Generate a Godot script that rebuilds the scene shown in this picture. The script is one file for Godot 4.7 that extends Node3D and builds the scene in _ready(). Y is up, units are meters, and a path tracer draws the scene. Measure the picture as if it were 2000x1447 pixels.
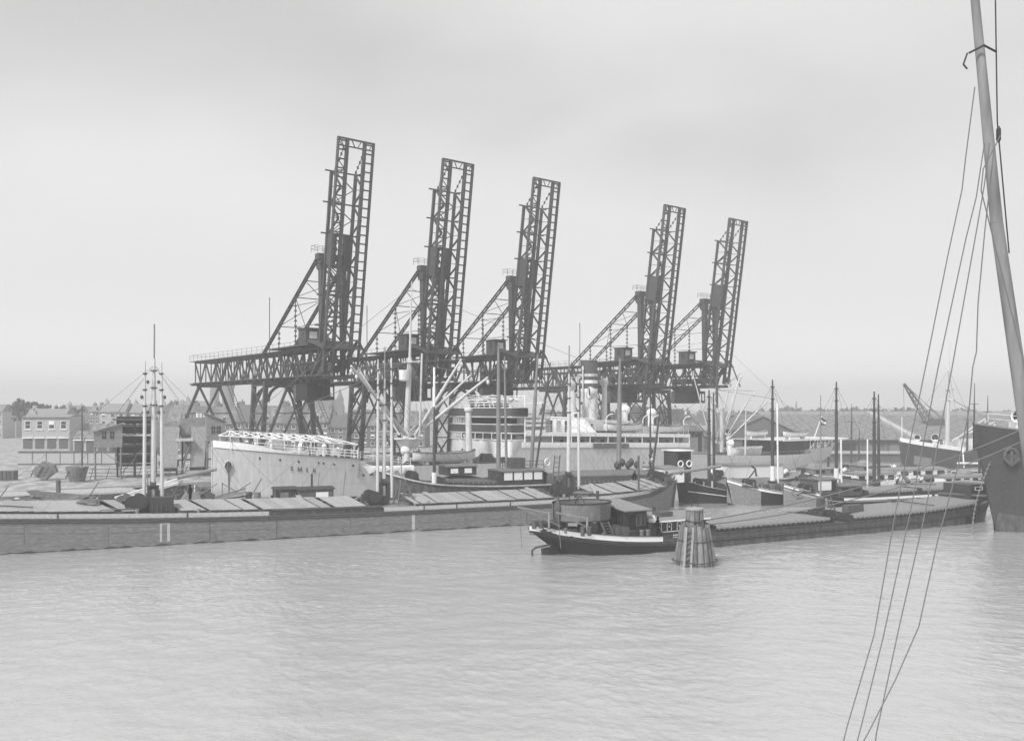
extends Node3D
# A harbour basin: five luffing transporter cranes on the quay, a steamship alongside, river barges in front.
# Metres, y up, water at y = 0, eye 12 m above the water.

const QY := 2.2
var M := {}
var taken := {}
var cube_mesh: BoxMesh
var rod_mesh: CylinderMesh
var rng := RandomNumberGenerator.new()


class MB:
	var v := PackedVector3Array()
	var n := PackedVector3Array()
	var ix := PackedInt32Array()

	func quad(a: Vector3, b: Vector3, c: Vector3, d: Vector3):
		var nn := (b - a).cross(c - a)
		if nn.length_squared() < 1e-14:
			nn = (c - a).cross(d - a)
		nn = nn.normalized()
		var k := v.size()
		v.append_array([a, b, c, d])
		n.append_array([nn, nn, nn, nn])
		ix.append_array([k, k + 2, k + 1, k, k + 3, k + 2])

	func tri(a: Vector3, b: Vector3, c: Vector3):
		var nn := (b - a).cross(c - a).normalized()
		var k := v.size()
		v.append_array([a, b, c])
		n.append_array([nn, nn, nn])
		ix.append_array([k, k + 2, k + 1])

	func hexa(p: Array):  # 0-3 bottom ccw from above, 4-7 top
		quad(p[3], p[2], p[1], p[0])
		quad(p[4], p[5], p[6], p[7])
		for i in 4:
			var j := (i + 1) % 4
			quad(p[i], p[j], p[j + 4], p[i + 4])

	func bx(x0: float, y0: float, z0: float, x1: float, y1: float, z1: float):
		hexa([Vector3(x0, y0, z1), Vector3(x1, y0, z1), Vector3(x1, y0, z0), Vector3(x0, y0, z0), Vector3(x0, y1, z1), Vector3(x1, y1, z1), Vector3(x1, y1, z0), Vector3(x0, y1, z0)])

	func bar(a: Vector3, b: Vector3, w: float, h: float, up := Vector3.UP):
		var d := (b - a).normalized()
		if absf(d.dot(up)) > 0.97:
			up = Vector3.FORWARD if absf(d.z) < 0.9 else Vector3.RIGHT
		var s := d.cross(up).normalized() * w * 0.5
		var t := s.cross(d).normalized() * h * 0.5
		hexa([a - s - t, a + s - t, b + s - t, b - s - t, a - s + t, a + s + t, b + s + t, b - s + t])

	func tube(a: Vector3, b: Vector3, r0: float, r1: float, k := 8, caps := true):
		var d := (b - a).normalized()
		var s := d.cross(Vector3.UP if absf(d.y) < 0.9 else Vector3.RIGHT).normalized()
		var t := s.cross(d).normalized()
		var k0 := v.size()
		for i in k + 1:
			var q := TAU * i / k
			var o := s * cos(q) + t * sin(q)
			v.append(a + o * r0); n.append(o)
			v.append(b + o * r1); n.append(o)
		for i in k:
			var e := k0 + i * 2
			ix.append_array([e, e + 2, e + 1, e + 2, e + 3, e + 1])
		if caps:
			for end in [[a, r0, -d], [b, r1, d]]:
				if end[1] < 0.004:
					continue
				var c0 := v.size()
				v.append(end[0]); n.append(end[2])
				for i in k + 1:
					var q2 := TAU * i / k
					v.append(end[0] + (s * cos(q2) + t * sin(q2)) * end[1]); n.append(end[2])
				for i in k:
					ix.append_array([c0, c0 + 1 + i, c0 + 2 + i] if end[2] == d else [c0, c0 + 2 + i, c0 + 1 + i])

	func rope(pts: Array, r: float, k := 5):
		for i in pts.size() - 1:
			tube(pts[i], pts[i + 1], r, r, k, false)

	func sag(a: Vector3, b: Vector3, drop: float, r: float, seg := 8, k := 5):
		var pts := []
		for i in seg + 1:
			var t := float(i) / seg
			pts.append(a.lerp(b, t) + Vector3.DOWN * drop * 4.0 * t * (1.0 - t))
		rope(pts, r, k)

	func lathe(c: Vector3, prof: Array, k := 16, bs := Basis()):
		var rows := []
		for p in prof:
			var row := []
			for i in k + 1:
				var q := -TAU * i / k
				row.append(c + bs * Vector3(cos(q) * p[0], p[1], sin(q) * p[0]))
			rows.append(row)
		grid(rows)

	func grid(rows: Array, flip := false):  # smooth sheet
		var h := rows.size()
		var w: int = rows[0].size()
		var k := v.size()
		for j in h:
			for i in w:
				var du: Vector3 = rows[j][mini(i + 1, w - 1)] - rows[j][maxi(i - 1, 0)]
				var dv: Vector3 = rows[mini(j + 1, h - 1)][i] - rows[maxi(j - 1, 0)][i]
				if du.length_squared() < 1e-10:
					var jj := j + 1 if j < h - 1 else j - 1
					du = rows[jj][mini(i + 1, w - 1)] - rows[jj][maxi(i - 1, 0)]
				var nn := du.cross(dv).normalized()
				v.append(rows[j][i]); n.append(-nn if flip else nn)
		for j in h - 1:
			for i in w - 1:
				var e := k + j * w + i
				if flip:
					ix.append_array([e, e + 1, e + w, e + 1, e + w + 1, e + w])
				else:
					ix.append_array([e, e + w, e + 1, e + 1, e + w, e + w + 1])

	func prism(poly: PackedVector2Array, xf: Transform3D, depth: float):  # outline in xf's xy, drawn out along its z
		if Geometry2D.is_polygon_clockwise(poly):
			poly.reverse()
		var tri_i := Geometry2D.triangulate_polygon(poly)
		var ar := 0
		for i in range(0, tri_i.size(), 3):
			var a := poly[tri_i[i]]; var b := poly[tri_i[i + 1]]; var c := poly[tri_i[i + 2]]
			if (b - a).cross(c - a) < 0:
				var s := b; b = c; c = s
			tri(xf * Vector3(a.x, a.y, depth), xf * Vector3(b.x, b.y, depth), xf * Vector3(c.x, c.y, depth))
			tri(xf * Vector3(a.x, a.y, 0), xf * Vector3(c.x, c.y, 0), xf * Vector3(b.x, b.y, 0))
		for i in poly.size():
			var p := poly[i]; var q := poly[(i + 1) % poly.size()]
			quad(xf * Vector3(p.x, p.y, 0), xf * Vector3(q.x, q.y, 0), xf * Vector3(q.x, q.y, depth), xf * Vector3(p.x, p.y, depth))

	func mesh() -> ArrayMesh:
		var a := []
		a.resize(Mesh.ARRAY_MAX)
		a[Mesh.ARRAY_VERTEX] = v
		a[Mesh.ARRAY_NORMAL] = n
		a[Mesh.ARRAY_INDEX] = ix
		var m := ArrayMesh.new()
		m.add_surface_from_arrays(Mesh.PRIMITIVE_TRIANGLES, a)
		return m


# ---------------------------------------------------------------- naming and nodes
func numbered(called: String, parent: Node) -> String:
	var key := str(parent.get_instance_id()) + called
	var c: int = taken.get(key, 0)
	taken[key] = c + 1
	return called if c == 0 else "%s_%03d" % [called, c]

func put(called: String, mesh: Mesh, mat: Material, parent: Node = null, xf := Transform3D()) -> MeshInstance3D:
	var o := MeshInstance3D.new()
	var p := parent if parent else self
	o.name = numbered(called, p)
	o.mesh = mesh
	o.material_override = mat
	o.transform = xf
	p.add_child(o, true)
	return o

func part(called: String, b: MB, mat: Material, parent: Node = null) -> MeshInstance3D:
	return put(called, b.mesh(), mat, parent)

func strut(called: String, a: Vector3, b: Vector3, w: float, h: float, mat: Material, parent: Node, up := Vector3.UP) -> MeshInstance3D:
	var d := b - a
	var l := d.length()
	d = d / l
	if absf(d.dot(up)) > 0.97:
		up = Vector3.FORWARD if absf(d.z) < 0.9 else Vector3.RIGHT
	var s := d.cross(up).normalized()
	var t := s.cross(d).normalized()
	return put(called, cube_mesh, mat, parent, Transform3D(Basis(s * w, t * h, -d * l), (a + b) * 0.5))

func rod(called: String, a: Vector3, b: Vector3, r: float, mat: Material, parent: Node) -> MeshInstance3D:
	var d := b - a
	var l := d.length()
	d = d / l
	var s := d.cross(Vector3.UP if absf(d.y) < 0.9 else Vector3.RIGHT).normalized()
	var t := s.cross(d).normalized()
	return put(called, rod_mesh, mat, parent, Transform3D(Basis(s * r, d * l, -t * r), (a + b) * 0.5))

func block(called: String, x0: float, y0: float, z0: float, x1: float, y1: float, z1: float, mat: Material, parent: Node) -> MeshInstance3D:
	return put(called, cube_mesh, mat, parent, Transform3D(Basis.from_scale(Vector3(x1 - x0, y1 - y0, z1 - z0)), Vector3(x0 + x1, y0 + y1, z0 + z1) * 0.5))

func tag(o: Node, label: String, category: String, group := "") -> Node:
	o.set_meta("label", label)
	o.set_meta("category", category)
	if group != "":
		o.set_meta("group", group)
	return o

func base(called: String, x: float, d: float, deg := 0.0, y := 0.0) -> Node3D:  # x to the right, d away from the eye
	var o := Node3D.new()
	o.name = numbered(called, self)
	add_child(o, true)
	o.position = Vector3(x, y, -d)
	o.rotation.y = deg_to_rad(deg)
	return o

func struct(called: String, b: MB, mat: Material) -> MeshInstance3D:
	var o := part(called, b, mat)
	o.set_meta("kind", "structure")
	return o

func copy_of(o: Node3D) -> Node3D:
	var c: Node3D = o.duplicate()
	var nm := String(o.name)
	if nm.length() > 4 and nm[-4] == "_" and nm.substr(nm.length() - 3).is_valid_int():
		nm = nm.substr(0, nm.length() - 4)
	c.name = numbered(nm, self)
	add_child(c, true)
	return c


# ---------------------------------------------------------------- materials
func tex(freq: float, lo: float, hi: float, sd: int, octaves := 5, size := 512, kind := FastNoiseLite.TYPE_SIMPLEX_SMOOTH) -> Texture2D:
	var nz := FastNoiseLite.new()
	nz.seed = sd
	nz.noise_type = kind
	nz.frequency = freq
	nz.fractal_octaves = octaves
	nz.fractal_gain = 0.6
	var g := Gradient.new()
	g.set_color(0, Color(lo, lo, lo))
	g.set_color(1, Color(hi, hi, hi))
	var t := NoiseTexture2D.new()
	t.width = size; t.height = size
	t.seamless = true
	t.noise = nz
	t.color_ramp = g
	return t

func mk(called: String, lin: float, rough := 0.8, t: Texture2D = null, sc := Vector3(0.2, 0.2, 0.2), mean := 0.85, metal := 0.0) -> StandardMaterial3D:
	var m := StandardMaterial3D.new()
	var c := lin / (pow(mean, 2.2) if t else 1.0)
	m.albedo_color = Color(c, c, c).linear_to_srgb()
	m.roughness = rough
	m.metallic = metal
	m.metallic_specular = 0.4
	if t:
		m.albedo_texture = t
		m.uv1_triplanar = true
		m.uv1_world_triplanar = true
		m.uv1_scale = sc
	M[called] = m
	return m

func materials():
	cube_mesh = BoxMesh.new()
	cube_mesh.size = Vector3.ONE
	rod_mesh = CylinderMesh.new()
	rod_mesh.top_radius = 1.0; rod_mesh.bottom_radius = 1.0; rod_mesh.height = 1.0
	rod_mesh.radial_segments = 8; rod_mesh.rings = 1
	var mottle := tex(0.012, 0.68, 1.0, 3)
	var strong := tex(0.010, 0.5, 1.1, 8, 6)
	var soft := tex(0.02, 0.84, 0.98, 5)
	var up := Vector3(0.35, 0.06, 0.35)
	mk("steel", 0.062, 0.6, mottle, Vector3(0.3, 0.15, 0.3))
	mk("steel_mid", 0.085, 0.65, mottle, Vector3(0.3, 0.15, 0.3))
	mk("dark", 0.022, 0.7, mottle, Vector3(0.3, 0.3, 0.3))
	mk("black", 0.012, 0.7)
	mk("glass", 0.02, 0.12)
	mk("ship_grey", 0.47, 0.55, tex(0.014, 0.84, 0.98, 21), Vector3(0.22, 0.035, 0.22), 0.88)
	mk("white", 0.84, 0.5, soft, up, 0.91)
	mk("white_old", 0.62, 0.6, mottle, up)
	mk("canvas", 0.74, 0.9, soft, Vector3(0.5, 0.2, 0.5), 0.91)
	mk("canvas_grey", 0.36, 0.9, mottle, Vector3(0.5, 0.3, 0.5))
	mk("dodger", 0.075, 0.9, mottle, Vector3(0.6, 0.2, 0.6))
	mk("mast_white", 0.58, 0.55, soft, Vector3(0.6, 0.1, 0.6), 0.91)
	mk("mast_grey", 0.22, 0.7, mottle, Vector3(0.6, 0.08, 0.6))
	mk("mast_dark", 0.06, 0.7, mottle, Vector3(0.6, 0.08, 0.6))
	mk("deck", 0.2, 0.85, mottle, Vector3(0.3, 0.3, 0.3))
	mk("deck_dark", 0.10, 0.85, mottle, Vector3(0.3, 0.3, 0.3))
	mk("hull_barge", 0.185, 0.6, tex(0.012, 0.66, 1.0, 44, 6), Vector3(0.22, 0.7, 0.22), 0.84)
	mk("hull_dark", 0.045, 0.55, mottle, Vector3(0.2, 0.2, 0.2))
	mk("hull_black", 0.013, 0.5, mottle, Vector3(0.2, 0.1, 0.2))
	mk("hull_mid", 0.085, 0.6, strong, Vector3(0.3, 0.12, 0.3), 0.82)
	for i in 4:
		mk("board_%d" % i, [0.29, 0.31, 0.275, 0.325][i], 0.85, mottle, Vector3(0.9, 0.4, 0.25) * (1.0 + 0.13 * i))
	mk("tarp", 0.215, 0.9, tex(0.02, 0.74, 0.96, 31), Vector3(0.25, 0.25, 0.25))
	mk("tarp_dark", 0.15, 0.9, mottle, Vector3(0.25, 0.25, 0.25))
	mk("wood", 0.12, 0.85, mottle, Vector3(1.2, 0.12, 1.2))
	mk("wood_dark", 0.035, 0.8, mottle, Vector3(1.5, 0.15, 1.5))
	mk("wood_pale", 0.3, 0.85, mottle, Vector3(1.2, 0.1, 1.2))
	for i in 3:
		mk("pile_%d" % i, [0.17, 0.22, 0.13][i], 0.9, strong, Vector3(1.4, 0.12, 1.4) * (1.0 + 0.2 * i), 0.82)
	mk("white_worn", 0.5, 0.8, tex(0.02, 0.6, 1.0, 61, 6), Vector3(0.3, 1.2, 0.3), 0.85)
	mk("bow_grey", 0.2, 0.6, mottle, Vector3(0.5, 0.3, 0.5))
	mk("bow_dark", 0.055, 0.6, mottle, Vector3(0.5, 0.25, 0.5))
	mk("hopper", 0.27, 0.75, mottle, Vector3(0.5, 0.2, 0.5))
	mk("shelter", 0.17, 0.6, mottle, Vector3(0.5, 0.12, 0.5))
	mk("rope", 0.16, 0.9)
	mk("rope_pale", 0.3, 0.9)
	mk("iron", 0.05, 0.6, mottle, Vector3(0.6, 0.6, 0.6))
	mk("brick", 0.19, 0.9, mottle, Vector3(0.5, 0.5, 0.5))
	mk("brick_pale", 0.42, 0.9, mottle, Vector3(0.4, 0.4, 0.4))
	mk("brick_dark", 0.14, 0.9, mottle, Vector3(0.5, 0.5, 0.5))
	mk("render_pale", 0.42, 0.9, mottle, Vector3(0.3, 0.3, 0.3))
	mk("roof", 0.13, 0.9, mottle, Vector3(0.4, 0.4, 0.4))
	mk("roof_mid", 0.19, 0.9, strong, Vector3(0.12, 0.3, 0.12), 0.82)
	mk("roof_pale", 0.24, 0.9, mottle, Vector3(0.2, 0.2, 0.2))
	mk("quay", 0.32, 0.95, strong, Vector3(0.06, 0.06, 0.06), 0.82)
	mk("stone", 0.11, 0.95, mottle, Vector3(0.2, 0.3, 0.2))
	mk("leaf", 0.055, 0.9, mottle, Vector3(0.5, 0.5, 0.5))
	mk("cloth", 0.05, 0.9)
	mk("cloth_pale", 0.5, 0.9)
	mk("skin", 0.35, 0.7)
	mk("bright", 0.85, 0.7)


# ---------------------------------------------------------------- the sky: bright, thinly overcast
func sky_picture() -> ImageTexture:
	var w := 1024
	var h := 512
	var a := FastNoiseLite.new()
	a.seed = 12; a.frequency = 1.25; a.fractal_octaves = 4; a.noise_type = FastNoiseLite.TYPE_SIMPLEX_SMOOTH
	var img := Image.create(w, h, false, Image.FORMAT_RGBF)
	for j in h:
		var el := PI * (0.5 - (j + 0.5) / h)
		for i in w:
			var az := TAU * (i + 0.5) / w
			var y := sin(el)
			var p := Vector3(cos(el) * sin(az), y * 2.6, cos(el) * cos(az))
			var c := a.get_noise_3dv(p) * 0.5 + a.get_noise_3dv(p * 2.3 + Vector3(4, 1, 2)) * 0.22
			var up := clampf(y, 0.0, 1.0)
			var g := SKY_LOW + SKY_BELLY * exp(-pow((up - 0.2) / 0.11, 2.0)) - SKY_TOP * smoothstep(0.2, 0.45, up)
			g += c * 0.07 * smoothstep(0.05, 0.3, up)
			# a grey bank of cloud to the left, a fainter one to the right
			var sx := wrapf(az, -PI, PI)
			g -= 0.045 * exp(-pow((el - 0.33 + 0.06 * sin(sx * 5.0)) / 0.085, 2.0)) * smoothstep(0.35, -0.25, sx + c * 0.5)
			g -= 0.016 * exp(-pow((el - 0.27) / 0.07, 2.0)) * exp(-pow((sx - 0.33) / 0.2, 2.0))
			g += 0.12 * exp(-pow(el / 0.08, 2.0))
			g = clampf(g, 0.15, 1.2)
			if el < 0.0:
				g = lerpf(SKY_LOW, 0.2, clampf(-el * 4.0, 0.0, 1.0))
			img.set_pixel(i, j, Color(g, g, g))
	return ImageTexture.create_from_image(img)

const SKY_LOW := 0.306
const SKY_BELLY := 0.0
const SKY_TOP := 0.03

func stage():
	var cam := Camera3D.new()
	cam.name = "camera"
	cam.position = Vector3(0, 12, 0)
	cam.projection = Camera3D.PROJECTION_FRUSTUM
	var near := 0.5
	cam.set_frustum(near * 1447.0 / 1800.0, Vector2(0, near * 79.5 / 1800.0), near, 6000.0)
	add_child(cam)
	cam.current = true
	var env := Environment.new()
	env.background_mode = Environment.BG_SKY
	var sky := Sky.new()
	var sm := PanoramaSkyMaterial.new()
	sm.panorama = sky_picture()
	sky.sky_material = sm
	env.sky = sky
	env.tonemap_mode = Environment.TONE_MAPPER_LINEAR
	env.tonemap_exposure = 2.75
	env.fog_enabled = true
	env.fog_density = 0.0013
	env.fog_light_color = Color(1, 1, 1)
	env.volumetric_fog_enabled = true
	env.volumetric_fog_density = 0.0
	env.sdfgi_enabled = true
	env.ssao_enabled = true
	env.ssil_enabled = true
	var we := WorldEnvironment.new()
	we.name = "air"
	we.environment = env
	add_child(we)
	var sun := DirectionalLight3D.new()
	sun.name = "sun"
	sun.light_energy = 0.5
	sun.light_angular_distance = 12.0
	sun.shadow_enabled = true
	sun.rotation = Vector3(deg_to_rad(-48), deg_to_rad(-38), 0)
	add_child(sun)


# ---------------------------------------------------------------- water, quay and land
func setting():
	var b := MB.new()
	var wave := FastNoiseLite.new()
	wave.seed = 4; wave.frequency = 1.0; wave.fractal_octaves = 3; wave.fractal_gain = 0.55
	var chop := FastNoiseLite.new()
	chop.seed = 15; chop.frequency = 1.0; chop.noise_type = FastNoiseLite.TYPE_SIMPLEX; chop.fractal_type = FastNoiseLite.FRACTAL_RIDGED
	chop.fractal_octaves = 3; chop.fractal_gain = 0.5
	var wind := FastNoiseLite.new()
	wind.seed = 23; wind.frequency = 0.03; wind.fractal_octaves = 2
	var nx := 700
	var nz := 520
	var x0 := -72.0
	var x1 := 72.0
	var z0 := -24.0
	var z1 := -116.0
	var dx := (x1 - x0) / (nx - 1)
	var dz := (z1 - z0) / (nz - 1)
	var hs := PackedFloat32Array()
	hs.resize(nx * nz)
	for j in nz:
		var z := z0 + j * dz
		for i in nx:
			var x := x0 + i * dx
			var w := 0.55 + 0.9 * clampf(wind.get_noise_2d(x, z * 2.2) + 0.3, 0.0, 1.0)
			var y := wave.get_noise_2d(x * 0.22 + z * 0.05, z * 0.36 - x * 0.06) * 0.05
			y += chop.get_noise_2d(x * 0.62 + z * 0.17, z * 0.86 - x * 0.16) * 0.024 * w
			y += wave.get_noise_2d(x * 1.5 + z * 0.3 + 40.0, z * 1.7 - x * 0.2) * 0.022 * w
			hs[j * nx + i] = y * clampf(minf(minf(i, nx - 1 - i), minf(j, nz - 1 - j)) / 8.0, 0.0, 1.0)
	b.v.resize(nx * nz)
	b.n.resize(nx * nz)
	b.ix.resize((nx - 1) * (nz - 1) * 6)
	var at := 0
	for j in nz:
		for i in nx:
			var k := j * nx + i
			b.v[k] = Vector3(x0 + i * dx, hs[k], z0 + j * dz)
			var gx := (hs[j * nx + mini(i + 1, nx - 1)] - hs[j * nx + maxi(i - 1, 0)]) / (2.0 * dx)
			var gz := (hs[mini(j + 1, nz - 1) * nx + i] - hs[maxi(j - 1, 0) * nx + i]) / (2.0 * dz)
			b.n[k] = Vector3(-gx, 1, -gz).normalized()
			if i < nx - 1 and j < nz - 1:
				for q in [k, k + nx, k + 1, k + 1, k + nx, k + nx + 1]:
					b.ix[at] = q
					at += 1
	var far := 1300.0
	for q in [[-far, x0, -far, 600.0], [x1, far, -far, 600.0], [x0, x1, z0, 600.0], [x0, x1, -far, z1]]:
		b.quad(Vector3(q[0], 0, q[3]), Vector3(q[1], 0, q[3]), Vector3(q[1], 0, q[2]), Vector3(q[0], 0, q[2]))
	var wm := StandardMaterial3D.new()
	wm.albedo_color = Color(WATER, WATER, WATER).linear_to_srgb()
	wm.roughness = 0.07
	wm.metallic = 0.4
	wm.metallic_specular = 1.0
	var nz2 := FastNoiseLite.new()
	nz2.seed = 9; nz2.frequency = 0.013; nz2.fractal_octaves = 5; nz2.fractal_gain = 0.6
	var nt := NoiseTexture2D.new()
	nt.width = 1024; nt.height = 1024; nt.seamless = true; nt.noise = nz2; nt.as_normal_map = true; nt.bump_strength = 9.0
	wm.normal_enabled = true
	wm.normal_texture = nt
	wm.normal_scale = 0.55
	wm.uv1_triplanar = true
	wm.uv1_world_triplanar = true
	wm.uv1_scale = Vector3(0.2, 0.1, 0.3)
	struct("water", b, wm)

	# the land behind the quay: one sheet to the horizon, its edge is the quay
	var u := Vector2(cos(deg_to_rad(38.8)), -sin(deg_to_rad(38.8)))
	var e0 := Vector2(-45.8, -124.6)
	var a0 := e0 - u * 150.0
	var a1 := e0 + u * 128.0
	var a2 := Vector2(60, -217)
	var a3 := Vector2(900, -224)
	var g := MB.new()
	var outline := [Vector2(-1300, 40), a0, a1, a2, a3, Vector2(1300, -300), Vector2(1300, -1400), Vector2(-1300, -1400)]
	var tri := Geometry2D.triangulate_polygon(PackedVector2Array(outline))
	for i in range(0, tri.size(), 3):
		var p := []
		for k in 3:
			p.append(outline[tri[i + k]])
		var up: float = (p[1].x - p[0].x) * (p[2].y - p[0].y) - (p[1].y - p[0].y) * (p[2].x - p[0].x)
		var q: Array = p.map(func(o): return Vector3(o.x, QY, o.y))
		if up > 0:
			g.tri(q[0], q[2], q[1])
		else:
			g.tri(q[0], q[1], q[2])
	struct("ground", g, M.quay)
	var w := MB.new()
	var line := [Vector2(-1300, 40), a0, a1, a2, a3, Vector2(1300, -300)]
	for i in line.size() - 1:
		var p: Vector2 = line[i]
		var q: Vector2 = line[i + 1]
		w.quad(Vector3(p.x, -1, p.y), Vector3(q.x, -1, q.y), Vector3(q.x, QY - 0.25, q.y), Vector3(p.x, QY - 0.25, p.y))
	struct("quay_wall", w, M.stone)
	var c := MB.new()
	for i in line.size() - 1:
		var p: Vector2 = line[i]
		var q: Vector2 = line[i + 1]
		c.bar(Vector3(p.x, QY - 0.07, p.y), Vector3(q.x, QY - 0.07, q.y), 0.9, 0.36)
	struct("quay_coping", c, M.render_pale)

const WATER := 0.52


# ---------------------------------------------------------------- transporter crane with its boom luffed up
# local frame: x along the quay, z towards the water, y up from the quay; the boom foot stands over z = 0
func crane() -> Node3D:
	var c := base("transporter_crane", 0, 0, 0)
	var S: Material = M.steel
	var V := func(x: float, y: float, z: float) -> Vector3: return Vector3(x, y, z)
	# bridge: two lattice trusses on rail beams
	var yb := 14.9
	var yt := 18.9
	var zl := -52.0
	var xs := [1.0, 4.7]
	var b := MB.new()
	for x in xs:
		b.bx(x - 0.28, yb - 0.45, zl - 0.6, x + 0.28, yb + 0.1, 0.4)
		b.bx(x - 0.17, yt - 0.28, zl, x + 0.17, yt, 0.2)
	var bridge := part("bridge", b, S, c)
	var np := 20
	var pl := 52.0 / np
	for x in xs:
		for i in np + 1:
			var z := -i * pl
			strut("post", V.call(x, yb, z), V.call(x, yt - 0.3, z), 0.16, 0.16, S, bridge)
			if i < np:
				var a: Vector3 = V.call(x, yb if i % 2 else yt - 0.3, z)
				var d: Vector3 = V.call(x, yt - 0.3 if i % 2 else yb, z - pl)
				strut("diagonal", a, d, 0.2, 0.26, S, bridge)
	for i in np + 1:
		var z := -i * pl
		strut("cross_beam", V.call(xs[0], yt - 0.2, z), V.call(xs[1], yt - 0.2, z), 0.18, 0.3, S, bridge)
		strut("cross_beam", V.call(xs[0] - 0.9, yb - 0.3, z), V.call(xs[1] + 0.9, yb - 0.3, z), 0.2, 0.26, S, bridge)
		if i < np:
			var s := 1 if i % 2 else 0
			strut("wind_brace", V.call(xs[s], yt - 0.25, z), V.call(xs[1 - s], yt - 0.25, z - pl), 0.12, 0.12, S, bridge)
	# inner second web near the seaward end, where the hoist gear sits
	for i in 8:
		var z := -i * 2.1 - 1.0
		for x in [2.2, 3.5]:
			strut("hanger", V.call(x, yb, z), V.call(x, yt, z - 1.3 * (1 if i % 2 else -1)), 0.16, 0.2, S, bridge)
	for x in xs:
		strut("middle_chord", V.call(x, (yb + yt) * 0.5, -1), V.call(x, (yb + yt) * 0.5, -22), 0.16, 0.16, S, bridge)
	# walkway with handrail along the top
	var w := MB.new()
	w.bx(4.95, yt - 0.1, zl, 5.75, yt - 0.02, -4)
	w.bx(-0.05, yt - 0.1, zl, 0.75, yt - 0.02, -6)
	w.bx(0.0, yb - 0.1, zl - 0.5, 0.7, yb - 0.02, -1.0)
	part("walkway", w, S, c)
	var h := MB.new()
	for x in [-0.05, 5.75]:
		for k in 2:
			h.bar(V.call(x, yt + 0.5 + k * 0.55, zl), V.call(x, yt + 0.5 + k * 0.55, -6), 0.035, 0.035)
		for i in 24:
			h.bar(V.call(x, yt - 0.1, zl + i * 2.0), V.call(x, yt + 1.06, zl + i * 2.0), 0.04, 0.04)
	h.bar(V.call(-0.05, yt + 1.05, zl), V.call(5.75, yt + 1.05, zl), 0.035, 0.035)
	part("handrail", h, S, c)
	# roof of the winch gallery round the foot of the pylon
	var g := MB.new()
	g.hexa([V.call(-0.4, yt + 0.35, -3.5), V.call(6.1, yt + 0.35, -3.5), V.call(6.1, yt + 0.25, -17), V.call(-0.4, yt + 0.25, -17), V.call(-0.4, yt + 0.6, -3.5), V.call(6.1, yt + 0.6, -3.5), V.call(6.1, yt + 0.4, -17), V.call(-0.4, yt + 0.4, -17)])
	g.hexa([V.call(-0.4, yt - 0.4, 1.0), V.call(6.1, yt - 0.4, 1.0), V.call(6.1, yt + 0.8, -3.5), V.call(-0.4, yt + 0.8, -3.5), V.call(-0.4, yt - 0.1, 1.0), V.call(6.1, yt - 0.1, 1.0), V.call(6.1, yt + 1.1, -3.5), V.call(-0.4, yt + 1.1, -3.5)])
	part("gallery_roof", g, S, c)
	for k in 4:
		rod("winch_drum", V.call(1.5, yb + 1.0, -3.0 - k * 2.6), V.call(4.2, yb + 1.0, -3.0 - k * 2.6), 0.55, M.steel, c)
	# hinge sheaves where boom and bridge meet
	for x in [0.9, 4.8]:
		for k in 2:
			rod("sheave", V.call(x - 0.12, yb + 1.1 + k * 1.7, 0.5 - k * 1.3), V.call(x + 0.12, yb + 1.1 + k * 1.7, 0.5 - k * 1.3), 0.62, M.steel, c)
	# small cabin on the gallery roof
	var cb := MB.new()
	cb.bx(0.6, yt + 0.6, -8.6, 3.0, yt + 2.9, -6.2)
	var cab := part("cabin", cb, S, c)
	var cr := MB.new()
	cr.bx(0.4, yt + 2.9, -8.9, 3.2, yt + 3.05, -5.9)
	part("roof", cr, S, cab)
	block("window", 1.2, yt + 1.5, -6.2, 2.4, yt + 2.5, -6.16, M.bright, cab)
	block("window", 0.56, yt + 1.5, -7.9, 0.6, yt + 2.5, -6.9, M.glass, cab)
	# landward frame: crossed legs
	var zf := -50.0
	block("bogie", -6, 0.0, zf - 1.0, -3, 0.9, zf + 1.0, S, c)
	block("bogie", 8.7, 0.0, zf - 1.0, 11.7, 0.9, zf + 1.0, S, c)
	var f := MB.new()
	f.bx(0.6, yb - 0.75, zf - 0.3, 5.1, yb - 0.45, zf + 0.3)
	var fr := part("landward_frame", f, S, c)
	strut("leg", V.call(1.0, yb - 0.5, zf), V.call(-4.6, 0.8, zf), 0.5, 0.45, S, fr)
	strut("leg", V.call(4.7, yb - 0.5, zf), V.call(10.3, 0.8, zf), 0.5, 0.45, S, fr)
	strut("brace", V.call(1.0, yb - 0.6, zf), V.call(7.6, 0.9, zf), 0.3, 0.35, S, fr)
	strut("brace", V.call(4.7, yb - 0.6, zf), V.call(-1.9, 0.9, zf), 0.3, 0.35, S, fr)
	strut("tie", V.call(-1.2, 9.4, zf), V.call(6.9, 9.4, zf), 0.16, 0.2, S, fr)
	strut("tie", V.call(-4.4, 1.0, zf), V.call(10.1, 1.0, zf), 0.3, 0.3, S, fr)
	# sloping ladder beside it
	var ld := MB.new()
	for dx in [0.0, 0.7]:
		ld.bar(V.call(5.6 + dx, yb - 0.3, zf + 1.5), V.call(9.8 + dx, 0.6, zf + 5.0), 0.09, 0.09)
	for i in 26:
		var t := (i + 0.5) / 26.0
		ld.bar(V.call(5.6 + 4.2 * t, yb - 0.3 - (yb - 0.9) * t, zf + 1.5 + 3.5 * t), V.call(6.3 + 4.2 * t, yb - 0.3 - (yb - 0.9) * t, zf + 1.5 + 3.5 * t), 0.06, 0.06)
	part("ladder", ld, S, c)
	# waterside portal: braced pairs of legs with curved knees
	var za := -16.6
	var zb := -21.0
	var p := MB.new()
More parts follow.
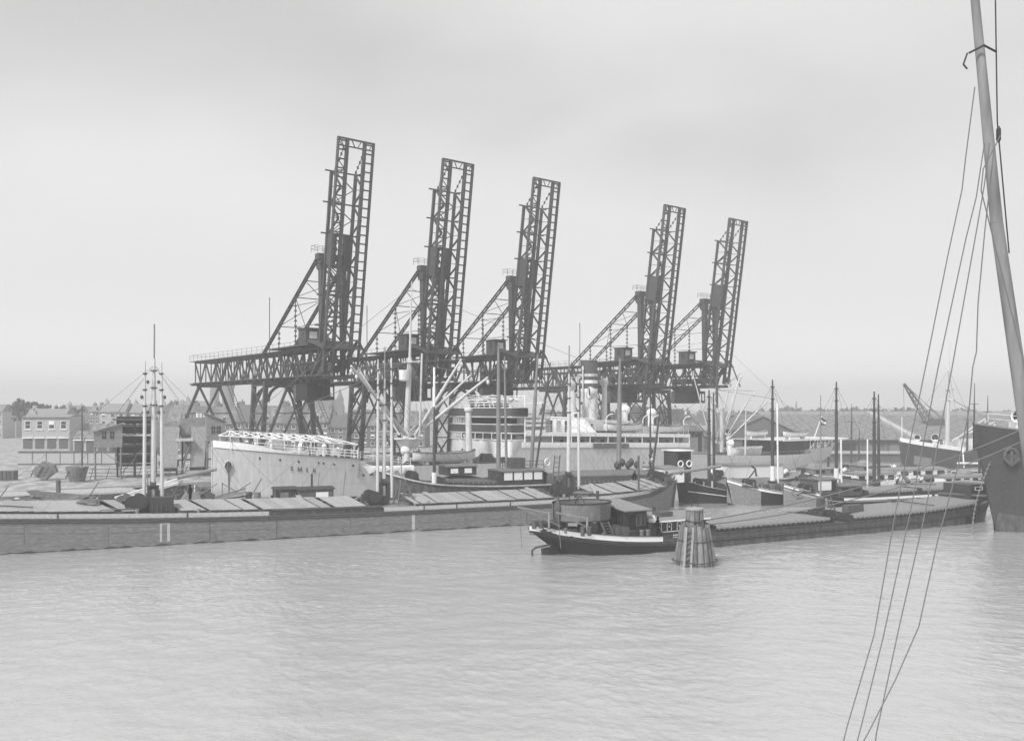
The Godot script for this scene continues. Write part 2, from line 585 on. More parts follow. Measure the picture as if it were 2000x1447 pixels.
	for x in [-0.9, 6.6]:
		block("bogie", x - 1.4 if x < 0 else x - 0.2, 0.0, zb - 1.2, x + 0.2 if x < 0 else x + 1.4, 0.8, za + 1.2, S, c)
	p.bx(2.6, yb - 0.9, zb + 0.3, 3.0, yb - 0.6, za - 0.3)
	for z in [za, zb]:
		p.bx(-1.3, yb - 1.15, z - 0.3, 7.0, yb - 0.5, z + 0.3)
		for s in [[-0.6, 1], [6.3, -1]]:
			for k in 5:  # curved knee, five plates round a quarter circle
				var q0 := PI * 0.5 * k / 5.0
				var q1 := PI * 0.5 * (k + 1) / 5.0
				var r := 2.6
				p.bar(V.call(s[0] + s[1] * r * (1 - cos(q0)), yb - 1.1 - r * (1 - sin(q0)), z), V.call(s[0] + s[1] * r * (1 - cos(q1)), yb - 1.1 - r * (1 - sin(q1)), z), 0.4, 0.35, Vector3.BACK)
	var portal := part("portal", p, S, c)
	for x in [-0.9, 6.6]:
		var o := -0.8 if x < 0 else 0.8
		for z in [za, zb]:
			strut("leg", V.call(x, yb - 0.6, z), V.call(x + o, 0.6, z), 0.62, 0.55, S, portal)
		for k in 3:
			var y0 := 0.9 + k * 4.3
			var q0 := o * (1 - y0 / yb)
			strut("brace", V.call(x + q0, y0, za), V.call(x + q0, y0 + 4.2, zb), 0.2, 0.22, S, portal)
			strut("brace", V.call(x + q0, y0, zb), V.call(x + q0, y0 + 4.2, za), 0.2, 0.22, S, portal)
			strut("tie", V.call(x + q0, y0 + 4.25, za), V.call(x + q0, y0 + 4.25, zb), 0.2, 0.2, S, portal)
	# steep stair on the portal
	var st := MB.new()
	for dx in [0.0, 0.8]:
		st.bar(V.call(2.2 + dx, yb - 0.6, za + 0.9), V.call(6.0 + dx, 0.4, za + 0.9), 0.1, 0.2)
	for i in 22:
		var t := (i + 0.5) / 22.0
		st.bar(V.call(2.2 + 3.8 * t, yb - 0.6 - (yb - 1.0) * t, za + 0.9), V.call(3.0 + 3.8 * t, yb - 0.6 - (yb - 1.0) * t, za + 0.9), 0.2, 0.05)
	part("stair", st, S, c)
	# the trolley with its driver's cab hanging under the bridge
	var t0 := MB.new()
	t0.bx(1.0, 11.4, -10.8, 4.6, 13.9, -6.6)
	t0.bx(1.3, 13.9, -10.4, 4.5, 14.4, -6.2)
	t0.prism(PackedVector2Array([Vector2(-10.4, 13.9), Vector2(-6.2, 13.9), Vector2(-7.4, 14.9), Vector2(-9.4, 14.9)]), Transform3D(Basis(Vector3.BACK, Vector3.UP, Vector3.LEFT), V.call(4.3, 0, 0)), 2.8)
	var tr := part("trolley", t0, M.dark, c)
	var dc := MB.new()
	for y in [11.7, 13.6]:
		dc.bx(2.6, y - 0.25, -6.6, 4.6, y + 0.25, -5.0)
	for q in [[2.68, -5.08], [4.52, -5.08], [4.52, -6.4], [3.6, -5.08]]:
		dc.bx(q[0] - 0.08, 11.9, q[1] - 0.08, q[0] + 0.08, 13.4, q[1] + 0.08)
	part("driver_cab", dc, M.dark, tr)
	block("side_panel", 0.9, 11.5, -10.9, 0.99, 13.7, -10.0, M.steel_mid, tr)
	for k in 3:
		rod("trolley_wheel", V.call(0.9, 14.35, -10.2 + k * 1.9), V.call(1.2, 14.35, -10.2 + k * 1.9), 0.4, M.steel, tr)
	# pylon: two tapered columns with a braced top
	var zp := -2.4
	var py := MB.new()
	py.bx(0.5, 31.4, zp - 0.7, 5.3, 32.2, zp + 0.5)
	py.prism(PackedVector2Array([Vector2(-0.7, 30.0), Vector2(0.5, 30.0), Vector2(0.6, 31.4), Vector2(-1.1, 31.4)]), Transform3D(Basis(Vector3.BACK, Vector3.UP, Vector3.LEFT), V.call(1.75, 0, zp)), 1.0)
	py.prism(PackedVector2Array([Vector2(-0.7, 30.0), Vector2(0.5, 30.0), Vector2(0.6, 31.4), Vector2(-1.1, 31.4)]), Transform3D(Basis(Vector3.BACK, Vector3.UP, Vector3.LEFT), V.call(5.05, 0, zp)), 1.0)
	var pyl := part("pylon", py, S, c)
	for x in [1.25, 4.55]:
		var cm := MB.new()
		cm.hexa([V.call(x - 0.26, yb, zp + 0.35), V.call(x + 0.26, yb, zp + 0.35), V.call(x + 0.26, yb, zp - 0.35), V.call(x - 0.26, yb, zp - 0.35), V.call(x - 0.36, 30.2, zp + 0.5), V.call(x + 0.36, 30.2, zp + 0.5), V.call(x + 0.36, 30.2, zp - 0.5), V.call(x - 0.36, 30.2, zp - 0.5)])
		part("column", cm, S, pyl)
	for k in 3:
		var y0 := 19.6 + k * 3.7
		strut("brace", V.call(1.25, y0, zp), V.call(4.55, y0 + 3.6, zp), 0.16, 0.18, S, pyl)
		strut("brace", V.call(4.55, y0, zp), V.call(1.25, y0 + 3.6, zp), 0.16, 0.18, S, pyl)
		strut("tie", V.call(1.25, y0, zp), V.call(4.55, y0, zp), 0.2, 0.22, S, pyl)
	var pr := MB.new()
	for k in 2:
		pr.bar(V.call(-0.1, 32.8 + k * 0.45, zp - 0.7), V.call(6.0, 32.8 + k * 0.45, zp - 0.7), 0.035, 0.035)
		pr.bar(V.call(-0.1, 32.8 + k * 0.45, zp + 0.5), V.call(2.4, 32.8 + k * 0.45, zp + 0.5), 0.035, 0.035)
		pr.bar(V.call(-0.1, 32.8 + k * 0.45, zp - 0.7), V.call(-0.1, 32.8 + k * 0.45, zp + 0.5), 0.035, 0.035)
	for i in 7:
		pr.bar(V.call(-0.1 + i * 1.0, 32.3, zp - 0.7), V.call(-0.1 + i * 1.0, 33.25, zp - 0.7), 0.04, 0.04)
	for i in 3:
		pr.bar(V.call(-0.1 + i * 1.2, 32.3, zp + 0.5), V.call(-0.1 + i * 1.2, 33.25, zp + 0.5), 0.04, 0.04)
	part("top_railing", pr, S, pyl)
	# backstays: paired flats laced together, with hangers down to the bridge
	var ztop := zp - 0.5
	var zland := -21.2
	for x in [0.65, 5.15]:
		var bs := MB.new()
		var hi: Vector3 = V.call(x, 31.3, ztop)
		var lo: Vector3 = V.call(x, yt - 0.2, zland)
		var dn := (lo - hi).normalized().cross(Vector3.RIGHT).normalized() * 0.24
		bs.bar(hi + dn, lo + dn, 0.3, 0.12, dn)
		bs.bar(hi - dn, lo - dn, 0.3, 0.12, dn)
		var stay := part("backstay", bs, S, c)
		for i in 15:
			var q := hi.lerp(lo, (i + 0.5) / 15.0)
			strut("lacing", q + dn, q - dn, 0.24, 0.2, S, stay)
		for k in [0.37, 0.68]:
			var q := hi.lerp(lo, k)
			rod("hanger", q, V.call(x, yt, q.z), 0.07, S, stay)
			var beads := MB.new()
			var nb := int((q.y - yt) / 0.75)
			for j in nb:
				beads.bx(x - 0.16, yt + 0.4 + j * 0.75, q.z - 0.16, x + 0.16, yt + 0.62 + j * 0.75, q.z + 0.16)
			part("hanger_link", beads, S, stay)
	for k in [0.2, 0.37, 0.68]:
		var q: Vector3 = V.call(0.65, 31.3, ztop).lerp(V.call(0.65, yt - 0.2, zland), k)
		strut("stay_tie", q, V.call(5.15, q.y, q.z), 0.12, 0.12, S, c)
	for k in [[0.2, 0.37], [0.37, 0.68]]:
		var q0: Vector3 = V.call(0.65, 31.3, ztop).lerp(V.call(0.65, yt - 0.2, zland), k[0])
		var q1: Vector3 = V.call(5.15, 31.3, ztop).lerp(V.call(5.15, yt - 0.2, zland), k[1])
		strut("stay_brace", q0, q1, 0.08, 0.08, S, c)
		strut("stay_brace", V.call(5.15, q0.y, q0.z), V.call(0.65, q1.y, q1.z), 0.08, 0.08, S, c)
	for q in [[25.4, -9.0], [22.2, -9.0]]:
		strut("stay_tie", V.call(0.65, q[0], zp), V.call(0.65, q[0], -10.5), 0.08, 0.08, S, c)
	strut("flag_pole", V.call(0.3, yt, -18), V.call(0.3, yt + 8.5, -18), 0.09, 0.09, S, c)
	# the luffed boom
	var f0 := Vector3(0, 15.2, 0.0)
	var f1 := Vector3(0, 46.9, 4.6)
	var ax := (f1 - f0).normalized()
	var back := Vector3(0, ax.z, -ax.y)  # towards the land, square to the boom
	var L := (f1 - f0).length()
	var at := func(x: float, l: float, k: float) -> Vector3: return f0 + ax * l + back * k + Vector3(x, 0, 0)
	var bm := MB.new()
	for x in [0.12, 1.5, 4.2, 5.58]:
		var wide := 0.2 if x < 1.0 or x > 5.0 else 0.38
		bm.bar(at.call(x, 0, 0), at.call(x, L, 0), wide, 0.5, back)
	for x in [0.8, 4.6]:
		bm.bar(at.call(x, 2.0, 2.7), at.call(x, L * 0.87, 2.7), 0.4, 0.36, back)
	var boom := part("boom", bm, S, c)
	var n_r := 26
	for i in n_r:
		var l := 1.0 + i * (L - 1.2) / (n_r - 1)
		strut("rung", at.call(0.1, l, 0), at.call(1.5, l, 0), 0.14, 0.2, S, boom, ax)
		strut("rung", at.call(4.2, l, 0), at.call(5.6, l, 0), 0.14, 0.2, S, boom, ax)
	for i in n_r - 1:
		var l0 := 1.0 + i * (L - 1.2) / (n_r - 1)
		var l1 := l0 + (L - 1.2) / (n_r - 1)
		if i % 3 != 2:
			strut("lacing", at.call(0.15 if i % 2 else 1.4, l0, 0.1), at.call(1.4 if i % 2 else 0.15, l1, 0.1), 0.1, 0.1, S, boom, ax)
	var pan := L * 0.87 / 6.5
	for i in 7:
		var l := L * 0.87 - i * pan
		if l < 2.0:
			continue
		strut("cross_beam", at.call(-0.2, l, 2.7), at.call(5.5, l, 2.7), 0.18, 0.2, S, boom, ax)
		for x in [1.0, 4.5]:
			strut("post", at.call(x, l, 0), at.call(x, l, 2.7), 0.16, 0.16, S, boom)
			if l > pan * 0.5 + 2.0:
				strut("diagonal", at.call(x, l, 2.7), at.call(x, l - pan * 0.5, 0.1), 0.22, 0.22, S, boom)
				strut("diagonal", at.call(x, l - pan * 0.5, 0.1), at.call(x, maxf(l - pan, 1.5), 2.7), 0.22, 0.22, S, boom)
				strut("post", at.call(x, l - pan * 0.5, 0), at.call(x, l - pan * 0.5, 2.7), 0.07, 0.07, S, boom)
		if l > pan + 1.0:
			strut("wind_brace", at.call(1.25, l, 2.7), at.call(4.45, l - pan * 0.5, 2.7), 0.12, 0.12, S, boom)
			strut("wind_brace", at.call(4.45, l - pan * 0.5, 2.7), at.call(1.25, l - pan, 2.7), 0.12, 0.12, S, boom)
	var eb := MB.new()
	eb.bar(at.call(0.0, L + 0.1, 0.0), at.call(5.7, L + 0.1, 0.0), 0.4, 0.22, ax)
	eb.bar(at.call(0.3, L - 0.85, 0.2), at.call(5.4, L - 0.85, 0.2), 0.14, 0.18, ax)
	for i in 6:
		eb.bar(at.call(0.5 + i * 0.9, L - 0.85 if i % 2 else L, 0.15), at.call(1.0 + i * 0.9, L if i % 2 else L - 0.85, 0.15), 0.1, 0.1)
	part("end_beam", eb, S, boom)
	for x in [1.25, 4.45]:
		var ch := MB.new()
		ch.rope([at.call(x, L * 0.87, 2.7), at.call(x, L - 0.9, 0.3)], 0.05)
		for j in 5:
			var q: Vector3 = at.call(x, L * 0.87, 2.7).lerp(at.call(x, L - 0.9, 0.3), (j + 0.5) / 5.0)
			ch.bx(q.x - 0.1, q.y - 0.2, q.z - 0.1, q.x + 0.1, q.y + 0.2, q.z + 0.1)
		part("link_chain", ch, S, boom)
	# stiffened part half way up, where the links of the pylon take hold
	var lm := L * 0.6
	var sp := MB.new()
	sp.bar(at.call(1.0, lm - pan, 1.6), at.call(1.0, lm, 1.6), 1.9, 0.5, back.cross(ax))
	var plate := part("stiffening_plate", sp, S, boom)
	var sp2 := MB.new()
	sp2.bar(at.call(3.9, lm - pan, 2.6), at.call(3.9, lm, 2.6), 1.0, 0.7, back)
	sp2.bar(at.call(1.0, lm, 2.7), at.call(4.6, lm, 2.7), 0.6, 0.5, ax)
	sp2.bar(at.call(1.0, lm - pan, 2.7), at.call(4.6, lm - pan, 2.7), 0.9, 0.5, ax)
	part("link_frame", sp2, S, boom)
	# knee struts at the boom foot
	for x in [0.5, 5.2]:
		strut("foot_strut", at.call(x, 4.5, 0.1), V.call(x + 0.2, yb, -4.5), 0.3, 0.34, S, c)
	strut("foot_brace", V.call(5.7, yt + 0.6, 0.6), V.call(8.2, yb - 0.2, 1.0), 0.16, 0.2, S, c)
	return c

func cranes():
	var sp := [17.4, 34.6, 52.1, 83.0, 101.5]
	var u := Vector2(cos(deg_to_rad(38.8)), sin(deg_to_rad(38.8)))
	var labels := [
		"dark lattice transporter crane with raised boom, tallest one, beside the grey ship's bow",
		"dark lattice transporter crane with raised boom, second from the ship's bow, behind the white foremast",
		"dark lattice transporter crane with raised boom, middle of five, above the ship's bridge",
		"dark lattice transporter crane with raised boom, fourth from the bow, aft of the ship's funnel",
		"dark lattice transporter crane with raised boom, last of five, by the ship's stern mast"]
	var proto := crane()
	for i in 5:
		var o := proto if i == 0 else copy_of(proto)
		var s: float = sp[i]
		o.position = Vector3(-40.1 + u.x * s, QY, -(117.6 + u.y * s))
		o.rotation.y = deg_to_rad(38.8)
		tag(o, labels[i], "crane", "row of transporter cranes on the quay")


# ---------------------------------------------------------------- the grey steamship
# local frame: x from stem to stern, z towards the near side, y above the water
func ship_half(x: float, y: float) -> float:
	var lb = lerpf(36.0, 22.0, clampf(y / 8.0, 0.0, 1.0))
	var e = clampf(x / lb, 0.0, 1.0)
	var w = 8.0 * (1.0 - pow(1.0 - e, 2.3)) + 0.12
	if x > 98.0:
		var xe = 122.0 + clampf(y / 2.4, 0.0, 1.0) * 10.3
		var es = clampf((x - 98.0) / (xe - 98.0), 0.0, 1.0)
		w *= pow(maxf(0.0, 1.0 - pow(es, 2.0 + 3.5 * clampf(y / 5.0, 0.0, 1.0))), 0.6)
	return w

func ship_top(x: float) -> float:
	if x < 16.4:
		return lerpf(7.55, 5.9, pow(x / 16.4, 0.9))
	if x < 19.0:
		var t = (x - 16.4) / 2.6
		return lerpf(4.75, 5.9, 1.0 - sqrt(1.0 - (1.0 - t) * (1.0 - t)) if t > 0.999 else pow(1.0 - t, 2.2))
	if x < 39.8:
		return lerpf(4.75, 4.55, (x - 19.0) / 20.8)
	if x < 42.4:
		return 4.55 + 2.1 * pow((x - 39.8) / 2.6, 1.6)
	var sh = -(x - 42.0) * 0.024
	if x < 80.3:
		return 6.65 + sh
	if x < 80.7:
		return lerpf(5.73, 4.6, (x - 80.3) / 0.4)
	if x < 116.0:
		return 4.6 - 0.9 * sin((x - 80.7) / 35.3 * PI * 0.6)
	if x < 117.2:
		return lerpf(3.75, 4.6, (x - 116.0) / 1.2)
	return lerpf(4.6, 5.2, (x - 117.2) / 15.1)

func ship_sheet(x0: float, x1: float, lo: Callable, hi: Callable, n: int, ny: int, off := 0.0) -> MB:
	var b = MB.new()
	for s in [1.0, -1.0]:
		var rows = []
		for i in n + 1:
			var x = lerpf(x0, x1, float(i) / n)
			var row = []
			for j in ny + 1:
				var y = lerpf(lo.call(x), hi.call(x), float(j) / ny)
				row.append(Vector3(x, y, s * (ship_half(x, y) + off)))
			rows.append(row)
		b.grid(rows, s > 0)
	return b

func deck_plate(b: MB, x0: float, x1: float, y: Callable, n: int, inset := 0.12):
	for i in n:
		var xa = lerpf(x0, x1, float(i) / n)
		var xb = lerpf(x0, x1, float(i + 1) / n)
		var ya: float = y.call(xa)
		var yb: float = y.call(xb)
		var za = maxf(ship_half(xa, ya) - inset, 0.02)
		var zb = maxf(ship_half(xb, yb) - inset, 0.02)
		b.quad(Vector3(xa, ya, za), Vector3(xb, yb, zb), Vector3(xb, yb, -zb), Vector3(xa, ya, -za))

func cowl(p: Node, at: Vector3, h: float, r: float, face: Vector3, mat: Material = null):  # a ventilator with its cowl turned to «face»
	var b = MB.new()
	b.tube(at, at + Vector3.UP * (h - r), r * 0.72, r * 0.72, 10, false)
	var f = face.normalized()
	b.lathe(at + Vector3.UP * (h - r * 0.5) + f * r * 0.35, [[0.02, -r * 1.05], [r * 0.75, -r * 0.8], [r * 1.12, -r * 0.1], [r * 1.2, r * 0.45], [r * 1.08, r * 0.45], [r * 0.6, -r * 0.3], [0.02, -r * 0.4]], 12, Basis(Vector3.UP.cross(f).normalized(), f, f.cross(Vector3.UP.cross(f)).normalized() * -1.0))
	var v = part("ventilator", b, mat if mat else M.white, p)
	var d = MB.new()
	var c = at + Vector3.UP * (h - r * 0.5) + f * r * 0.5
	d.tube(c, c + f * 0.04, r * 0.85, r * 0.85, 12)
	part("cowl_mouth", d, M.dark, v)

func railing(p: Node, pts: Array, h: float, lines: int, mat: Material, r := 0.03) -> MeshInstance3D:
	var b = MB.new()
	for i in pts.size() - 1:
		for k in lines:
			var up = Vector3.UP * h * (k + 1.0) / lines
			b.bar(pts[i] + up, pts[i + 1] + up, r * 1.6, r * 1.6)
		var n = maxi(1, int((pts[i + 1] - pts[i]).length() / 1.6))
		for k in n + 1:
			var q: Vector3 = pts[i].lerp(pts[i + 1], float(k) / n)
			b.bar(q, q + Vector3.UP * h, r * 1.8, r * 1.8)
	return part("railing", b, mat, p)

func lifeboat(label: String, at: Vector3, deg: float, parent_deg: float, l := 8.4, bm := 2.5, dp := 1.25, cover := false) -> Node3D:
	var o = Node3D.new()
	o.name = numbered("lifeboat", self)
	add_child(o, true)
	o.position = at
	o.rotation.y = deg_to_rad(deg + parent_deg)
	var b = MB.new()
	for s in [1.0, -1.0]:
		var rows = []
		for i in 15:
			var t = i / 7.0 - 1.0
			var x = t * l * 0.5
			var w = bm * 0.5 * pow(maxf(0.0, 1.0 - pow(absf(t), 2.6)), 0.7) + 0.03
			var top = dp + 0.35 * t * t
			var bot = 0.06 + 0.3 * pow(absf(t), 4.0)
			var row = []
			for j in 8:
				var a = j / 7.0
				row.append(Vector3(x, lerpf(bot, top, pow(a, 1.3)), s * w * pow(a, 0.5)))
			rows.append(row)
		b.grid(rows, s > 0)
	var hull = part("hull", b, M.white, o)
	var g = MB.new()
	var c = MB.new()
	for i in 14:
		var pr = []
		for k in 2:
			var t = (i + k) / 7.0 - 1.0
			pr.append([t * l * 0.5, bm * 0.5 * pow(maxf(0.0, 1.0 - pow(absf(t), 2.6)), 0.7) + 0.05, dp + 0.35 * t * t, (1.0 - t * t) * (0.45 if cover else -0.35)])
		for s in [1.0, -1.0]:
			g.bar(Vector3(pr[0][0], pr[0][2], s * pr[0][1]), Vector3(pr[1][0], pr[1][2], s * pr[1][1]), 0.1, 0.14)
			var a = Vector3(pr[0][0], pr[0][2] - 0.02, s * pr[0][1]); var d = Vector3(pr[1][0], pr[1][2] - 0.02, s * pr[1][1])
			var e = Vector3(pr[1][0], pr[1][2] + pr[1][3], 0); var f = Vector3(pr[0][0], pr[0][2] + pr[0][3], 0)
			if s > 0:
				c.quad(a, d, e, f)
			else:
				c.quad(f, e, d, a)
	part("gunwale", g, M.white_old if cover else M.wood, hull)
	part("canvas_cover" if cover else "bottom_boards", c, M.canvas_grey if cover else M.wood_pale, o)
	if not cover:
		for t in [-0.5, -0.15, 0.2, 0.55]:
			block("thwart", t * l * 0.5 - 0.12, dp - 0.2, -bm * 0.4, t * l * 0.5 + 0.12, dp - 0.13, bm * 0.4, M.wood_pale, o)
	var k = MB.new()
	k.bar(Vector3(-l * 0.42, 0.02, 0), Vector3(l * 0.42, 0.02, 0), 0.1, 0.16)
	k.bar(Vector3(-l * 0.49, 0.5, 0), Vector3(-l * 0.5, dp + 0.4, 0), 0.08, 0.08)
	part("keel", k, M.white_old, hull)
	for q in [-0.3, 0.3]:
		block("chock", q * l - 0.15, -0.45, -0.5, q * l + 0.15, 0.1, 0.5, M.white, o)
	tag(o, label, "lifeboat", "lifeboats of the grey steamship")
	return o

func on_ship(s: Node3D, x: float, y: float, z: float) -> Vector3:
	return s.position + s.transform.basis * Vector3(x, y, z)

func davit(p: Node, x: float, y: float, z: float, h: float, out: float):
	var b = MB.new()
	var pts = [Vector3(x, y, z), Vector3(x, y + h * 0.7, z)]
	for k in 7:
		var q = PI * 0.5 * (k + 1) / 7.0 * 1.1
		pts.append(Vector3(x, y + h * 0.7 + sin(q) * h * 0.3, z + (1.0 - cos(q)) * out))
	b.rope(pts, 0.09, 6)
	part("davit", b, M.white, p)

func derrick(p: Node, heel: Vector3, head: Vector3, mast_at: Vector3, mat: Material, r := 0.2):
	var b = MB.new()
	var mid = heel.lerp(head, 0.5)
	b.tube(heel, mid, r * 0.75, r, 8, true)
	b.tube(mid, head, r, r * 0.62, 8, true)
	var d = part("derrick", b, mat, p)
	var w = MB.new()
	w.rope([head, mast_at], 0.035, 4)
	w.sag(head, heel + Vector3(0.3, 0.5, 0.3), 0.5, 0.025, 6, 4)
	part("topping_lift", w, M.rope, d)
	var k = MB.new()
	k.lathe(head + Vector3(0, -0.75, 0), [[0.02, -0.35], [0.22, -0.2], [0.24, 0.15], [0.05, 0.4]], 8)
	k.rope([head, head + Vector3(0, -0.4, 0)], 0.04, 4)
	part("block", k, M.white_old, d)

func winch(p: Node, at: Vector3, s := 1.0, mat: Material = null):
	var m: Material = mat if mat else M.iron
	var b = MB.new()
	b.bx(at.x - 0.9 * s, at.y, at.z - 0.8 * s, at.x + 0.9 * s, at.y + 0.25 * s, at.z + 0.8 * s)
	b.bx(at.x - 0.8 * s, at.y + 0.25 * s, at.z - 0.75 * s, at.x + 0.8 * s, at.y + 1.0 * s, at.z - 0.65 * s)
	b.bx(at.x - 0.8 * s, at.y + 0.25 * s, at.z + 0.65 * s, at.x + 0.8 * s, at.y + 1.0 * s, at.z + 0.75 * s)
	var w = part("winch", b, m, p)
	var d = MB.new()
	d.tube(at + Vector3(0, 0.85 * s, -1.15 * s), at + Vector3(0, 0.85 * s, 1.15 * s), 0.3 * s, 0.3 * s, 10)
	for z in [-1.15, -0.5, 0.5, 1.1]:
		d.tube(at + Vector3(0, 0.85 * s, z * s), at + Vector3(0, 0.85 * s, (z + 0.07) * s), 0.55 * s, 0.55 * s, 12)
	part("drum", d, m, w)
	var g = MB.new()
	g.tube(at + Vector3(-0.55 * s, 0.75 * s, 0.78 * s), at + Vector3(-0.55 * s, 0.75 * s, 0.9 * s), 0.62 * s, 0.62 * s, 14)
	part("gear_wheel", g, m, w)

func letters(p: Node, called: String, txt: String, at: Vector3, yaw: float, h: float, mat: Material):
	var t = TextMesh.new()
	t.text = txt
	var f = SystemFont.new()
	f.font_names = PackedStringArray(["Droid Sans"])
	f.font_weight = 700
	t.font = f
	t.font_size = 64
	t.pixel_size = h / 64.0 * 1.38
	t.depth = 0.05
	put(called, t, mat, p, Transform3D(Basis(Vector3.UP, yaw), at))

func steamship() -> Node3D:
	var s = base("steamship", -37.0, 113.7, 38.8)
	tag(s, "long light-grey cargo steamship with banded funnel, moored below the cranes", "ship")
	var grey: Material = M.ship_grey
	var V := func(x: float, y: float, z: float) -> Vector3: return Vector3(x, y, z)
	var bottom = func(x: float) -> float: return -0.9 if x < 121.0 else lerpf(-0.9, 2.6, clampf((x - 121.0) / 11.3, 0, 1))
	var hb = ship_sheet(0.0, 132.3, bottom, ship_top, 190, 10)
	hb.bx(-0.1, -0.9, -0.14, 0.12, 8.2, 0.14)
	var hull = part("hull", hb, grey, s)
	# white upper bulwark at the bow
	part("bow_bulwark", ship_sheet(0.0, 9.5, ship_top, func(x: float) -> float: return ship_top(x) + 0.02 + 0.85 * (1.0 - smoothstep(2.5, 9.5, x)), 24, 2, 0.0), M.white, hull)
	var br = MB.new()
	# rubbing lines and plate laps
	for q in [[0.2, 16.4, 0.06], [42.6, 80.2, 0.05]]:
		for sgn in [1.0, -1.0]:
			for i in 24:
				var xa = lerpf(q[0], q[1], i / 24.0); var xb = lerpf(q[0], q[1], (i + 1) / 24.0)
				br.bar(V.call(xa, ship_top(xa) - 0.03, sgn * (ship_half(xa, ship_top(xa)) + 0.02)), V.call(xb, ship_top(xb) - 0.03, sgn * (ship_half(xb, ship_top(xb)) + 0.02)), 0.07, q[2])
	part("sheer_strake_edge", br, M.steel_mid, hull)
	for k in 3:
		var lap = MB.new()
		for i in 80:
			var xa = lerpf(0.3, 120.0, i / 80.0); var xb = lerpf(0.3, 120.0, (i + 1) / 80.0)
			var f = func(x: float) -> float: return lerpf([5.9, 3.6, 1.6][k], [4.3, 2.7, 1.3][k], clampf(x / 18.0, 0, 1))
			lap.bar(V.call(xa, f.call(xa), ship_half(xa, f.call(xa)) + 0.004), V.call(xb, f.call(xb), ship_half(xb, f.call(xb)) + 0.004), 0.03, 0.035)
		part("plate_lap", lap, M.ship_grey, hull)
	for x in [3.4, 7.2, 11.6, 14.8, 23.0, 31.0, 47.0, 55.0, 59.5, 66.0, 73.5, 77.5]:
		var bt = MB.new()
		for k in 5:
			bt.bar(V.call(x, 0.5 + k * 0.75, ship_half(x, 0.5 + k * 0.75) + 0.004), V.call(x, 1.25 + k * 0.75, ship_half(x, 1.25 + k * 0.75) + 0.004), 0.02, 0.045)
		part("plate_butt", bt, M.steel_mid if int(x) % 3 == 2 else grey, hull)
	# decks
	var dk = MB.new()
	deck_plate(dk, 0.0, 16.4, func(x: float) -> float: return ship_top(x) - 0.12, 16)
	dk.quad(V.call(16.4, 3.5, -7.3), V.call(16.4, 3.5, 7.3), V.call(16.4, 5.78, 7.3), V.call(16.4, 5.78, -7.3))
	deck_plate(dk, 16.4, 42.0, func(_x: float) -> float: return 3.5, 12)
	deck_plate(dk, 42.0, 80.5, func(x: float) -> float: return 5.7 - (x - 42) * 0.024, 12)
	dk.quad(V.call(80.4, 3.0, -7.9), V.call(80.4, 3.0, 7.9), V.call(80.4, 5.4, 7.9), V.call(80.4, 5.4, -7.9))
	deck_plate(dk, 80.5, 116.6, func(_x: float) -> float: return 3.0, 12)
	deck_plate(dk, 116.6, 132.2, func(x: float) -> float: return ship_top(x) - 0.1, 12)
	dk.quad(V.call(116.6, 3.0, 7.4), V.call(116.6, 3.0, -7.4), V.call(116.6, 4.4, -7.4), V.call(116.6, 4.4, 7.4))
	part("deck", dk, M.deck, s)
	# portholes, hawse pipe, fairleads, name
	for q in [[4.8, 6.15], [7.0, 5.93], [9.1, 5.70], [12.0, 5.42], [15.7, 5.05], [68.5, 3.6], [77.6, 4.3], [78.9, 4.3]]:
		var pm = MB.new()
		var z = ship_half(q[0], q[1])
		pm.tube(V.call(q[0], q[1], z - 0.05), V.call(q[0], q[1], z + 0.03), 0.16, 0.16, 10)
		part("porthole", pm, M.black, hull)
	for q in [[11.4, 5.5], [13.3, 5.25]]:
		var pm = MB.new()
		var z = ship_half(q[0], q[1])
		pm.tube(V.call(q[0], q[1], z - 0.05), V.call(q[0], q[1], z + 0.03), 0.15, 0.15, 10)
		part("porthole", pm, M.steel_mid, hull)
	for q in [[17.2, 3.75, 0.16], [18.3, 3.85, 0.3]]:
		var pm = MB.new()
		var z = ship_half(q[0], q[1])
		pm.bx(q[0] - q[2], q[1] - 0.16, z - 0.1, q[0] + q[2], q[1] + 0.16, z + 0.03)
		part("fairlead", pm, M.steel, hull)
	var hz = ship_half(1.6, 5.2)
	var slope = atan2(ship_half(2.6, 5.2) - ship_half(0.8, 5.2), 1.8)
	var hn = V.call(-sin(slope), 0, cos(slope)) as Vector3
	var hm = MB.new()
	hm.lathe(V.call(1.6, 5.2, hz) + hn * 0.02, [[0.72, 0.0], [0.7, 0.14], [0.54, 0.14], [0.5, 0.0], [0.4, 0.0]], 16, Basis(V.call(cos(slope), 0, sin(slope)) * 0.75, hn, Vector3.UP * 1.1))
	part("hawse_pipe", hm, grey, hull)
	var hd = MB.new()
	hd.lathe(V.call(1.6, 5.2, hz) + hn * 0.04, [[0.5, 0.0], [0.02, 0.01]], 16, Basis(V.call(cos(slope), 0, sin(slope)) * 0.75, hn, Vector3.UP * 1.1))
	part("hawse_recess", hd, M.dark, hull)
	var an = MB.new()
	var ac: Vector3 = V.call(1.6, 5.1, hz) + hn * 0.2
	var tx: Vector3 = V.call(cos(slope), 0, sin(slope))
	an.bar(ac + Vector3.UP * 0.6, ac - Vector3.UP * 0.65, 0.26, 0.26)
	an.bar(ac - Vector3.UP * 0.6, ac + Vector3.UP * 0.15 + tx * 0.42, 0.2, 0.2)
	an.bar(ac - Vector3.UP * 0.6, ac + Vector3.UP * 0.15 - tx * 0.42, 0.2, 0.2)
	an.bar(ac - Vector3.UP * 0.75 - hn * 0.1, ac - Vector3.UP * 4.6 - hn * 0.55, 0.1, 0.1)
	part("anchor", an, M.deck_dark, hull)
	var nx = [8.35, 9.25, 10.1, 10.95]
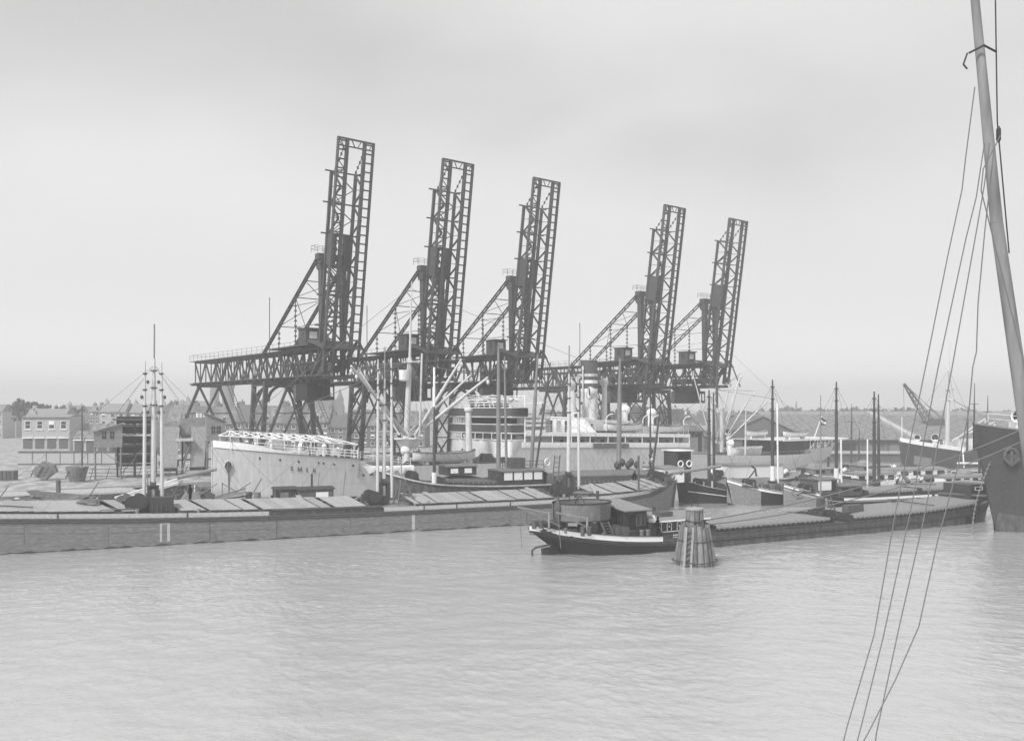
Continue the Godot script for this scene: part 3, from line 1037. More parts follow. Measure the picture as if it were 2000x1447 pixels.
	for i in 4:
		var x: float = nx[i]
		var y = 4.8 - i * 0.105
		var a = atan2(ship_half(x + 0.4, y) - ship_half(x - 0.4, y), 0.8)
		letters(hull, "name_letter", "EMIR"[i], V.call(x, y, ship_half(x, y) + 0.04), -a, 0.5, M.steel_mid)
	# forecastle: rails, ventilators, windlass, awning ridge
	var rp = []
	for i in 8:
		var x = 4.0 + i * 1.75
		rp.append(V.call(x, ship_top(x) - 0.05, ship_half(x, ship_top(x)) - 0.15))
	railing(s, rp, 1.1, 3, M.white)
	railing(s, rp.map(func(p): return Vector3(p.x, p.y, -p.z)), 1.1, 3, M.white)
	railing(s, [V.call(16.3, 5.8, -7.2), V.call(16.3, 5.8, 7.2)], 1.1, 3, M.white)
	var aw = MB.new()
	for sgn in [1.0, -1.0]:
		var n = 9
		for i in n:
			var x0 = 1.4 + i * 1.72; var x1 = x0 + 1.72
			var zy = func(x: float) -> Vector3: return Vector3(x, 8.95 - (x - 1.4) * 0.083, sgn * minf(1.0 + x * 0.42, 5.6))
			var ry = func(x: float) -> Vector3: return Vector3(x, 9.6 - (x - 1.4) * 0.066, 0)
			aw.bar(zy.call(x0), zy.call(x1), 0.13, 0.13)
			if sgn > 0 and i < 8:
				aw.bar(ry.call(x0 + 0.4), ry.call(x1 + 0.4), 0.13, 0.13)
			if i < 8:
				aw.bar(zy.call(x0), ry.call(x0 + 0.9), 0.1, 0.1)
				aw.bar(zy.call(x1), ry.call(x0 + 0.9), 0.1, 0.1)
		aw.bar(V.call(14.7, 8.7, 0), V.call(17.2, 7.65, sgn * 5.6), 0.12, 0.12)
	aw.bar(V.call(17.2, 7.65, -5.6), V.call(17.2, 7.65, 5.6), 0.12, 0.12)
	aw.bar(V.call(1.4, 8.95, -1.4), V.call(1.4, 8.95, 1.4), 0.12, 0.12)
	var awn = part("awning_frame", aw, M.white, s)
	for i in 6:
		var x = 1.6 + i * 3.0
		for sgn in [1.0, -1.0]:
			var zz = sgn * minf(1.0 + x * 0.42, 5.6)
			rod("awning_post", V.call(x, minf(ship_top(x), 7.4) - 0.2, zz), V.call(x, 8.95 - (x - 1.4) * 0.083, zz), 0.045, M.white, awn)
	var vz = [[4.5, 2.6, 1.6, 0.32, -1], [6.2, 3.4, 1.6, 0.32, -1], [9.0, -2, 1.6, 0.38, 1], [10.2, 3.2, 1.4, 0.55, 1], [12.6, -1.6, 1.9, 0.3, 1], [14.6, 5.2, 1.25, 0.3, -1], [13.4, 3.4, 1.5, 0.35, 1]]
	for q in vz:
		cowl(s, V.call(q[0], ship_top(q[0]) - 0.1, q[1]), q[2], q[3] * 0.8, V.call(q[4], 0, 0.9 if int(q[0]) == 10 else -0.8))
	winch(s, V.call(8.2, ship_top(8.2) - 0.1, 0.0), 1.3, M.white_old)
	block("deck_locker", 11.0, 5.5, -2.4, 13.2, 6.7, -0.4, M.white, s)
	for q in [[5.2, 3.4], [11.4, 5.6], [12.2, 5.8]]:
		rod("bollard", V.call(q[0], ship_top(q[0]) - 0.1, q[1]), V.call(q[0], ship_top(q[0]) + 0.55, q[1]), 0.17, M.white, s)
	# forward well: hatch, canvas hung over the bulwark, foremast and derricks
	var ht = MB.new()
	ht.bx(20.0, 3.5, -3.6, 25.8, 4.7, 3.6)
	ht.bx(30.6, 3.5, -3.6, 38.0, 4.7, 3.6)
	part("hatch_coaming", ht, M.deck_dark, s)
	var cv = MB.new()
	for q in [[16.9, 20.6], [21.0, 24.2]]:
		var rows = []
		for i in 9:
			var x = lerpf(q[0], q[1], i / 8.0)
			var dn = 0.75 + 0.35 * sin(i * 1.7 + q[0])
			var z = ship_half(x, 4.6) + 0.05
			rows.append([V.call(x, ship_top(x) + 0.12, z - 0.5), V.call(x, ship_top(x) + 0.1, z), V.call(x + 0.1 * sin(i), ship_top(x) - dn * 0.5, z + 0.04), V.call(x, ship_top(x) - dn, z + 0.03)])
		cv.grid(rows, true)
	part("canvas_sheet", cv, M.canvas, s)
	var cap = MB.new()
	cap.bx(20.5, 4.6, 7.35, 39.9, 4.74, 7.8)
	part("bulwark_rail", cap, M.steel_mid, hull)
	railing(s, [V.call(16.6, 5.8, 7.2), V.call(24.0, 4.7, 7.6)], 1.0, 3, M.white)
	var fm = MB.new()
	fm.tube(V.call(27.9, 3.4, 0), V.call(28.7, 19.6, 0), 0.5, 0.34, 12)
	fm.tube(V.call(28.7, 19.4, 0), V.call(29.05, 30.6, 0), 0.2, 0.07, 8)
	fm.bx(28.2, 18.9, -1.4, 29.2, 19.15, 1.4)
	var mast = part("foremast", fm, M.mast_white, s)
	rod("foremast_post", V.call(29.2, 8.4, 1.8), V.call(29.6, 20.2, 1.8), 0.15, M.mast_white, mast)
	var cn = MB.new()
	cn.lathe(V.call(27.75, 16.2, 0), [[0.02, 0.0], [0.55, 0.1], [0.72, 0.3], [0.76, 1.65], [0.7, 1.65], [0.66, 0.4], [0.02, 0.35]], 16)
	part("crows_nest", cn, M.white, mast)
	var mt = MB.new()
	mt.lathe(V.call(28.1, 7.6, 0), [[0.5, -1.6], [0.6, -1.4], [1.5, 0.3], [1.75, 0.4], [1.75, 0.55], [0.4, 0.6]], 14)
	part("mast_table", mt, M.white, mast)
	var mr = MB.new()
	for i in 10:
		var q = TAU * i / 10
		mr.bar(V.call(28.1 + cos(q) * 1.7, 8.1, sin(q) * 1.7), V.call(28.1 + cos(q) * 1.7, 8.9, sin(q) * 1.7), 0.05, 0.05)
		mr.bar(V.call(28.1 + cos(q) * 1.7, 8.85, sin(q) * 1.7), V.call(28.1 + cos(q + TAU / 10) * 1.7, 8.85, sin(q + TAU / 10) * 1.7), 0.05, 0.05)
	part("table_rail", mr, M.white, mast)
	cowl(s, V.call(27.2, 3.5, 1.6), 3.2, 0.62, V.call(-0.2, 0, -1.0))
	var top: Vector3 = V.call(28.7, 19.0, 0)
	derrick(s, V.call(27.4, 8.6, 1.2), V.call(16.4, 17.9, 5.2), top, M.mast_white, 0.26)
	derrick(s, V.call(27.4, 8.6, 0.6), V.call(18.0, 17.3, 3.8), top, M.mast_white, 0.24)
	derrick(s, V.call(27.6, 8.6, -1.0), V.call(22.6, 18.3, -4.2), top, M.mast_white, 0.2)
	derrick(s, V.call(28.8, 8.6, 1.2), V.call(34.2, 19.4, 5.0), top, M.mast_white, 0.24)
	derrick(s, V.call(28.8, 8.6, -1.0), V.call(39.6, 17.5, 0.0), top, M.mast_white, 0.22)
	derrick(s, V.call(28.9, 8.6, 1.0), V.call(38.2, 16.9, 6.0), top, M.mast_white, 0.24)
	var rg = MB.new()
	for q in [[26.0, 7.6], [27.6, 7.7], [29.2, 7.75], [30.8, 7.8]]:
		for sgn in [1.0, -1.0]:
			rg.rope([V.call(q[0], 4.6, sgn * q[1]), V.call(28.7, 19.0, sgn * 0.4)], 0.024, 4)
	rg.rope([V.call(0.6, 8.0, 0), V.call(28.7, 19.2, 0)], 0.04, 4)
	rg.rope([V.call(29.0, 29.5, 0), V.call(64.0, 20.0, 0)], 0.03, 4)
	rg.rope([V.call(1.5, 8.8, 0), V.call(29.0, 29.8, 0)], 0.03, 4)
	part("standing_rigging", rg, M.rope, s)
	winch(s, V.call(26.6, 3.5, 3.8), 1.1)
	winch(s, V.call(30.0, 3.5, 3.8), 1.1)
	winch(s, V.call(39.0, 4.6, 4.5), 0.9)
	# bridge: curved front in tiers
	var sh = func(x: float) -> float: return -(x - 42.0) * 0.024
	var front = func(b: MB, y0: float, y1: float, z1: float, xc: float, bow: float, side: float, wave := 0.0):  # a curved front with straight returns
		var lo = []
		var hi = []
		lo.append(V.call(xc + bow + side, y0, -z1)); hi.append(V.call(xc + bow + side, y1, -z1))
		for i in 25:
			var t = i / 12.0 - 1.0
			var x: float = xc + bow * t * t + wave * sin(i * 2.1)
			lo.append(V.call(x - wave * 1.5 * cos(i * 1.3), y0 + wave * 2.5 * absf(sin(i * 0.8)), t * z1)); hi.append(V.call(x, y1, t * z1))
		lo.append(V.call(xc + bow + side, y0, z1)); hi.append(V.call(xc + bow + side, y1, z1))
		b.grid([lo, hi], true)
		var lo2 = lo.map(func(p): return p + Vector3(0.1, 0, 0))
		var hi2 = hi.map(func(p): return p + Vector3(0.1, 0, 0))
		b.grid([lo2, hi2])
	var core = MB.new()
	core.bx(43.4, 3.5, -6.8, 49.5, 11.4, 6.8)
	var house = part("bridge_house", core, M.white_old, s)
	var fb = MB.new()
	front.call(fb, 5.0, 7.75, 7.7, 40.4, 0.9, 2.4, 0.14)
	part("front_canvas", fb, M.canvas, house)
	var f2 = MB.new()
	front.call(f2, 8.85, 10.0, 7.8, 40.3, 0.9, 2.6)
	part("lower_dodger", f2, M.dodger, house)
	var f3 = MB.new()
	front.call(f3, 11.2, 12.45, 8.0, 40.3, 0.9, 2.8)
	part("upper_dodger", f3, M.dodger, house)
	var fl = MB.new()
	for y in [7.75, 8.75, 10.0, 11.12, 12.45]:
		front.call(fl, y, y + 0.11, 7.85 if y < 11 else 8.05, 40.25, 0.9, 2.7)
	part("front_rail", fl, M.white, house)
	var fd = MB.new()
	fd.bx(41.2, 8.62, -7.7, 49.5, 8.74, 7.7)
	fd.bx(41.2, 11.0, -7.8, 47.0, 11.12, 7.8)
	fd.bx(41.2, 7.62, -7.6, 43.4, 7.72, 7.6)
	part("bridge_deck", fd, M.white_old, house)
	for i in 9:
		var t = i / 4.0 - 1.0
		rod("front_post", V.call(40.35 + 0.9 * t * t, 7.8, t * 7.6), V.call(40.35 + 0.9 * t * t, 8.8, t * 7.6), 0.07, M.white, house)
	for i in 7:
		var t = i / 3.0 - 1.0
		block("front_window", 43.34, 7.95, t * 5.6 - 0.36, 43.4, 8.5, t * 5.6 + 0.36, M.glass, house)
	block("wheelhouse_window", 43.35, 10.15, -6.2, 43.4, 10.9, 6.2, M.dark, house)
	var ww = MB.new()
	for i in 5:
		ww.bx(40.9, 10.1, -6.4 + i * 0.62, 41.0, 11.0, -6.32 + i * 0.62)
	ww.bx(40.88, 10.95, -6.5, 41.02, 11.08, -3.7)
	ww.bx(40.88, 10.02, -6.5, 41.02, 10.12, -3.7)
	part("wing_window_frame", ww, M.white, house)
	rod("corner_post", V.call(43.6, 6.6, 7.85), V.call(43.6, 14.1, 7.85), 0.11, M.white, house)
	rod("corner_post", V.call(43.6, 6.6, -7.85), V.call(43.6, 13.3, -7.85), 0.11, M.white, house)
	railing(house, [V.call(41.4, 12.5, -7.8), V.call(40.3, 12.5, 0), V.call(41.4, 12.5, 7.8), V.call(46.8, 12.5, 7.8)], 0.85, 2, M.white, 0.045)
	var sc = MB.new()
	sc.tube(V.call(42.2, 12.4, -1.0), V.call(42.2, 13.2, -1.0), 0.25, 0.25, 10)
	sc.bx(43.0, 12.4, 1.2, 44.6, 13.3, 2.8)
	sc.lathe(V.call(42.4, 13.0, 4.4), [[0.02, -0.3], [0.4, -0.25], [0.45, 0.3], [0.02, 0.35]], 10)
	part("bridge_instrument", sc, M.steel_mid, house)
	# awning frame over the upper bridge
	var ab = MB.new()
	for i in 7:
		var z = -7.8 + i * 2.6
		ab.bar(V.call(40.6 + 0.014 * z * z, 13.5, z), V.call(43.6, 14.5 - absf(z) * 0.1, z), 0.1, 0.12)
		ab.bar(V.call(43.6, 14.5 - absf(z) * 0.1, z), V.call(47.6, 13.7, z), 0.1, 0.12)
		ab.bar(V.call(40.6 + 0.014 * z * z, 13.2, z), V.call(47.6, 13.4, z), 0.08, 0.1)
	for x in [40.8, 42.2, 43.6, 45.6, 47.6]:
		for k in 3:
			var y = 14.5 - absf(x - 43.6) * 0.24 - 0.02
			ab.bar(V.call(x + 0.25 * (k - 1) + (0.6 if x < 42 and k != 1 else 0.0), y - 0.12 * k, -7.8 + 5.2 * k), V.call(x + 0.25 * (k - 1), y - 0.12 * k, -2.6 + 5.2 * k), 0.1, 0.12)
	part("bridge_awning_frame", ab, M.white, house)
	for q in [[41.6, 7.8], [47.4, 7.7], [41.6, -7.8], [47.4, -7.7], [40.6, 0.0]]:
		rod("awning_post", V.call(q[0], 12.4, q[1]), V.call(q[0], 13.6, q[1]), 0.06, M.white, house)
	rod("pole", V.call(41.4, 13.3, -1.0), V.call(41.4, 15.6, -1.0), 0.05, M.white, house)
	# kingpost in front of the bridge
	var kp = MB.new()
	kp.tube(V.call(35.9, 3.5, 4.6), V.call(35.7, 12.0, 4.6), 0.5, 0.42, 12)
	kp.lathe(V.call(35.7, 12.2, 4.6), [[0.42, -0.3], [0.62, -0.2], [0.62, 0.2], [0.45, 0.35], [0.02, 0.4]], 12)
	part("kingpost", kp, M.white_old, s)
	# promenade: white bulwark, posts, fascia, inner house with windows and doors
	var slab = func(b: MB, x0: float, x1: float, y0: float, y1: float, z0: float, z1: float):
		var a: float = sh.call(x0); var c: float = sh.call(x1)
		b.hexa([V.call(x0, y0 + a, z1), V.call(x1, y0 + c, z1), V.call(x1, y0 + c, z0), V.call(x0, y0 + a, z0), V.call(x0, y1 + a, z1), V.call(x1, y1 + c, z1), V.call(x1, y1 + c, z0), V.call(x0, y1 + a, z0)])
	var pm2 = MB.new()
	for sgn in [1.0, -1.0]:
		slab.call(pm2, 43.0, 80.2, 6.62, 7.5, sgn * 7.9 - 0.06, sgn * 7.9 + 0.06)
	slab.call(pm2, 80.1, 80.25, 5.6, 7.5, -7.9, 7.9)
	part("promenade_bulwark", pm2, M.white, s)
	var fas = MB.new()
	for sgn in [1.0, -1.0]:
		slab.call(fas, 43.6, 80.25, 8.42, 9.0, sgn * 7.92 - 0.06, sgn * 7.92 + 0.06)
	slab.call(fas, 80.1, 80.3, 8.42, 9.0, -7.9, 7.9)
	var boat_deck = part("boat_deck", fas, M.white, s)
	var bd = MB.new()
	slab.call(bd, 43.4, 80.2, 8.45, 8.58, -7.85, 7.85)
	part("boat_deck_planking", bd, M.deck, boat_deck)
	var ih = MB.new()
	slab.call(ih, 49.5, 79.0, 5.7, 8.45, -5.6, 5.6)
	var inner = part("deckhouse", ih, M.white_old, s)
	for i in 10:
		var x = 45.0 + i * 3.9
		rod("promenade_post", V.call(x, 7.4 + sh.call(x), 7.9), V.call(x, 8.5 + sh.call(x), 7.9), 0.08, M.white, boat_deck)
	for i in 13:
		var x = 50.6 + i * 2.2
		if i % 4 == 1:
			block("door", x - 0.4, 5.8 + sh.call(x), 5.6, x + 0.4, 7.9 + sh.call(x), 5.66, M.wood_dark, inner)
		else:
			block("window", x - 0.38, 7.2 + sh.call(x), 5.6, x + 0.38, 7.95 + sh.call(x), 5.66, M.glass, inner)
	# wooden stage along the side, and overboard pipes
	var sg = MB.new()
	slab.call(sg, 57.2, 64.9, 6.55, 7.35, 8.0, 8.35)
	part("side_stage", sg, M.wood, s)
	# boat deck aft of the bridge: awning, casing, skylights
	var wh = MB.new()
	wh.bx(49.5, 8.7, -6.0, 50.2, 11.0, 6.0)
	wh.bx(46.4, 8.7, 5.2, 49.5, 10.6, 6.8)
	part("bridge_wing", wh, M.white_old, house)
	var ws = MB.new()
	for y in [8.9, 9.75, 10.4]:
		ws.bx(43.8, y, 7.75, 47.6, y + 0.32, 7.86)
	part("wing_screen", ws, M.white, house)
	for i in 6:
		var x = 47.6 + i * 1.75
		rod("boat_deck_post", V.call(x, 8.8 + sh.call(x), 7.5), V.call(x, 11.1 + sh.call(x), 7.5), 0.06, M.white, boat_deck)
		block("panel", x + 0.3, 9.0 + sh.call(x), 4.0, x + 1.2, 10.8 + sh.call(x), 4.1, M.white_old if i % 2 else M.dodger, boat_deck)
	var a2 = MB.new()
	slab.call(a2, 47.0, 57.5, 11.1, 11.22, 7.4, 7.6)
	slab.call(a2, 47.0, 57.5, 11.1, 11.22, -2.0, -1.8)
	for i in 7:
		var x = 47.2 + i * 1.7
		a2.bar(V.call(x, 11.2 + sh.call(x), 7.5), V.call(x, 11.45 + sh.call(x), -2.0), 0.09, 0.1)
	part("awning_rafter", a2, M.white, boat_deck)
	railing(boat_deck, [V.call(47.6, 8.85, 7.7), V.call(58.0, 8.62, 7.7)], 1.1, 3, M.white)
	railing(boat_deck, [V.call(69.0, 8.3, 7.7), V.call(80.1, 8.1, 7.7)], 1.0, 3, M.white)
	var cs = MB.new()
	slab.call(cs, 55.8, 67.0, 8.55, 11.1, -4.0, 4.2)
	cs.hexa([V.call(55.0, 8.3, 7.6), V.call(58.9, 8.2, 7.6), V.call(58.9, 8.2, 4.2), V.call(55.0, 8.3, 4.2), V.call(55.8, 10.8, 4.4), V.call(58.9, 10.7, 4.4), V.call(58.9, 10.7, 4.2), V.call(55.8, 10.8, 4.2)])
	var casing = part("engine_casing", cs, M.white, s)
	for x in [57.0, 60.5, 64.0]:
		block("casing_port", x - 0.14, 9.6, 4.2, x + 0.14, 9.9, 4.46, M.black, casing)
	var sk = MB.new()
	slab.call(sk, 68.6, 76.0, 8.55, 10.2, -3.4, 3.4)
	part("after_house", sk, M.white_old, s)
	for i in 4:
		rod("skylight", V.call(69.6 + i * 1.6, 9.9, -1.2), V.call(69.6 + i * 1.6, 10.3, -1.2), 0.5, M.white_old, s)
	var dh = MB.new()
	slab.call(dh, 59.2, 63.0, 8.55, 9.3, 5.0, 7.4)
	part("coal_bunker_hatch", dh, M.iron, s)
	# funnel
	var fn = MB.new()
	fn.tube(V.call(64.0, 8.0, 0), V.call(64.0, 15.2, 0), 1.45, 1.42, 28, false)
	var funnel = part("funnel", fn, M.white_old, s)
	var bands = [[15.2, 15.75, M.white], [15.75, 16.6, M.steel_mid], [16.6, 17.15, M.white], [17.15, 17.75, M.steel_mid], [17.75, 18.2, M.white_old], [18.2, 20.3, M.steel_mid]]
	for q in bands:
		var bm = MB.new()
		bm.tube(V.call(64.0, q[0], 0), V.call(64.0, q[1], 0), 1.43, 1.43, 28, false)
		if q[1] > 20:
			bm.lathe(V.call(64.0, q[1], 0), [[1.43, 0.0], [1.5, 0.02], [1.5, 0.12], [1.3, 0.12], [1.28, -1.0], [0.02, -1.0]], 28)
		part("funnel_band", bm, q[2], funnel)
	var sp = MB.new()
	sp.tube(V.call(62.3, 9, 0.3), V.call(62.3, 18.6, 0.3), 0.14, 0.14, 8)
	sp.lathe(V.call(62.3, 18.6, 0.3), [[0.14, 0.0], [0.22, 0.3], [0.15, 0.8], [0.02, 0.9]], 8)
	part("steam_pipe", sp, M.mast_white, funnel)
	var fs = MB.new()
	for q in [[57.0, 6.0], [70.5, 6.0], [57.0, -6.0], [70.5, -6.0]]:
		fs.rope([V.call(q[0], 8.7, q[1]), V.call(64.0, 18.1, signf(q[1]) * 1.4)], 0.025, 4)
	part("funnel_stay", fs, M.rope, funnel)
	cowl(s, V.call(59.0, 8.6, 1.4), 8.0, 0.72, V.call(-0.95, 0, -0.4), M.mast_white)
	cowl(s, V.call(61.6, 8.6, 3.4), 6.8, 0.85, V.call(-0.95, 0, -0.5), M.mast_white)
	cowl(s, V.call(67.6, 8.6, 0.0), 8.6, 0.62, V.call(0.8, 0, -1.0), M.mast_white)
	cowl(s, V.call(74.5, 8.4, -2.0), 4.2, 0.75, V.call(1, 0, -0.6), M.white)
	cowl(s, V.call(78.0, 8.0, 1.0), 4.0, 0.75, V.call(1, 0, -0.6), M.white)
	for x in [53.2, 60.8, 69.2, 71.6, 79.3]:
		davit(s, x, 8.6 + sh.call(x), 7.3, 3.4, 1.3)
	# after deck: derrick posts, hatch, winches
	var am = MB.new()
	for z in [-1.2, 1.2]:
		am.tube(V.call(97.3, 3.0, z), V.call(97.3, 12.6, z), 0.4, 0.36, 10)
	am.bx(96.9, 12.2, -1.7, 97.7, 12.6, 1.7)
	var aft = part("aftermast", am, M.mast_white, s)
	var at2 = MB.new()
	at2.tube(V.call(97.3, 12.4, 0), V.call(97.6, 26.0, 0), 0.3, 0.09, 8)
	part("topmast", at2, M.mast_dark, aft)
	var tp: Vector3 = V.call(97.4, 16.0, 0)
	for q in [[104.3, 18.8, 0.0], [104.7, 15.9, 3.0], [107.2, 14.5, 5.0], [106.6, 18.0, -4.0], [100.8, 19.2, 3.0]]:
		derrick(s, V.call(98.0, 5.8, q[2] * 0.2), V.call(q[0], q[1], q[2]), tp, M.mast_white, 0.15)
	for q in [[94.0, 19.0, -3.0], [86.1, 12.3, 2.0], [92.5, 14.0, 3.5]]:
		derrick(s, V.call(96.6, 5.8, q[2] * 0.2), V.call(q[0], q[1], q[2]), tp, M.mast_white, 0.15)
	var h2 = MB.new()
	h2.bx(84.0, 3.0, -3.4, 92.0, 4.1, 3.4)
	h2.bx(101.0, 3.0, -3.4, 110.0, 4.1, 3.4)
	part("hatch_coaming", h2, M.deck_dark, s)
	cowl(s, V.call(94.0, 3.0, 5.6), 3.4, 0.6, V.call(1, 0, 0.3))
	cowl(s, V.call(106.0, 3.0, -4.0), 5.2, 0.6, V.call(-1, 0, 0.3))
	winch(s, V.call(95.5, 3.0, 3.2), 1.0)
	winch(s, V.call(99.5, 3.0, 3.2), 1.0)
	var r2 = MB.new()
	for q in [94.5, 96.5, 98.5]:
		for sgn in [1.0, -1.0]:
			r2.rope([V.call(q, 4.0, sgn * 7.9), tp], 0.03, 4)
	r2.rope([V.call(97.5, 25.5, 0), V.call(64.0, 20.2, 0)], 0.025, 4)
	r2.rope([V.call(97.5, 25.5, 0), V.call(131.0, 7.0, 0)], 0.025, 4)
	part("after_rigging", r2, M.rope, s)
	# poop: deckhouse, docking platform with white posts and raking struts
	var ph = MB.new()
	ph.bx(112.0, 3.0, -5.2, 121.0, 6.4, 5.2)
	var poop = part("poop_house", ph, M.dodger, s)
	var pp = MB.new()
	pp.bx(109.0, 6.3, -7.0, 131.5, 6.42, 6.6)
	part("docking_platform", pp, M.white_old, poop)
	var pe = MB.new()
	pe.bx(109.0, 6.2, 6.6, 131.6, 6.5, 6.75)
	pe.bx(131.5, 6.2, -7.0, 131.65, 6.5, 6.75)
	part("platform_edge", pe, M.white, poop)
	for i in 6:
		var x = 118.2 + i * 2.6
		var z = minf(6.5, ship_half(x, 5.0) - 0.1)
		rod("platform_post", V.call(x, ship_top(x) - 0.1, z), V.call(x, 6.25, 6.5), 0.1, M.white, poop)
		if i < 5:
			rod("platform_strut", V.call(x + 0.2, ship_top(x), z), V.call(x + 1.9, 6.25, 6.5), 0.08, M.white, poop)
	var pz = []
	for i in 7:
		var x = 117.5 + i * 2.3
		pz.append(V.call(x, ship_top(x), maxf(ship_half(x, 5.0) - 0.2, 0.5)))
	railing(s, pz, 0.95, 3, M.white)
	var ez = MB.new()
	ez.tube(V.call(129.6, 6.4, 0), V.call(132.4, 11.0, 0), 0.09, 0.06, 6)
	part("ensign_staff", ez, M.white, s)
	var fg = [M.black, M.bright, M.steel_mid]
	for k in 3:
		var b = MB.new()
		var rows = []
		for i in 9:
			var t = i / 8.0
			var row = []
			for j in 3:
				var y = 10.6 - k * 0.42 - j * 0.21 - t * 0.55
				row.append(V.call(132.2 - (k + j * 0.5) * 0.25 + t * 1.9, y, 0.16 * sin(t * 7.0 + k * 0.3)))
			rows.append(row)
		b.grid(rows)
		part("ensign_stripe", b, fg[k], s)
	# boats
	var d = 38.8
	lifeboat("white lifeboat hung in davits just aft of the funnel, on the ship's boat deck", on_ship(s, 65.0, 8.55, 6.9), 0, d, 8.8)
	lifeboat("white lifeboat in davits at the after end of the ship's boat deck", on_ship(s, 75.4, 8.2, 6.9), 0, d, 8.2)
	lifeboat("canvas-covered pale lifeboat low on the after deck, below the stern mast", on_ship(s, 99.0, 3.4, 5.6), 4, d, 10.0, 2.8, 1.6, true)
	lifeboat("white boat on the poop platform beside the ensign staff", on_ship(s, 116.0, 6.85, 4.6), 0, d, 8.2, 2.3, 0.95)
	lifeboat("pale boat on the far side of the poop platform, with a ventilator before it", on_ship(s, 115.6, 6.85, -4.4), 0, d, 7.6, 2.3, 0.95)
	lifeboat("grey ship's boat stowed on the fore deck between foremast and kingpost", on_ship(s, 31.6, 4.8, 4.6), 2, d, 11.0, 2.6, 1.3)
	return s


# ---------------------------------------------------------------- river barges
# local frame: x from one end (0) to the other (length), z towards the near side, y above the water
class Form:
	var length = 60.0
	var beam = 8.0
	var l0 = 8.0      # how far the ends taper
	var l1 = 8.0
	var p0 = 2.4
	var p1 = 2.4
	var r0 = 0.6      # rake of the ends
	var r1 = 0.6
	var fb = 2.0      # freeboard amidships, then the sheer
	var a0 = 1.0
	var x0 = 30.0
	var a1 = 0.8
	var x1 = 40.0
	var tip0 = 0.0
	var tip1 = 0.8
	var tl = 7.0
	var s0 = 0.0      # where the hull begins

	func top(x: float) -> float:
		var y: float = fb
		if x < x0:
			y += a0 * pow((x0 - x) / x0, 2.0)
		if x > x1:
			y += a1 * pow((x - x1) / (length - x1), 2.0)
		if x < tl:
			y += tip0 * pow((tl - x) / tl, 2.0)
		if x > length - tl:
			y += tip1 * pow((x - length + tl) / tl, 2.0)
		return y

	func half(x: float, y: float) -> float:
		var ta: float = (x - s0 - r0 * (1.0 - clampf(y / top(0.0), 0.0, 1.0))) / l0
		var tb: float = (length - r1 * (1.0 - clampf(y / top(length), 0.0, 1.0)) - x) / l1
		var w: float = beam * 0.5
		w *= 1.0 - pow(1.0 - clampf(ta, 0.0, 1.0), p0)
		w *= 1.0 - pow(1.0 - clampf(tb, 0.0, 1.0), p1)
		return w + 0.04

	func bottom(x: float) -> float:
		var y = -0.7
		if r0 > 0.05 and x < s0 + r0:
			y = maxf(y, (top(0.0) - 0.82) * (1.0 - (x - s0) / r0))
		if r1 > 0.05 and x > length - r1:
			y = maxf(y, top(length) * (1.0 - (length - x) / r1) - 0.25)
		return y

func hull_mesh(f: Form, lo: Callable, hi: Callable, off: float, xa: float, xb: float, n: int, ny: int) -> MB:
	var b = MB.new()
	for s in [1.0, -1.0]:
		var rows = []
		for i in n + 1:
			var t = float(i) / n
			t = t + 0.10 * sin(TAU * t) * -0.9 if xb - xa > 30.0 else t
			var x = lerpf(xa, xb, t)
			var row = []
			for j in ny + 1:
				var y: float = lerpf(lo.call(x), hi.call(x), float(j) / ny)
				row.append(Vector3(x, y, s * (f.half(x, y) + off)))
			rows.append(row)
		b.grid(rows, s > 0)
	return b

func strip(f: Form, p: Node, called: String, xa: float, xb: float, down0: float, down1: float, off: float, mat: Material) -> MeshInstance3D:  # a band along both sides, measured down from the sheer
	var n = maxi(6, int((xb - xa) / 1.2))
	var b = hull_mesh(f, func(x: float) -> float: return f.top(x) - down1, func(x: float) -> float: return f.top(x) - down0, off, xa, xb, n, 1)
	# top and bottom faces so that the band has thickness
	for i in n:
		var x0: float = lerpf(xa, xb, float(i) / n)
		var x1: float = lerpf(xa, xb, float(i + 1) / n)
		for s in [1.0, -1.0]:
			for d in [down0, down1]:
				var ya: float = f.top(x0) - d
				var yb: float = f.top(x1) - d
				var q = [Vector3(x0, ya, s * (f.half(x0, ya) - 0.02)), Vector3(x1, yb, s * (f.half(x1, yb) - 0.02)), Vector3(x1, yb, s * (f.half(x1, yb) + off)), Vector3(x0, ya, s * (f.half(x0, ya) + off))]
				if (s > 0) == (d == down0):
					b.quad(q[3], q[2], q[1], q[0])
				else:
					b.quad(q[0], q[1], q[2], q[3])
	return part(called, b, mat, p)

func barge_hull(f: Form, s: Node, mat: Material, deck_mat: Material, deck_down := 0.12) -> MeshInstance3D:
	var hull = part("hull", hull_mesh(f, f.bottom, f.top, 0.0, f.s0, f.length, int(f.length * 1.6), 8), mat, s)
	var d = MB.new()
	var n = int(f.length)
	for i in n:
		var xa: float = lerpf(f.s0, f.length, float(i) / n)
		var xb: float = lerpf(f.s0, f.length, (i + 1.0) / n)
		var ya: float = f.top(xa) - deck_down
		var yb: float = f.top(xb) - deck_down
		d.quad(Vector3(xa, ya, f.half(xa, ya) - 0.03), Vector3(xb, yb, f.half(xb, yb) - 0.03), Vector3(xb, yb, -f.half(xb, yb) + 0.03), Vector3(xa, ya, -f.half(xa, ya) + 0.03))
	part("deck", d, deck_mat, s)
	return hull

func bollard_pair(p: Node, x: float, y: float, z: float, mat: Material, h := 0.6, r := 0.16):
	for k in 2:
		var b = MB.new()
		var c = Vector3(x + k * 0.65, y, z)
		b.lathe(c, [[r, 0.0], [r, h * 0.85], [r * 1.25, h * 0.88], [r * 1.2, h], [0.01, h + 0.03]], 10)
		part("bollard", b, mat, p)

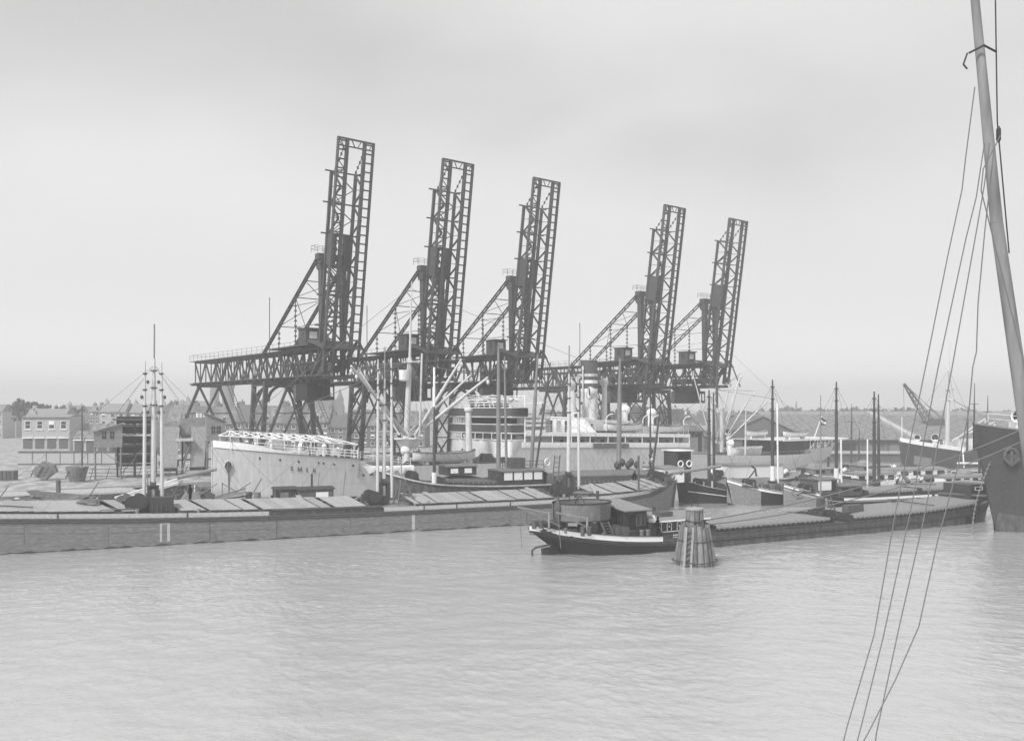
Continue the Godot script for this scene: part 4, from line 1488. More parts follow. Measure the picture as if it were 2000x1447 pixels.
func ladder_part(p: Node, called: String, a: Vector3, b2: Vector3, side: Vector3, mat: Material, rungs: int, r := 0.05):
	var b = MB.new()
	for s in [-1.0, 1.0]:
		b.bar(a + side * s, b2 + side * s, r * 2, r * 2.6)
	for i in rungs:
		var q = a.lerp(b2, (i + 0.5) / rungs)
		b.bar(q - side, q + side, r * 1.4, r * 1.4)
	part(called, b, mat, p)

func pole_mast(p: Node, called: String, x: float, z: float, y0: float, y1: float, r: float, mat: Material, lean := 0.0) -> MeshInstance3D:
	var b = MB.new()
	b.tube(Vector3(x, y0, z), Vector3(x + lean * 0.6, lerpf(y0, y1, 0.6), z), r, r * 0.9, 8)
	b.tube(Vector3(x + lean * 0.6, lerpf(y0, y1, 0.6), z), Vector3(x + lean, y1, z), r * 0.9, r * 0.4, 8)
	return part(called, b, mat, p)

func hatch_boards(p: Node, f: Form, x0: float, x1: float, zh: float, rise: float, lift: float, pitch := 1.05):
	# boards laid from the coaming up to the ridge; each one a piece
	var n = int((x1 - x0) / pitch)
	for i in n:
		var xa: float = x0 + i * pitch
		var xb: float = xa + pitch - 0.025
		var y: float = f.top((xa + xb) * 0.5) + lift + rng.randf_range(-0.012, 0.022)
		var b = Vector3(-lerpf(2.3, 0.9, clampf(xa / 45.0, 0.0, 1.0)), rise, -zh)  # laid a little askew, as they lie there
		var o = put("hatch_board", cube_mesh, M["board_%d" % rng.randi_range(0, 3)], p)
		var l = b.length()
		var zz = -b / l
		var up = zz.cross(Vector3.RIGHT)
		o.transform = Transform3D(Basis(Vector3.RIGHT * (xb - xa), up * 0.07, zz * (l + rng.randf_range(-0.06, 0.05))), Vector3((xa + xb + b.x) * 0.5, y + rise * 0.5, zh * 0.5))
	var far = MB.new()
	var ya: float = f.top(x0) + lift
	var yb: float = f.top(x1) + lift
	far.hexa([Vector3(x0, ya + rise - 0.08, -0.02), Vector3(x1, yb + rise - 0.08, -0.02), Vector3(x1, yb - 0.05, -zh), Vector3(x0, ya - 0.05, -zh), Vector3(x0, ya + rise, -0.02), Vector3(x1, yb + rise, -0.02), Vector3(x1, yb, -zh), Vector3(x0, ya, -zh)])
	part("far_hatch_slope", far, M.board_0, p)

func coaming(p: Node, f: Form, x0: float, x1: float, zh: float, h: float, rise: float, mat: Material):
	var b = MB.new()
	var n = int((x1 - x0) / 2.0) + 1
	for i in n:
		var xa: float = lerpf(x0, x1, float(i) / n)
		var xb: float = lerpf(x0, x1, float(i + 1) / n)
		var ya: float = f.top(xa)
		var yb: float = f.top(xb)
		for s in [1.0, -1.0]:
			var za: float = minf(zh, f.half(xa, ya) - 0.35)
			var zb: float = minf(zh, f.half(xb, yb) - 0.35)
			b.bar(Vector3(xa, ya + h * 0.5 - 0.1, s * za), Vector3(xb, yb + h * 0.5 - 0.1, s * zb), 0.1, h + 0.2)
	for x in [x0, x1]:
		var y: float = f.top(x)
		b.prism(PackedVector2Array([Vector2(-zh, y - 0.15), Vector2(zh, y - 0.15), Vector2(zh, y + h), Vector2(0, y + h + rise), Vector2(-zh, y + h)]), Transform3D(Basis(Vector3.BACK, Vector3.UP, Vector3.LEFT), Vector3(x + 0.05, 0, 0)), 0.1)
	b.bx(x0 + 0.2, f.top((x0 + x1) * 0.5) - 0.14, -zh + 0.1, x1 - 0.2, f.top((x0 + x1) * 0.5) - 0.08, zh - 0.1)
	part("hatch_coaming", b, mat, p)

func tarp_hatch(p: Node, f: Form, x0: float, x1: float, zh: float, h: float, rise: float, mat: Material, hip := 2.5):
	# tarpaulin stretched over a ridge, hipped at its ends, with wedges along the coaming
	var b = MB.new()
	var n = 24
	var half = func(x: float) -> float: return minf(zh, f.half(x, f.top(x)) - 0.4)
	for s in [1.0, -1.0]:
		var rows = []
		for i in n + 1:
			var t: float = float(i) / n
			var x: float = lerpf(x0, x1, t)
			var k: float = clampf(minf(x - x0, x1 - x) / hip, 0.0, 1.0)
			var y: float = f.top(x) + h
			var row = []
			for j in 6:
				var q = j / 5.0
				var sag = -0.05 * sin(q * PI) * (0.6 + 0.4 * sin(i * 1.9))
				row.append(Vector3(x, y + rise * k * (1.0 - q) + sag, s * half.call(x) * q))
			row.append(Vector3(x, y - h * 0.55, s * (half.call(x) + 0.03)))
			rows.append(row)
		b.grid(rows, s < 0)
	part("tarpaulin", b, mat, p)
	var w = MB.new()
	var m = int((x1 - x0) / 0.62)
	for i in m:
		var x: float = x0 + (i + 0.5) * 0.62
		for s in [1.0, -1.0]:
			w.bx(x - 0.05, f.top(x) + h * 0.28, s * (half.call(x) + 0.06) - 0.03, x + 0.05, f.top(x) + h * 0.48, s * (half.call(x) + 0.06) + 0.03)
	var wg = part("hatch_wedge", w, M.rope_pale, p)
	wg.set_meta("kind", "stuff")

func window_row(p: Node, xs: Array, y0: float, y1: float, z: float, w: float, frame: Material, pane: Material):
	for x in xs:
		var b = MB.new()
		b.bx(x - w * 0.5, y0, z, x + w * 0.5, y0 + 0.06, z + 0.05)
		b.bx(x - w * 0.5, y1 - 0.06, z, x + w * 0.5, y1, z + 0.05)
		b.bx(x - w * 0.5, y0 + 0.06, z, x - w * 0.5 + 0.06, y1 - 0.06, z + 0.05)
		b.bx(x + w * 0.5 - 0.06, y0 + 0.06, z, x + w * 0.5, y1 - 0.06, z + 0.05)
		var fr = part("window_frame", b, frame, p)
		block("pane", x - w * 0.5 + 0.06, y0 + 0.06, z + 0.005, x + w * 0.5 - 0.06, y1 - 0.06, z + 0.02, pane, fr)

func rope_coil(label: String, at: Vector3, r: float, mat: Material):
	var b = MB.new()
	for k in 5:
		var pts = []
		var rr = r * (1.0 - 0.15 * k) if k < 4 else r * 0.8
		for i in 21:
			var q = TAU * i / 20.0
			pts.append(Vector3(cos(q) * rr * (1 + 0.05 * sin(3 * q + k)), 0.06 + 0.07 * (k % 3), sin(q) * rr * 0.8))
		b.rope(pts, 0.06, 5)
	var o = part("rope_coil", b, mat)
	o.position = at
	tag(o, label, "rope")

func lifebuoy(label: String, at: Vector3, face: Vector3, r := 0.36):
	var b = MB.new()
	var f = face.normalized()
	var s = f.cross(Vector3.UP).normalized()
	var pts = []
	for i in 17:
		var q = TAU * i / 16.0
		pts.append(s * cos(q) * r + Vector3.UP * sin(q) * r)
	b.rope(pts, 0.085, 8)
	var o = part("lifebuoy", b, M.bright)
	o.position = at
	tag(o, label, "lifebuoy", "white lifebuoys hung on the barges")

func world(s: Node3D, x: float, y: float, z: float) -> Vector3:
	return s.position + s.transform.basis * Vector3(x, y, z)

func long_barge() -> Node3D:
	var s = base("open_river_barge", -53.8, 76.4, 24.5)
	tag(s, "very long grey barge with plank hatch covers, three masts and a white edge band", "barge")
	var f = Form.new()
	f.length = 80.5; f.beam = 8.0; f.l0 = 7.0; f.l1 = 11.0; f.r0 = 1.2; f.r1 = 0.9
	f.fb = 2.5; f.a0 = 1.5; f.x0 = 46.0; f.a1 = 0.9; f.x1 = 57.0; f.tip1 = 1.1; f.p1 = 2.0; f.tl = 6.0
	var hull = barge_hull(f, s, M.hull_barge, M.deck)
	strip(f, hull, "white_band", 0.5, 32.3, 0.0, 0.38, 0.03, M.white_worn)
	strip(f, hull, "white_band", 43.4, 76.5, 0.0, 0.38, 0.03, M.white_worn)
	strip(f, hull, "dark_band", 32.3, 43.4, 0.0, 0.4, 0.028, M.hull_mid)
	strip(f, hull, "rubbing_strake", 0.3, 80.0, 0.5, 0.58, 0.09, M.hull_dark)
	strip(f, hull, "rubbing_strake", 0.3, 80.0, 0.74, 0.8, 0.07, M.hull_dark)
	strip(f, hull, "plate_lap", 0.6, 79.6, 1.62, 1.66, 0.02, M.hull_barge)
	part("waterline_weed", hull_mesh(f, func(_x: float) -> float: return -0.7, func(x: float) -> float: return 0.1 + 0.05 * sin(x * 1.7) + 0.05 * sin(x * 4.1 + 1.0) + 0.04 * sin(x * 9.3), 0.012, 1.4, 79.4, 220, 1), M.hull_dark, hull)
	strip(f, hull, "bow_cap", 76.5, 80.4, -0.04, 0.12, 0.06, M.white_old)
	for x in [6.0, 12.0, 18.5, 27.0, 33.0, 40.0, 52.0, 59.0, 66.0, 72.0]:
		var pb = MB.new()
		for k in 4:
			var y: float = f.top(x) - 0.85 - k * 0.45
			pb.bar(Vector3(x, y, f.half(x, y) + 0.006), Vector3(x, y - 0.45, f.half(x, y - 0.45) + 0.006), 0.02, 0.05)
		part("plate_butt", pb, M.hull_dark if int(x) % 2 else M.hull_barge, hull)
	# white marks painted on the side
	block("draught_mark", 22.75, 0.35, 4.035, 22.93, 2.0, 4.06, M.white_worn, hull)
	block("draught_mark", 23.35, 0.35, 4.035, 23.6, 2.0, 4.06, M.white_worn, hull)
	block("draught_mark", 22.95, 1.9, 4.035, 23.34, 2.0, 4.06, M.white_worn, hull)
	block("draught_mark", 46.3, 0.2, 4.035, 46.62, 1.75, 4.06, M.white_worn, hull)
	for x in [3.2, 14.5, 25.0, 47.5, 51.0, 57.0]:
		block("rubbing_post", x, f.top(x) - 0.42, 4.03, x + 0.14, f.top(x) + 0.02, 4.1, M.hull_mid, hull)
	# holds under plank covers
	for q in [[1.0, 20.8], [24.6, 42.0], [47.6, 62.6], [67.8, 77.2]]:
		coaming(s, f, q[0] - 0.2, q[1] + 0.2, 3.0, 0.12, 0.7, M.deck_dark)
	for q in [[1.0, 19.1], [19.75, 20.8], [24.7, 26.8], [27.2, 30.0], [30.2, 31.5], [32.0, 37.2], [37.4, 38.4], [38.9, 41.9], [47.7, 49.9], [50.05, 53.4], [53.55, 54.6], [55.0, 58.2], [58.4, 60.5], [60.8, 62.6], [67.9, 70.1], [70.3, 72.9], [73.3, 77.0]]:
		hatch_boards(s, f, q[0], q[1], 3.15, 0.75, 0.12, (q[1] - q[0]) / maxf(1.0, round((q[1] - q[0]) / 1.05)) - 0.0001)
	# loose boards drawn askew
	for q in [[46.6, 0.25, 0.5], [61.2, 0.18, -0.2], [49.2, 0.2, 0.3], [68.4, -0.3, 0.1], [36.0, 0.05, -0.6]]:
		var o = put("loose_board", cube_mesh, M.board_1, s)
		o.transform = Transform3D(Basis(Vector3.UP, q[1]) * Basis(Vector3.RIGHT, 0.25) * Basis.from_scale(Vector3(0.5, 0.06, 3.4)), Vector3(q[0], f.top(q[0]) + 0.62, 1.6 + q[2]))
	# masts in their tabernacles, derrick poles standing beside them
	var ms = [[22.4, 20.1, [[-0.62, 16.6], [0.62, 16.6]], M.mast_white, 0.26], [44.6, 18.6, [[-0.6, 17.3], [0.62, 17.5]], M.mast_white, 0.22], [66.1, 19.4, [[0.95, 16.2]], M.mast_white, 0.24]]
	for q in ms:
		var x: float = q[0]
		var y: float = f.top(x)
		var m = pole_mast(s, "mast", x, 0, y + 0.8, q[1] - 3.2, q[4], q[3], 0.1)
		rod("topmast", Vector3(x + 0.1, q[1] - 3.4, 0), Vector3(x + 0.12, q[1], 0), 0.07, M.mast_grey, m)
		for d in q[2]:
			var pl = pole_mast(s, "derrick_pole", x + d[0] * 1.25, 0.3, y + 0.6, d[1], 0.17, q[3], -d[0] * 0.1)
			for k in 3:
				var yy: float = d[1] - 1.2 - k * 1.5
				rod("iron_band", Vector3(x + d[0] * 1.15, yy, 0.3), Vector3(x + d[0] * 1.15, yy + 0.14, 0.3), 0.2, M.iron, pl)
			var bl = MB.new()
			for k in 3:
				bl.lathe(Vector3(x + d[0] * (0.75 if k != 1 else 1.6), d[1] - 1.9 - k * 1.4, 0.35), [[0.01, -0.2], [0.13, -0.1], [0.13, 0.1], [0.01, 0.2]], 8)
			part("pulley_block", bl, M.steel_mid, pl)
			rod("hoop", Vector3(x + d[0] * 1.25 - 0.25, y + 9.0, 0.3), Vector3(x + d[0] * 1.25 + 0.25, y + 9.0, 0.3), 0.05, M.iron, pl)
		for k in 3:
			rod("iron_band", Vector3(x + 0.08, q[1] - 4.4 - k * 1.6, 0), Vector3(x + 0.08, q[1] - 4.28 - k * 1.6, 0), 0.3, M.steel_mid, m)
		var tb = MB.new()
		tb.bx(x - 0.5, y - 0.1, -0.4, x - 0.28, y + 2.2, 0.4)
		tb.bx(x + 0.28, y - 0.1, -0.4, x + 0.5, y + 2.2, 0.4)
		tb.bx(x - 0.28, y - 0.1, -0.35, x + 0.28, y + 0.8, 0.3)
		tb.tube(Vector3(x - 0.25, y + 2.2, 0), Vector3(x + 0.25, y + 2.2, 0), 0.4, 0.4, 12)
		part("tabernacle", tb, M.iron, s)
		var ry = MB.new()
		for e in [[-9.0, 3.7], [9.0, 3.7], [-9.0, -3.7], [9.0, -3.7], [-14.0, 0.0], [13.0, 0.0]]:
			ry.rope([Vector3(x + 0.1, q[1] - 3.8, 0), Vector3(x + e[0], f.top(clampf(x + e[0], 0.5, 80)) + 0.1, e[1])], 0.013, 4)
		part("mast_stay", ry, M.rope, s)
	winch(s, Vector3(21.2, f.top(21.2) - 0.1, 1.4), 1.15)
	var wb = MB.new()
	wb.bx(22.0, f.top(22) - 0.1, 1.5, 24.0, f.top(22) + 1.3, 2.9)
	var box = part("winch_box", wb, M.iron, s)
	for k in 5:
		rod("box_rib", Vector3(22.2 + k * 0.4, f.top(22) - 0.05, 2.93), Vector3(22.2 + k * 0.4, f.top(22) + 0.6, 2.93), 0.05, M.hull_mid, box)
	winch(s, Vector3(43.2, f.top(43) - 0.1, 0.4), 1.1)
	winch(s, Vector3(64.6, f.top(64) - 0.1, 0.6), 1.0)
	winch(s, Vector3(78.2, f.top(78) - 0.1, -0.6), 1.0)
	var tr = MB.new()
	for q in [[45.4, 1.9], [47.3, 1.9], [45.4, 0.9], [47.3, 0.9]]:
		tr.bar(Vector3(q[0], f.top(46), q[1] + (0.35 if q[1] > 1.4 else -0.35)), Vector3(46.2 + (q[0] - 46.3) * 0.2, f.top(46) + 2.5, 1.4), 0.11, 0.13)
	for k in 4:
		var w: float = 0.8 - k * 0.17
		tr.bar(Vector3(46.3 - w, f.top(46) + 0.4 + k * 0.55, 1.9 - k * 0.1), Vector3(46.3 + w, f.top(46) + 0.4 + k * 0.55, 1.9 - k * 0.1), 0.07, 0.2)
	part("trestle", tr, M.wood, s)
	for k in 3:
		rod("bollard", Vector3(77.6 + k * 0.55, f.top(78) - 0.1, 2.3 - k * 0.35), Vector3(77.6 + k * 0.55, f.top(78) + 0.75, 2.3 - k * 0.35), 0.19, M.steel_mid, s)
	for q in [[77.0, -1.5], [79.0, 0.4]]:
		rod("bitt", Vector3(q[0], f.top(q[0]) - 0.1, q[1]), Vector3(q[0], f.top(q[0]) + 1.0, q[1]), 0.14, M.mast_dark, s)
	var ch = MB.new()
	ch.rope([Vector3(76.4, f.top(76) + 0.4, -1.4), Vector3(77.4, f.top(77) + 0.9, -0.5), Vector3(78.8, f.top(78) + 0.6, -1.0), Vector3(79.7, f.top(79.7), 0.0)], 0.09, 6)
	part("anchor_cable", ch, M.iron, s)
	rod("bowsprit", Vector3(77.5, f.top(77) + 0.9, -0.6), Vector3(87.0, 5.3, 0.2), 0.2, M.mast_grey, s)
	rod("steering_post", Vector3(73.5, f.top(73.5), 3.0), Vector3(73.5, f.top(73.5) + 4.0, 3.0), 0.12, M.steel_mid, s)
	# bits lying about on it
	for q in [[26.1, 3.4], [33.5, -1.0], [46.9, 3.3], [48.4, 2.9], [64.2, 2.6], [65.4, 3.0], [76.9, 2.2], [20.9, 3.3]]:
		var bk = MB.new()
		bk.lathe(Vector3(q[0], f.top(q[0]) - 0.1 + (0.75 if q[1] < 0 else 0.0), q[1]), [[0.13, 0.0], [0.19, 0.42], [0.16, 0.42], [0.02, 0.1]], 10)
		part("bucket", bk, M.iron if int(q[0]) % 2 else M.wood_pale, s)
	for q in [[8.0, 1.6, 12.6, 2.3]]:
		var pl = MB.new()
		pl.tube(Vector3(q[0], f.top(q[0]) + 0.95 - q[1] * 0.24, q[1]), Vector3(q[2], f.top(q[2]) + 0.97 - q[3] * 0.24, q[3]), 0.05, 0.04, 6)
		part("boat_hook", pl, M.wood_dark, s)
	for x in [27.0, 38.8, 56.5, 70.2]:
		var ln = MB.new()
		ln.sag(Vector3(x, f.top(x) + 0.05, 3.7), Vector3(x + 0.5, 0.3, f.half(x, 0.3) + 0.12), -0.1, 0.035, 6, 5)
		part("fender_line", ln, M.rope, s)
	rope_coil("dark mooring rope coiled flat on the plank hatch of the very long barge", world(s, 17.0, f.top(17) + 0.72, 0.9), 1.0, M.rope)
	rope_coil("old net of rope heaped on the hatch near the very long barge's bow mast", world(s, 67.2, f.top(67) + 0.2, 1.8), 1.3, M.rope)
	var sp = MB.new()
	sp.tube(Vector3(32.6, f.top(32.6) + 0.08, 4.1), Vector3(43.2, f.top(43.2) + 0.1, 4.1), 0.1, 0.15, 8)
	var so = part("wooden_spar", sp, M.mast_dark)
	so.transform = s.transform
	tag(so, "dark round spar lying along the near gunwale of the very long barge", "spar")
	var ga = MB.new()
	ga.bx(17.0, 0, -0.45, 25.0, 0.07, 0.45)
	for k in 9:
		ga.bx(17.2 + k * 0.95, 0.07, -0.42, 17.28 + k * 0.95, 0.11, 0.42)
	for z in [-0.45, 0.45]:
		ga.bx(17.0, -0.1, z - 0.05, 25.0, 0.16, z + 0.05)
	var go = part("gangplank", ga, M.wood_pale)
	go.transform = s.transform * Transform3D(Basis(Vector3.BACK, 0.2), Vector3(6.4, -1.9, -3.4))
	tag(go, "pale wooden gangplank sloping up beside the very long barge's first mast", "gangplank")
	return s

func motor_barge() -> Node3D:  # the near one, stern towards the eye
	var s = base("covered_river_barge", -0.17, 75.4, 28.5)
	tag(s, "dark barge with white stern band, round steering shelter and tarpaulin holds, behind mooring post", "barge")
	var f = Form.new()
	f.length = 62.0; f.beam = 7.0; f.l0 = 7.0; f.p0 = 2.6; f.r0 = 3.0; f.s0 = 1.8; f.l1 = 9.0; f.r1 = 1.0
	f.fb = 1.28; f.a0 = 1.6; f.x0 = 17.0; f.a1 = 1.1; f.x1 = 42.0; f.tip1 = 0.4; f.tip0 = 0.1
	var hull = barge_hull(f, s, M.hull_black, M.deck_dark, 0.25)
	strip(f, hull, "white_band", 1.8, 12.9, 0.05, 0.48, 0.03, M.bright)
	strip(f, hull, "stern_moulding", 1.8, 61.5, -0.02, 0.05, 0.07, M.hull_mid)
	strip(f, hull, "stern_moulding", 1.85, 61.5, 0.56, 0.66, 0.08, M.hull_mid)
	strip(f, hull, "stern_moulding", 1.9, 61.5, 0.74, 0.8, 0.05, M.steel_mid)
	strip(f, hull, "grey_side", 13.0, 60.0, 0.08, 0.52, 0.012, M.hull_mid)
	strip(f, hull, "lower_side", 16.0, 61.0, 0.84, 1.6, 0.006, M.hull_mid)
	# end of the white band, cut to a point, and the name boards
	var nb = MB.new()
	nb.prism(PackedVector2Array([Vector2(-0.55, 0), Vector2(-0.42, 0.2), Vector2(0.42, 0.2), Vector2(0.55, 0), Vector2(0.42, -0.2), Vector2(-0.42, -0.2)]), Transform3D(Basis(), Vector3.ZERO), 0.05)
	var ya = atan2(f.half(3.6, 2.5) - f.half(2.6, 2.5), 1.0)
	var plate = part("name_board", nb, M.hull_dark, hull)
	plate.transform = Transform3D(Basis(Vector3.UP, -ya), Vector3(3.1, f.top(3.1) - 0.27, f.half(3.1, f.top(3.1) - 0.27) + 0.06))
	# rudder with its bent guard pipe
	var ru = MB.new()
	ru.hexa([Vector3(3.1, -0.5, 0.12), Vector3(6.0, -0.5, 0.12), Vector3(6.0, -0.5, -0.12), Vector3(3.1, -0.5, -0.12), Vector3(3.0, 0.55, 0.12), Vector3(5.4, 0.8, 0.12), Vector3(5.4, 0.8, -0.12), Vector3(3.0, 0.55, -0.12)])
	var rud = part("rudder", ru, M.hull_dark, s)
	var gp = MB.new()
	gp.rope([Vector3(5.0, 0.95, 0.0), Vector3(2.4, 0.66, 0.0), Vector3(2.1, 0.45, 0.0), Vector3(2.1, -0.6, 0.0)], 0.09, 8)
	part("guard_pipe", gp, M.hull_mid, rud)
	rod("rudder_stock", Vector3(3.9, 0.3, 0), Vector3(3.9, 2.4, 0), 0.08, M.iron, rud)
	# stern davits
	for q in [[2.3, 1.2], [5.0, 2.8]]:
		var dv = MB.new()
		dv.bar(Vector3(q[0] + 0.7, f.top(q[0]) - 0.1, q[1]), Vector3(q[0] + 0.7, f.top(q[0]) + 1.2, q[1]), 0.12, 0.12)
		dv.bar(Vector3(q[0] - 2.2, f.top(q[0]) + 1.75, q[1]), Vector3(q[0] + 0.75, f.top(q[0]) + 1.1, q[1]), 0.09, 0.1)
		dv.bar(Vector3(q[0] - 2.2, f.top(q[0]) + 1.75, q[1]), Vector3(q[0] + 2.0, f.top(q[0]) - 0.1, q[1] * 0.7), 0.1, 0.12)
		var d = part("stern_davit", dv, M.rope_pale, s)
		var fl = MB.new()
		fl.rope([Vector3(q[0] - 2.1, f.top(q[0]) + 1.7, q[1]), Vector3(q[0] - 1.9, 0.9, q[1] + 0.1)], 0.03, 4)
		part("davit_fall", fl, M.rope, d)
	# round steering shelter on posts
	var yd: float = f.top(7.0) - 0.25
	var sh = MB.new()
	for q in [[2.05, 0.0], [1.98, 0.0]]:
		var rows = []
		for i in 27:
			var a = -PI * 0.93 + PI * 1.86 * i / 26.0
			var o = Vector3(7.0 + cos(a) * q[0] * 1.3, 0, sin(a) * q[0])
			rows.append([o + Vector3.UP * 2.82, o + Vector3.UP * 4.22])
		sh.grid(rows, q[0] < 2.0)
	var shelter = part("steering_shelter", sh, M.shelter, s)
	var rim = MB.new()
	var pts = []
	for i in 27:
		var a = -PI * 0.93 + PI * 1.86 * i / 26.0
		pts.append(Vector3(7.0 + cos(a) * 2.06 * 1.3, 4.26, sin(a) * 2.06))
	rim.rope(pts, 0.07, 6)
	part("shelter_rim", rim, M.hull_dark, shelter)
	var fl2 = MB.new()
	fl2.lathe(Vector3(7.0, 2.78, 0), [[2.0, -0.06], [2.0, 0.04], [0.02, 0.04]], 24, Basis.from_scale(Vector3(1.3, 1, 1)))
	part("shelter_floor", fl2, M.wood, shelter)
	block("shelter_door", 7.55, 2.9, 1.98, 8.4, 4.05, 2.06, M.steel_mid, shelter)
	var stw = MB.new()
	stw.lathe(Vector3(6.8, 3.9, 0.0), [[0.75, -0.05], [0.8, 0.0], [0.75, 0.05], [0.7, 0.0], [0.75, -0.05]], 20, Basis(Vector3.FORWARD, Vector3.RIGHT, Vector3.UP))
	part("steering_wheel", stw, M.wood_dark, shelter)
	for i in 7:
		var a = TAU * i / 7.0
		rod("shelter_post", Vector3(7.0 + cos(a) * 2.3, yd, sin(a) * 1.85), Vector3(7.0 + cos(a) * 2.3, 2.8, sin(a) * 1.85), 0.08, M.hull_dark, shelter)
	ladder_part(shelter, "ladder", Vector3(8.2, yd, 2.5), Vector3(7.9, 2.7, 2.1), Vector3(0.38, 0, 0), M.wood, 5, 0.045)
	# sailcloth-wrapped post behind the shelter, and the stern light staff
	var wr = MB.new()
	wr.lathe(Vector3(4.35, 1.9, 0.4), [[0.26, 0.0], [0.3, 0.5], [0.27, 1.0], [0.34, 1.5], [0.36, 1.9], [0.3, 2.3], [0.16, 2.45], [0.1, 2.9], [0.05, 3.0]], 8)
	part("wrapped_post", wr, M.steel_mid, s)
	rod("stern_staff", Vector3(6.6, 4.2, -1.4), Vector3(6.6, 6.4, -1.4), 0.04, M.iron, s)
	rod("vent_pipe", Vector3(9.4, 4.0, -1.2), Vector3(9.4, 5.0, -1.2), 0.14, M.steel_mid, s)
	# wooden deckhouse with a sloping roof
	var dk: float = f.top(11.0) - 0.25
	var ho = MB.new()
	ho.prism(PackedVector2Array([Vector2(2.2, dk), Vector2(-2.3, dk), Vector2(-2.3, 3.95), Vector2(2.2, 3.5)]), Transform3D(Basis(Vector3.BACK, Vector3.UP, Vector3.LEFT), Vector3(12.2, 0, 0)), 2.2)
	var dh = part("deckhouse", ho, M.wood_dark, s)
	for i in 7:
		strut("plank", Vector3(10.16 + i * 0.31, dk, 2.225), Vector3(10.16 + i * 0.31, 3.46, 2.225), 0.05, 0.27, M.wood_dark, dh, Vector3.RIGHT)
	for i in 14:
		var z = -2.12 + i * 0.32
		strut("plank", Vector3(9.975, dk, z), Vector3(9.975, 3.5 + (2.2 - z) * 0.1 - 0.06, z), 0.28, 0.05, M.wood_dark, dh, Vector3.RIGHT)
	var rf = MB.new()
	rf.hexa([Vector3(9.7, 3.47, 2.5), Vector3(12.6, 3.47, 2.5), Vector3(12.6, 3.98, -2.5), Vector3(9.7, 3.98, -2.5), Vector3(9.7, 3.57, 2.5), Vector3(12.6, 3.57, 2.5), Vector3(12.6, 4.08, -2.5), Vector3(9.7, 4.08, -2.5)])
	part("roof", rf, M.tarp, dh)
	block("door", 10.2, dk + 0.1, 2.26, 10.9, 3.1, 2.3, M.black, dh)
	window_row(dh, [11.25, 11.75], 2.2, 3.2, 2.27, 0.42, M.wood, M.glass)
	block("stern_window", 9.9, 2.4, 0.2, 9.94, 3.3, 0.9, M.glass, dh)
	block("stern_window", 9.9, 2.4, 1.2, 9.94, 3.3, 1.9, M.glass, dh)
	# lower cabin with white trim
	var ck: float = f.top(15.0) - 0.25
	var cb = MB.new()
	cb.bx(12.4, ck, -2.6, 18.4, 2.45, 2.6)
	var cabin = part("cabin", cb, M.hull_dark, s)
	var cr = MB.new()
	cr.prism(PackedVector2Array([Vector2(-2.85, 2.45), Vector2(2.85, 2.45), Vector2(2.4, 2.72), Vector2(0, 3.0), Vector2(-2.4, 2.72)]), Transform3D(Basis(Vector3.BACK, Vector3.UP, Vector3.LEFT), Vector3(18.7, 0, 0)), 6.3)
	part("cabin_roof", cr, M.tarp, cabin)
	block("roof_moulding", 12.6, 2.44, 2.86, 18.7, 2.56, 2.93, M.bright, cabin)
	block("lower_moulding", 13.5, 1.52, 2.6, 18.4, 1.6, 2.65, M.bright, cabin)
	var sc = MB.new()
	sc.prism(PackedVector2Array([Vector2(12.3, 3.1), Vector2(12.46, 3.1), Vector2(12.75, 2.62), Vector2(12.9, 2.5), Vector2(12.55, 2.5)]), Transform3D(Basis(), Vector3(0, 0, 2.86)), 0.06)
	part("scroll_end", sc, M.bright, cabin)
	for x in [13.2, 14.3, 15.4, 16.5, 17.6]:
		var wf = MB.new()
		wf.bx(x - 0.27, 1.66, 2.6, x - 0.2, 2.25, 2.66)
		wf.bx(x + 0.2, 1.66, 2.6, x + 0.27, 2.25, 2.66)
		wf.bar(Vector3(x - 0.25, 2.24, 2.63), Vector3(x - 0.12, 2.34, 2.63), 0.07, 0.06)
		wf.bar(Vector3(x + 0.25, 2.24, 2.63), Vector3(x + 0.12, 2.34, 2.63), 0.07, 0.06)
		wf.bx(x - 0.13, 2.31, 2.6, x + 0.13, 2.37, 2.66)
		var w = part("window_frame", wf, M.bright, cabin)
		block("pane", x - 0.19, 1.66, 2.6, x + 0.19, 2.3, 2.62, M.glass, w)
		block("lozenge", x - 0.05, 1.92, 2.62, x + 0.05, 2.1, 2.64, M.bright, w)
	letters(cabin, "name_lettering", "HEDWIG", Vector3(14.7, 1.28, 3.56), 0.0, 0.26, M.bright)
	var nb2 = MB.new()
	nb2.bx(13.0, 0.95, 3.5, 18.8, 1.55, 3.54)
	part("side_board", nb2, M.hull_dark, hull)
	rod("chimney", Vector3(14.2, 2.8, 0.6), Vector3(14.2, 3.5, 0.6), 0.16, M.iron, cabin)
	block("roof_box", 13.8, 2.75, 1.0, 15.2, 3.2, 2.0, M.deck_dark, cabin)
	winch(s, Vector3(9.0, f.top(9) - 0.25, 2.75), 0.75, M.steel_mid)
	bollard_pair(s, 5.2, f.top(5.4) - 0.25, 2.9, M.steel_mid, 0.75, 0.17)
	bollard_pair(s, 11.0, f.top(11) - 0.2, 3.1, M.deck, 0.65, 0.17)
	bollard_pair(s, 1.6, f.top(1.6) - 0.25, 1.2, M.deck_dark, 0.7, 0.2)
	var tl = MB.new()
	tl.bx(9.7, f.top(9.7) - 0.2, 2.5, 10.6, f.top(9.7) + 0.35, 3.1)
	tl.bx(2.8, f.top(3) - 0.2, -1.2, 5.2, f.top(3) + 0.35, 0.6)
	part("deck_chest", tl, M.hull_dark, s)
	winch(s, Vector3(6.6, f.top(6.6) - 0.25, 1.5), 0.8, M.hull_dark)
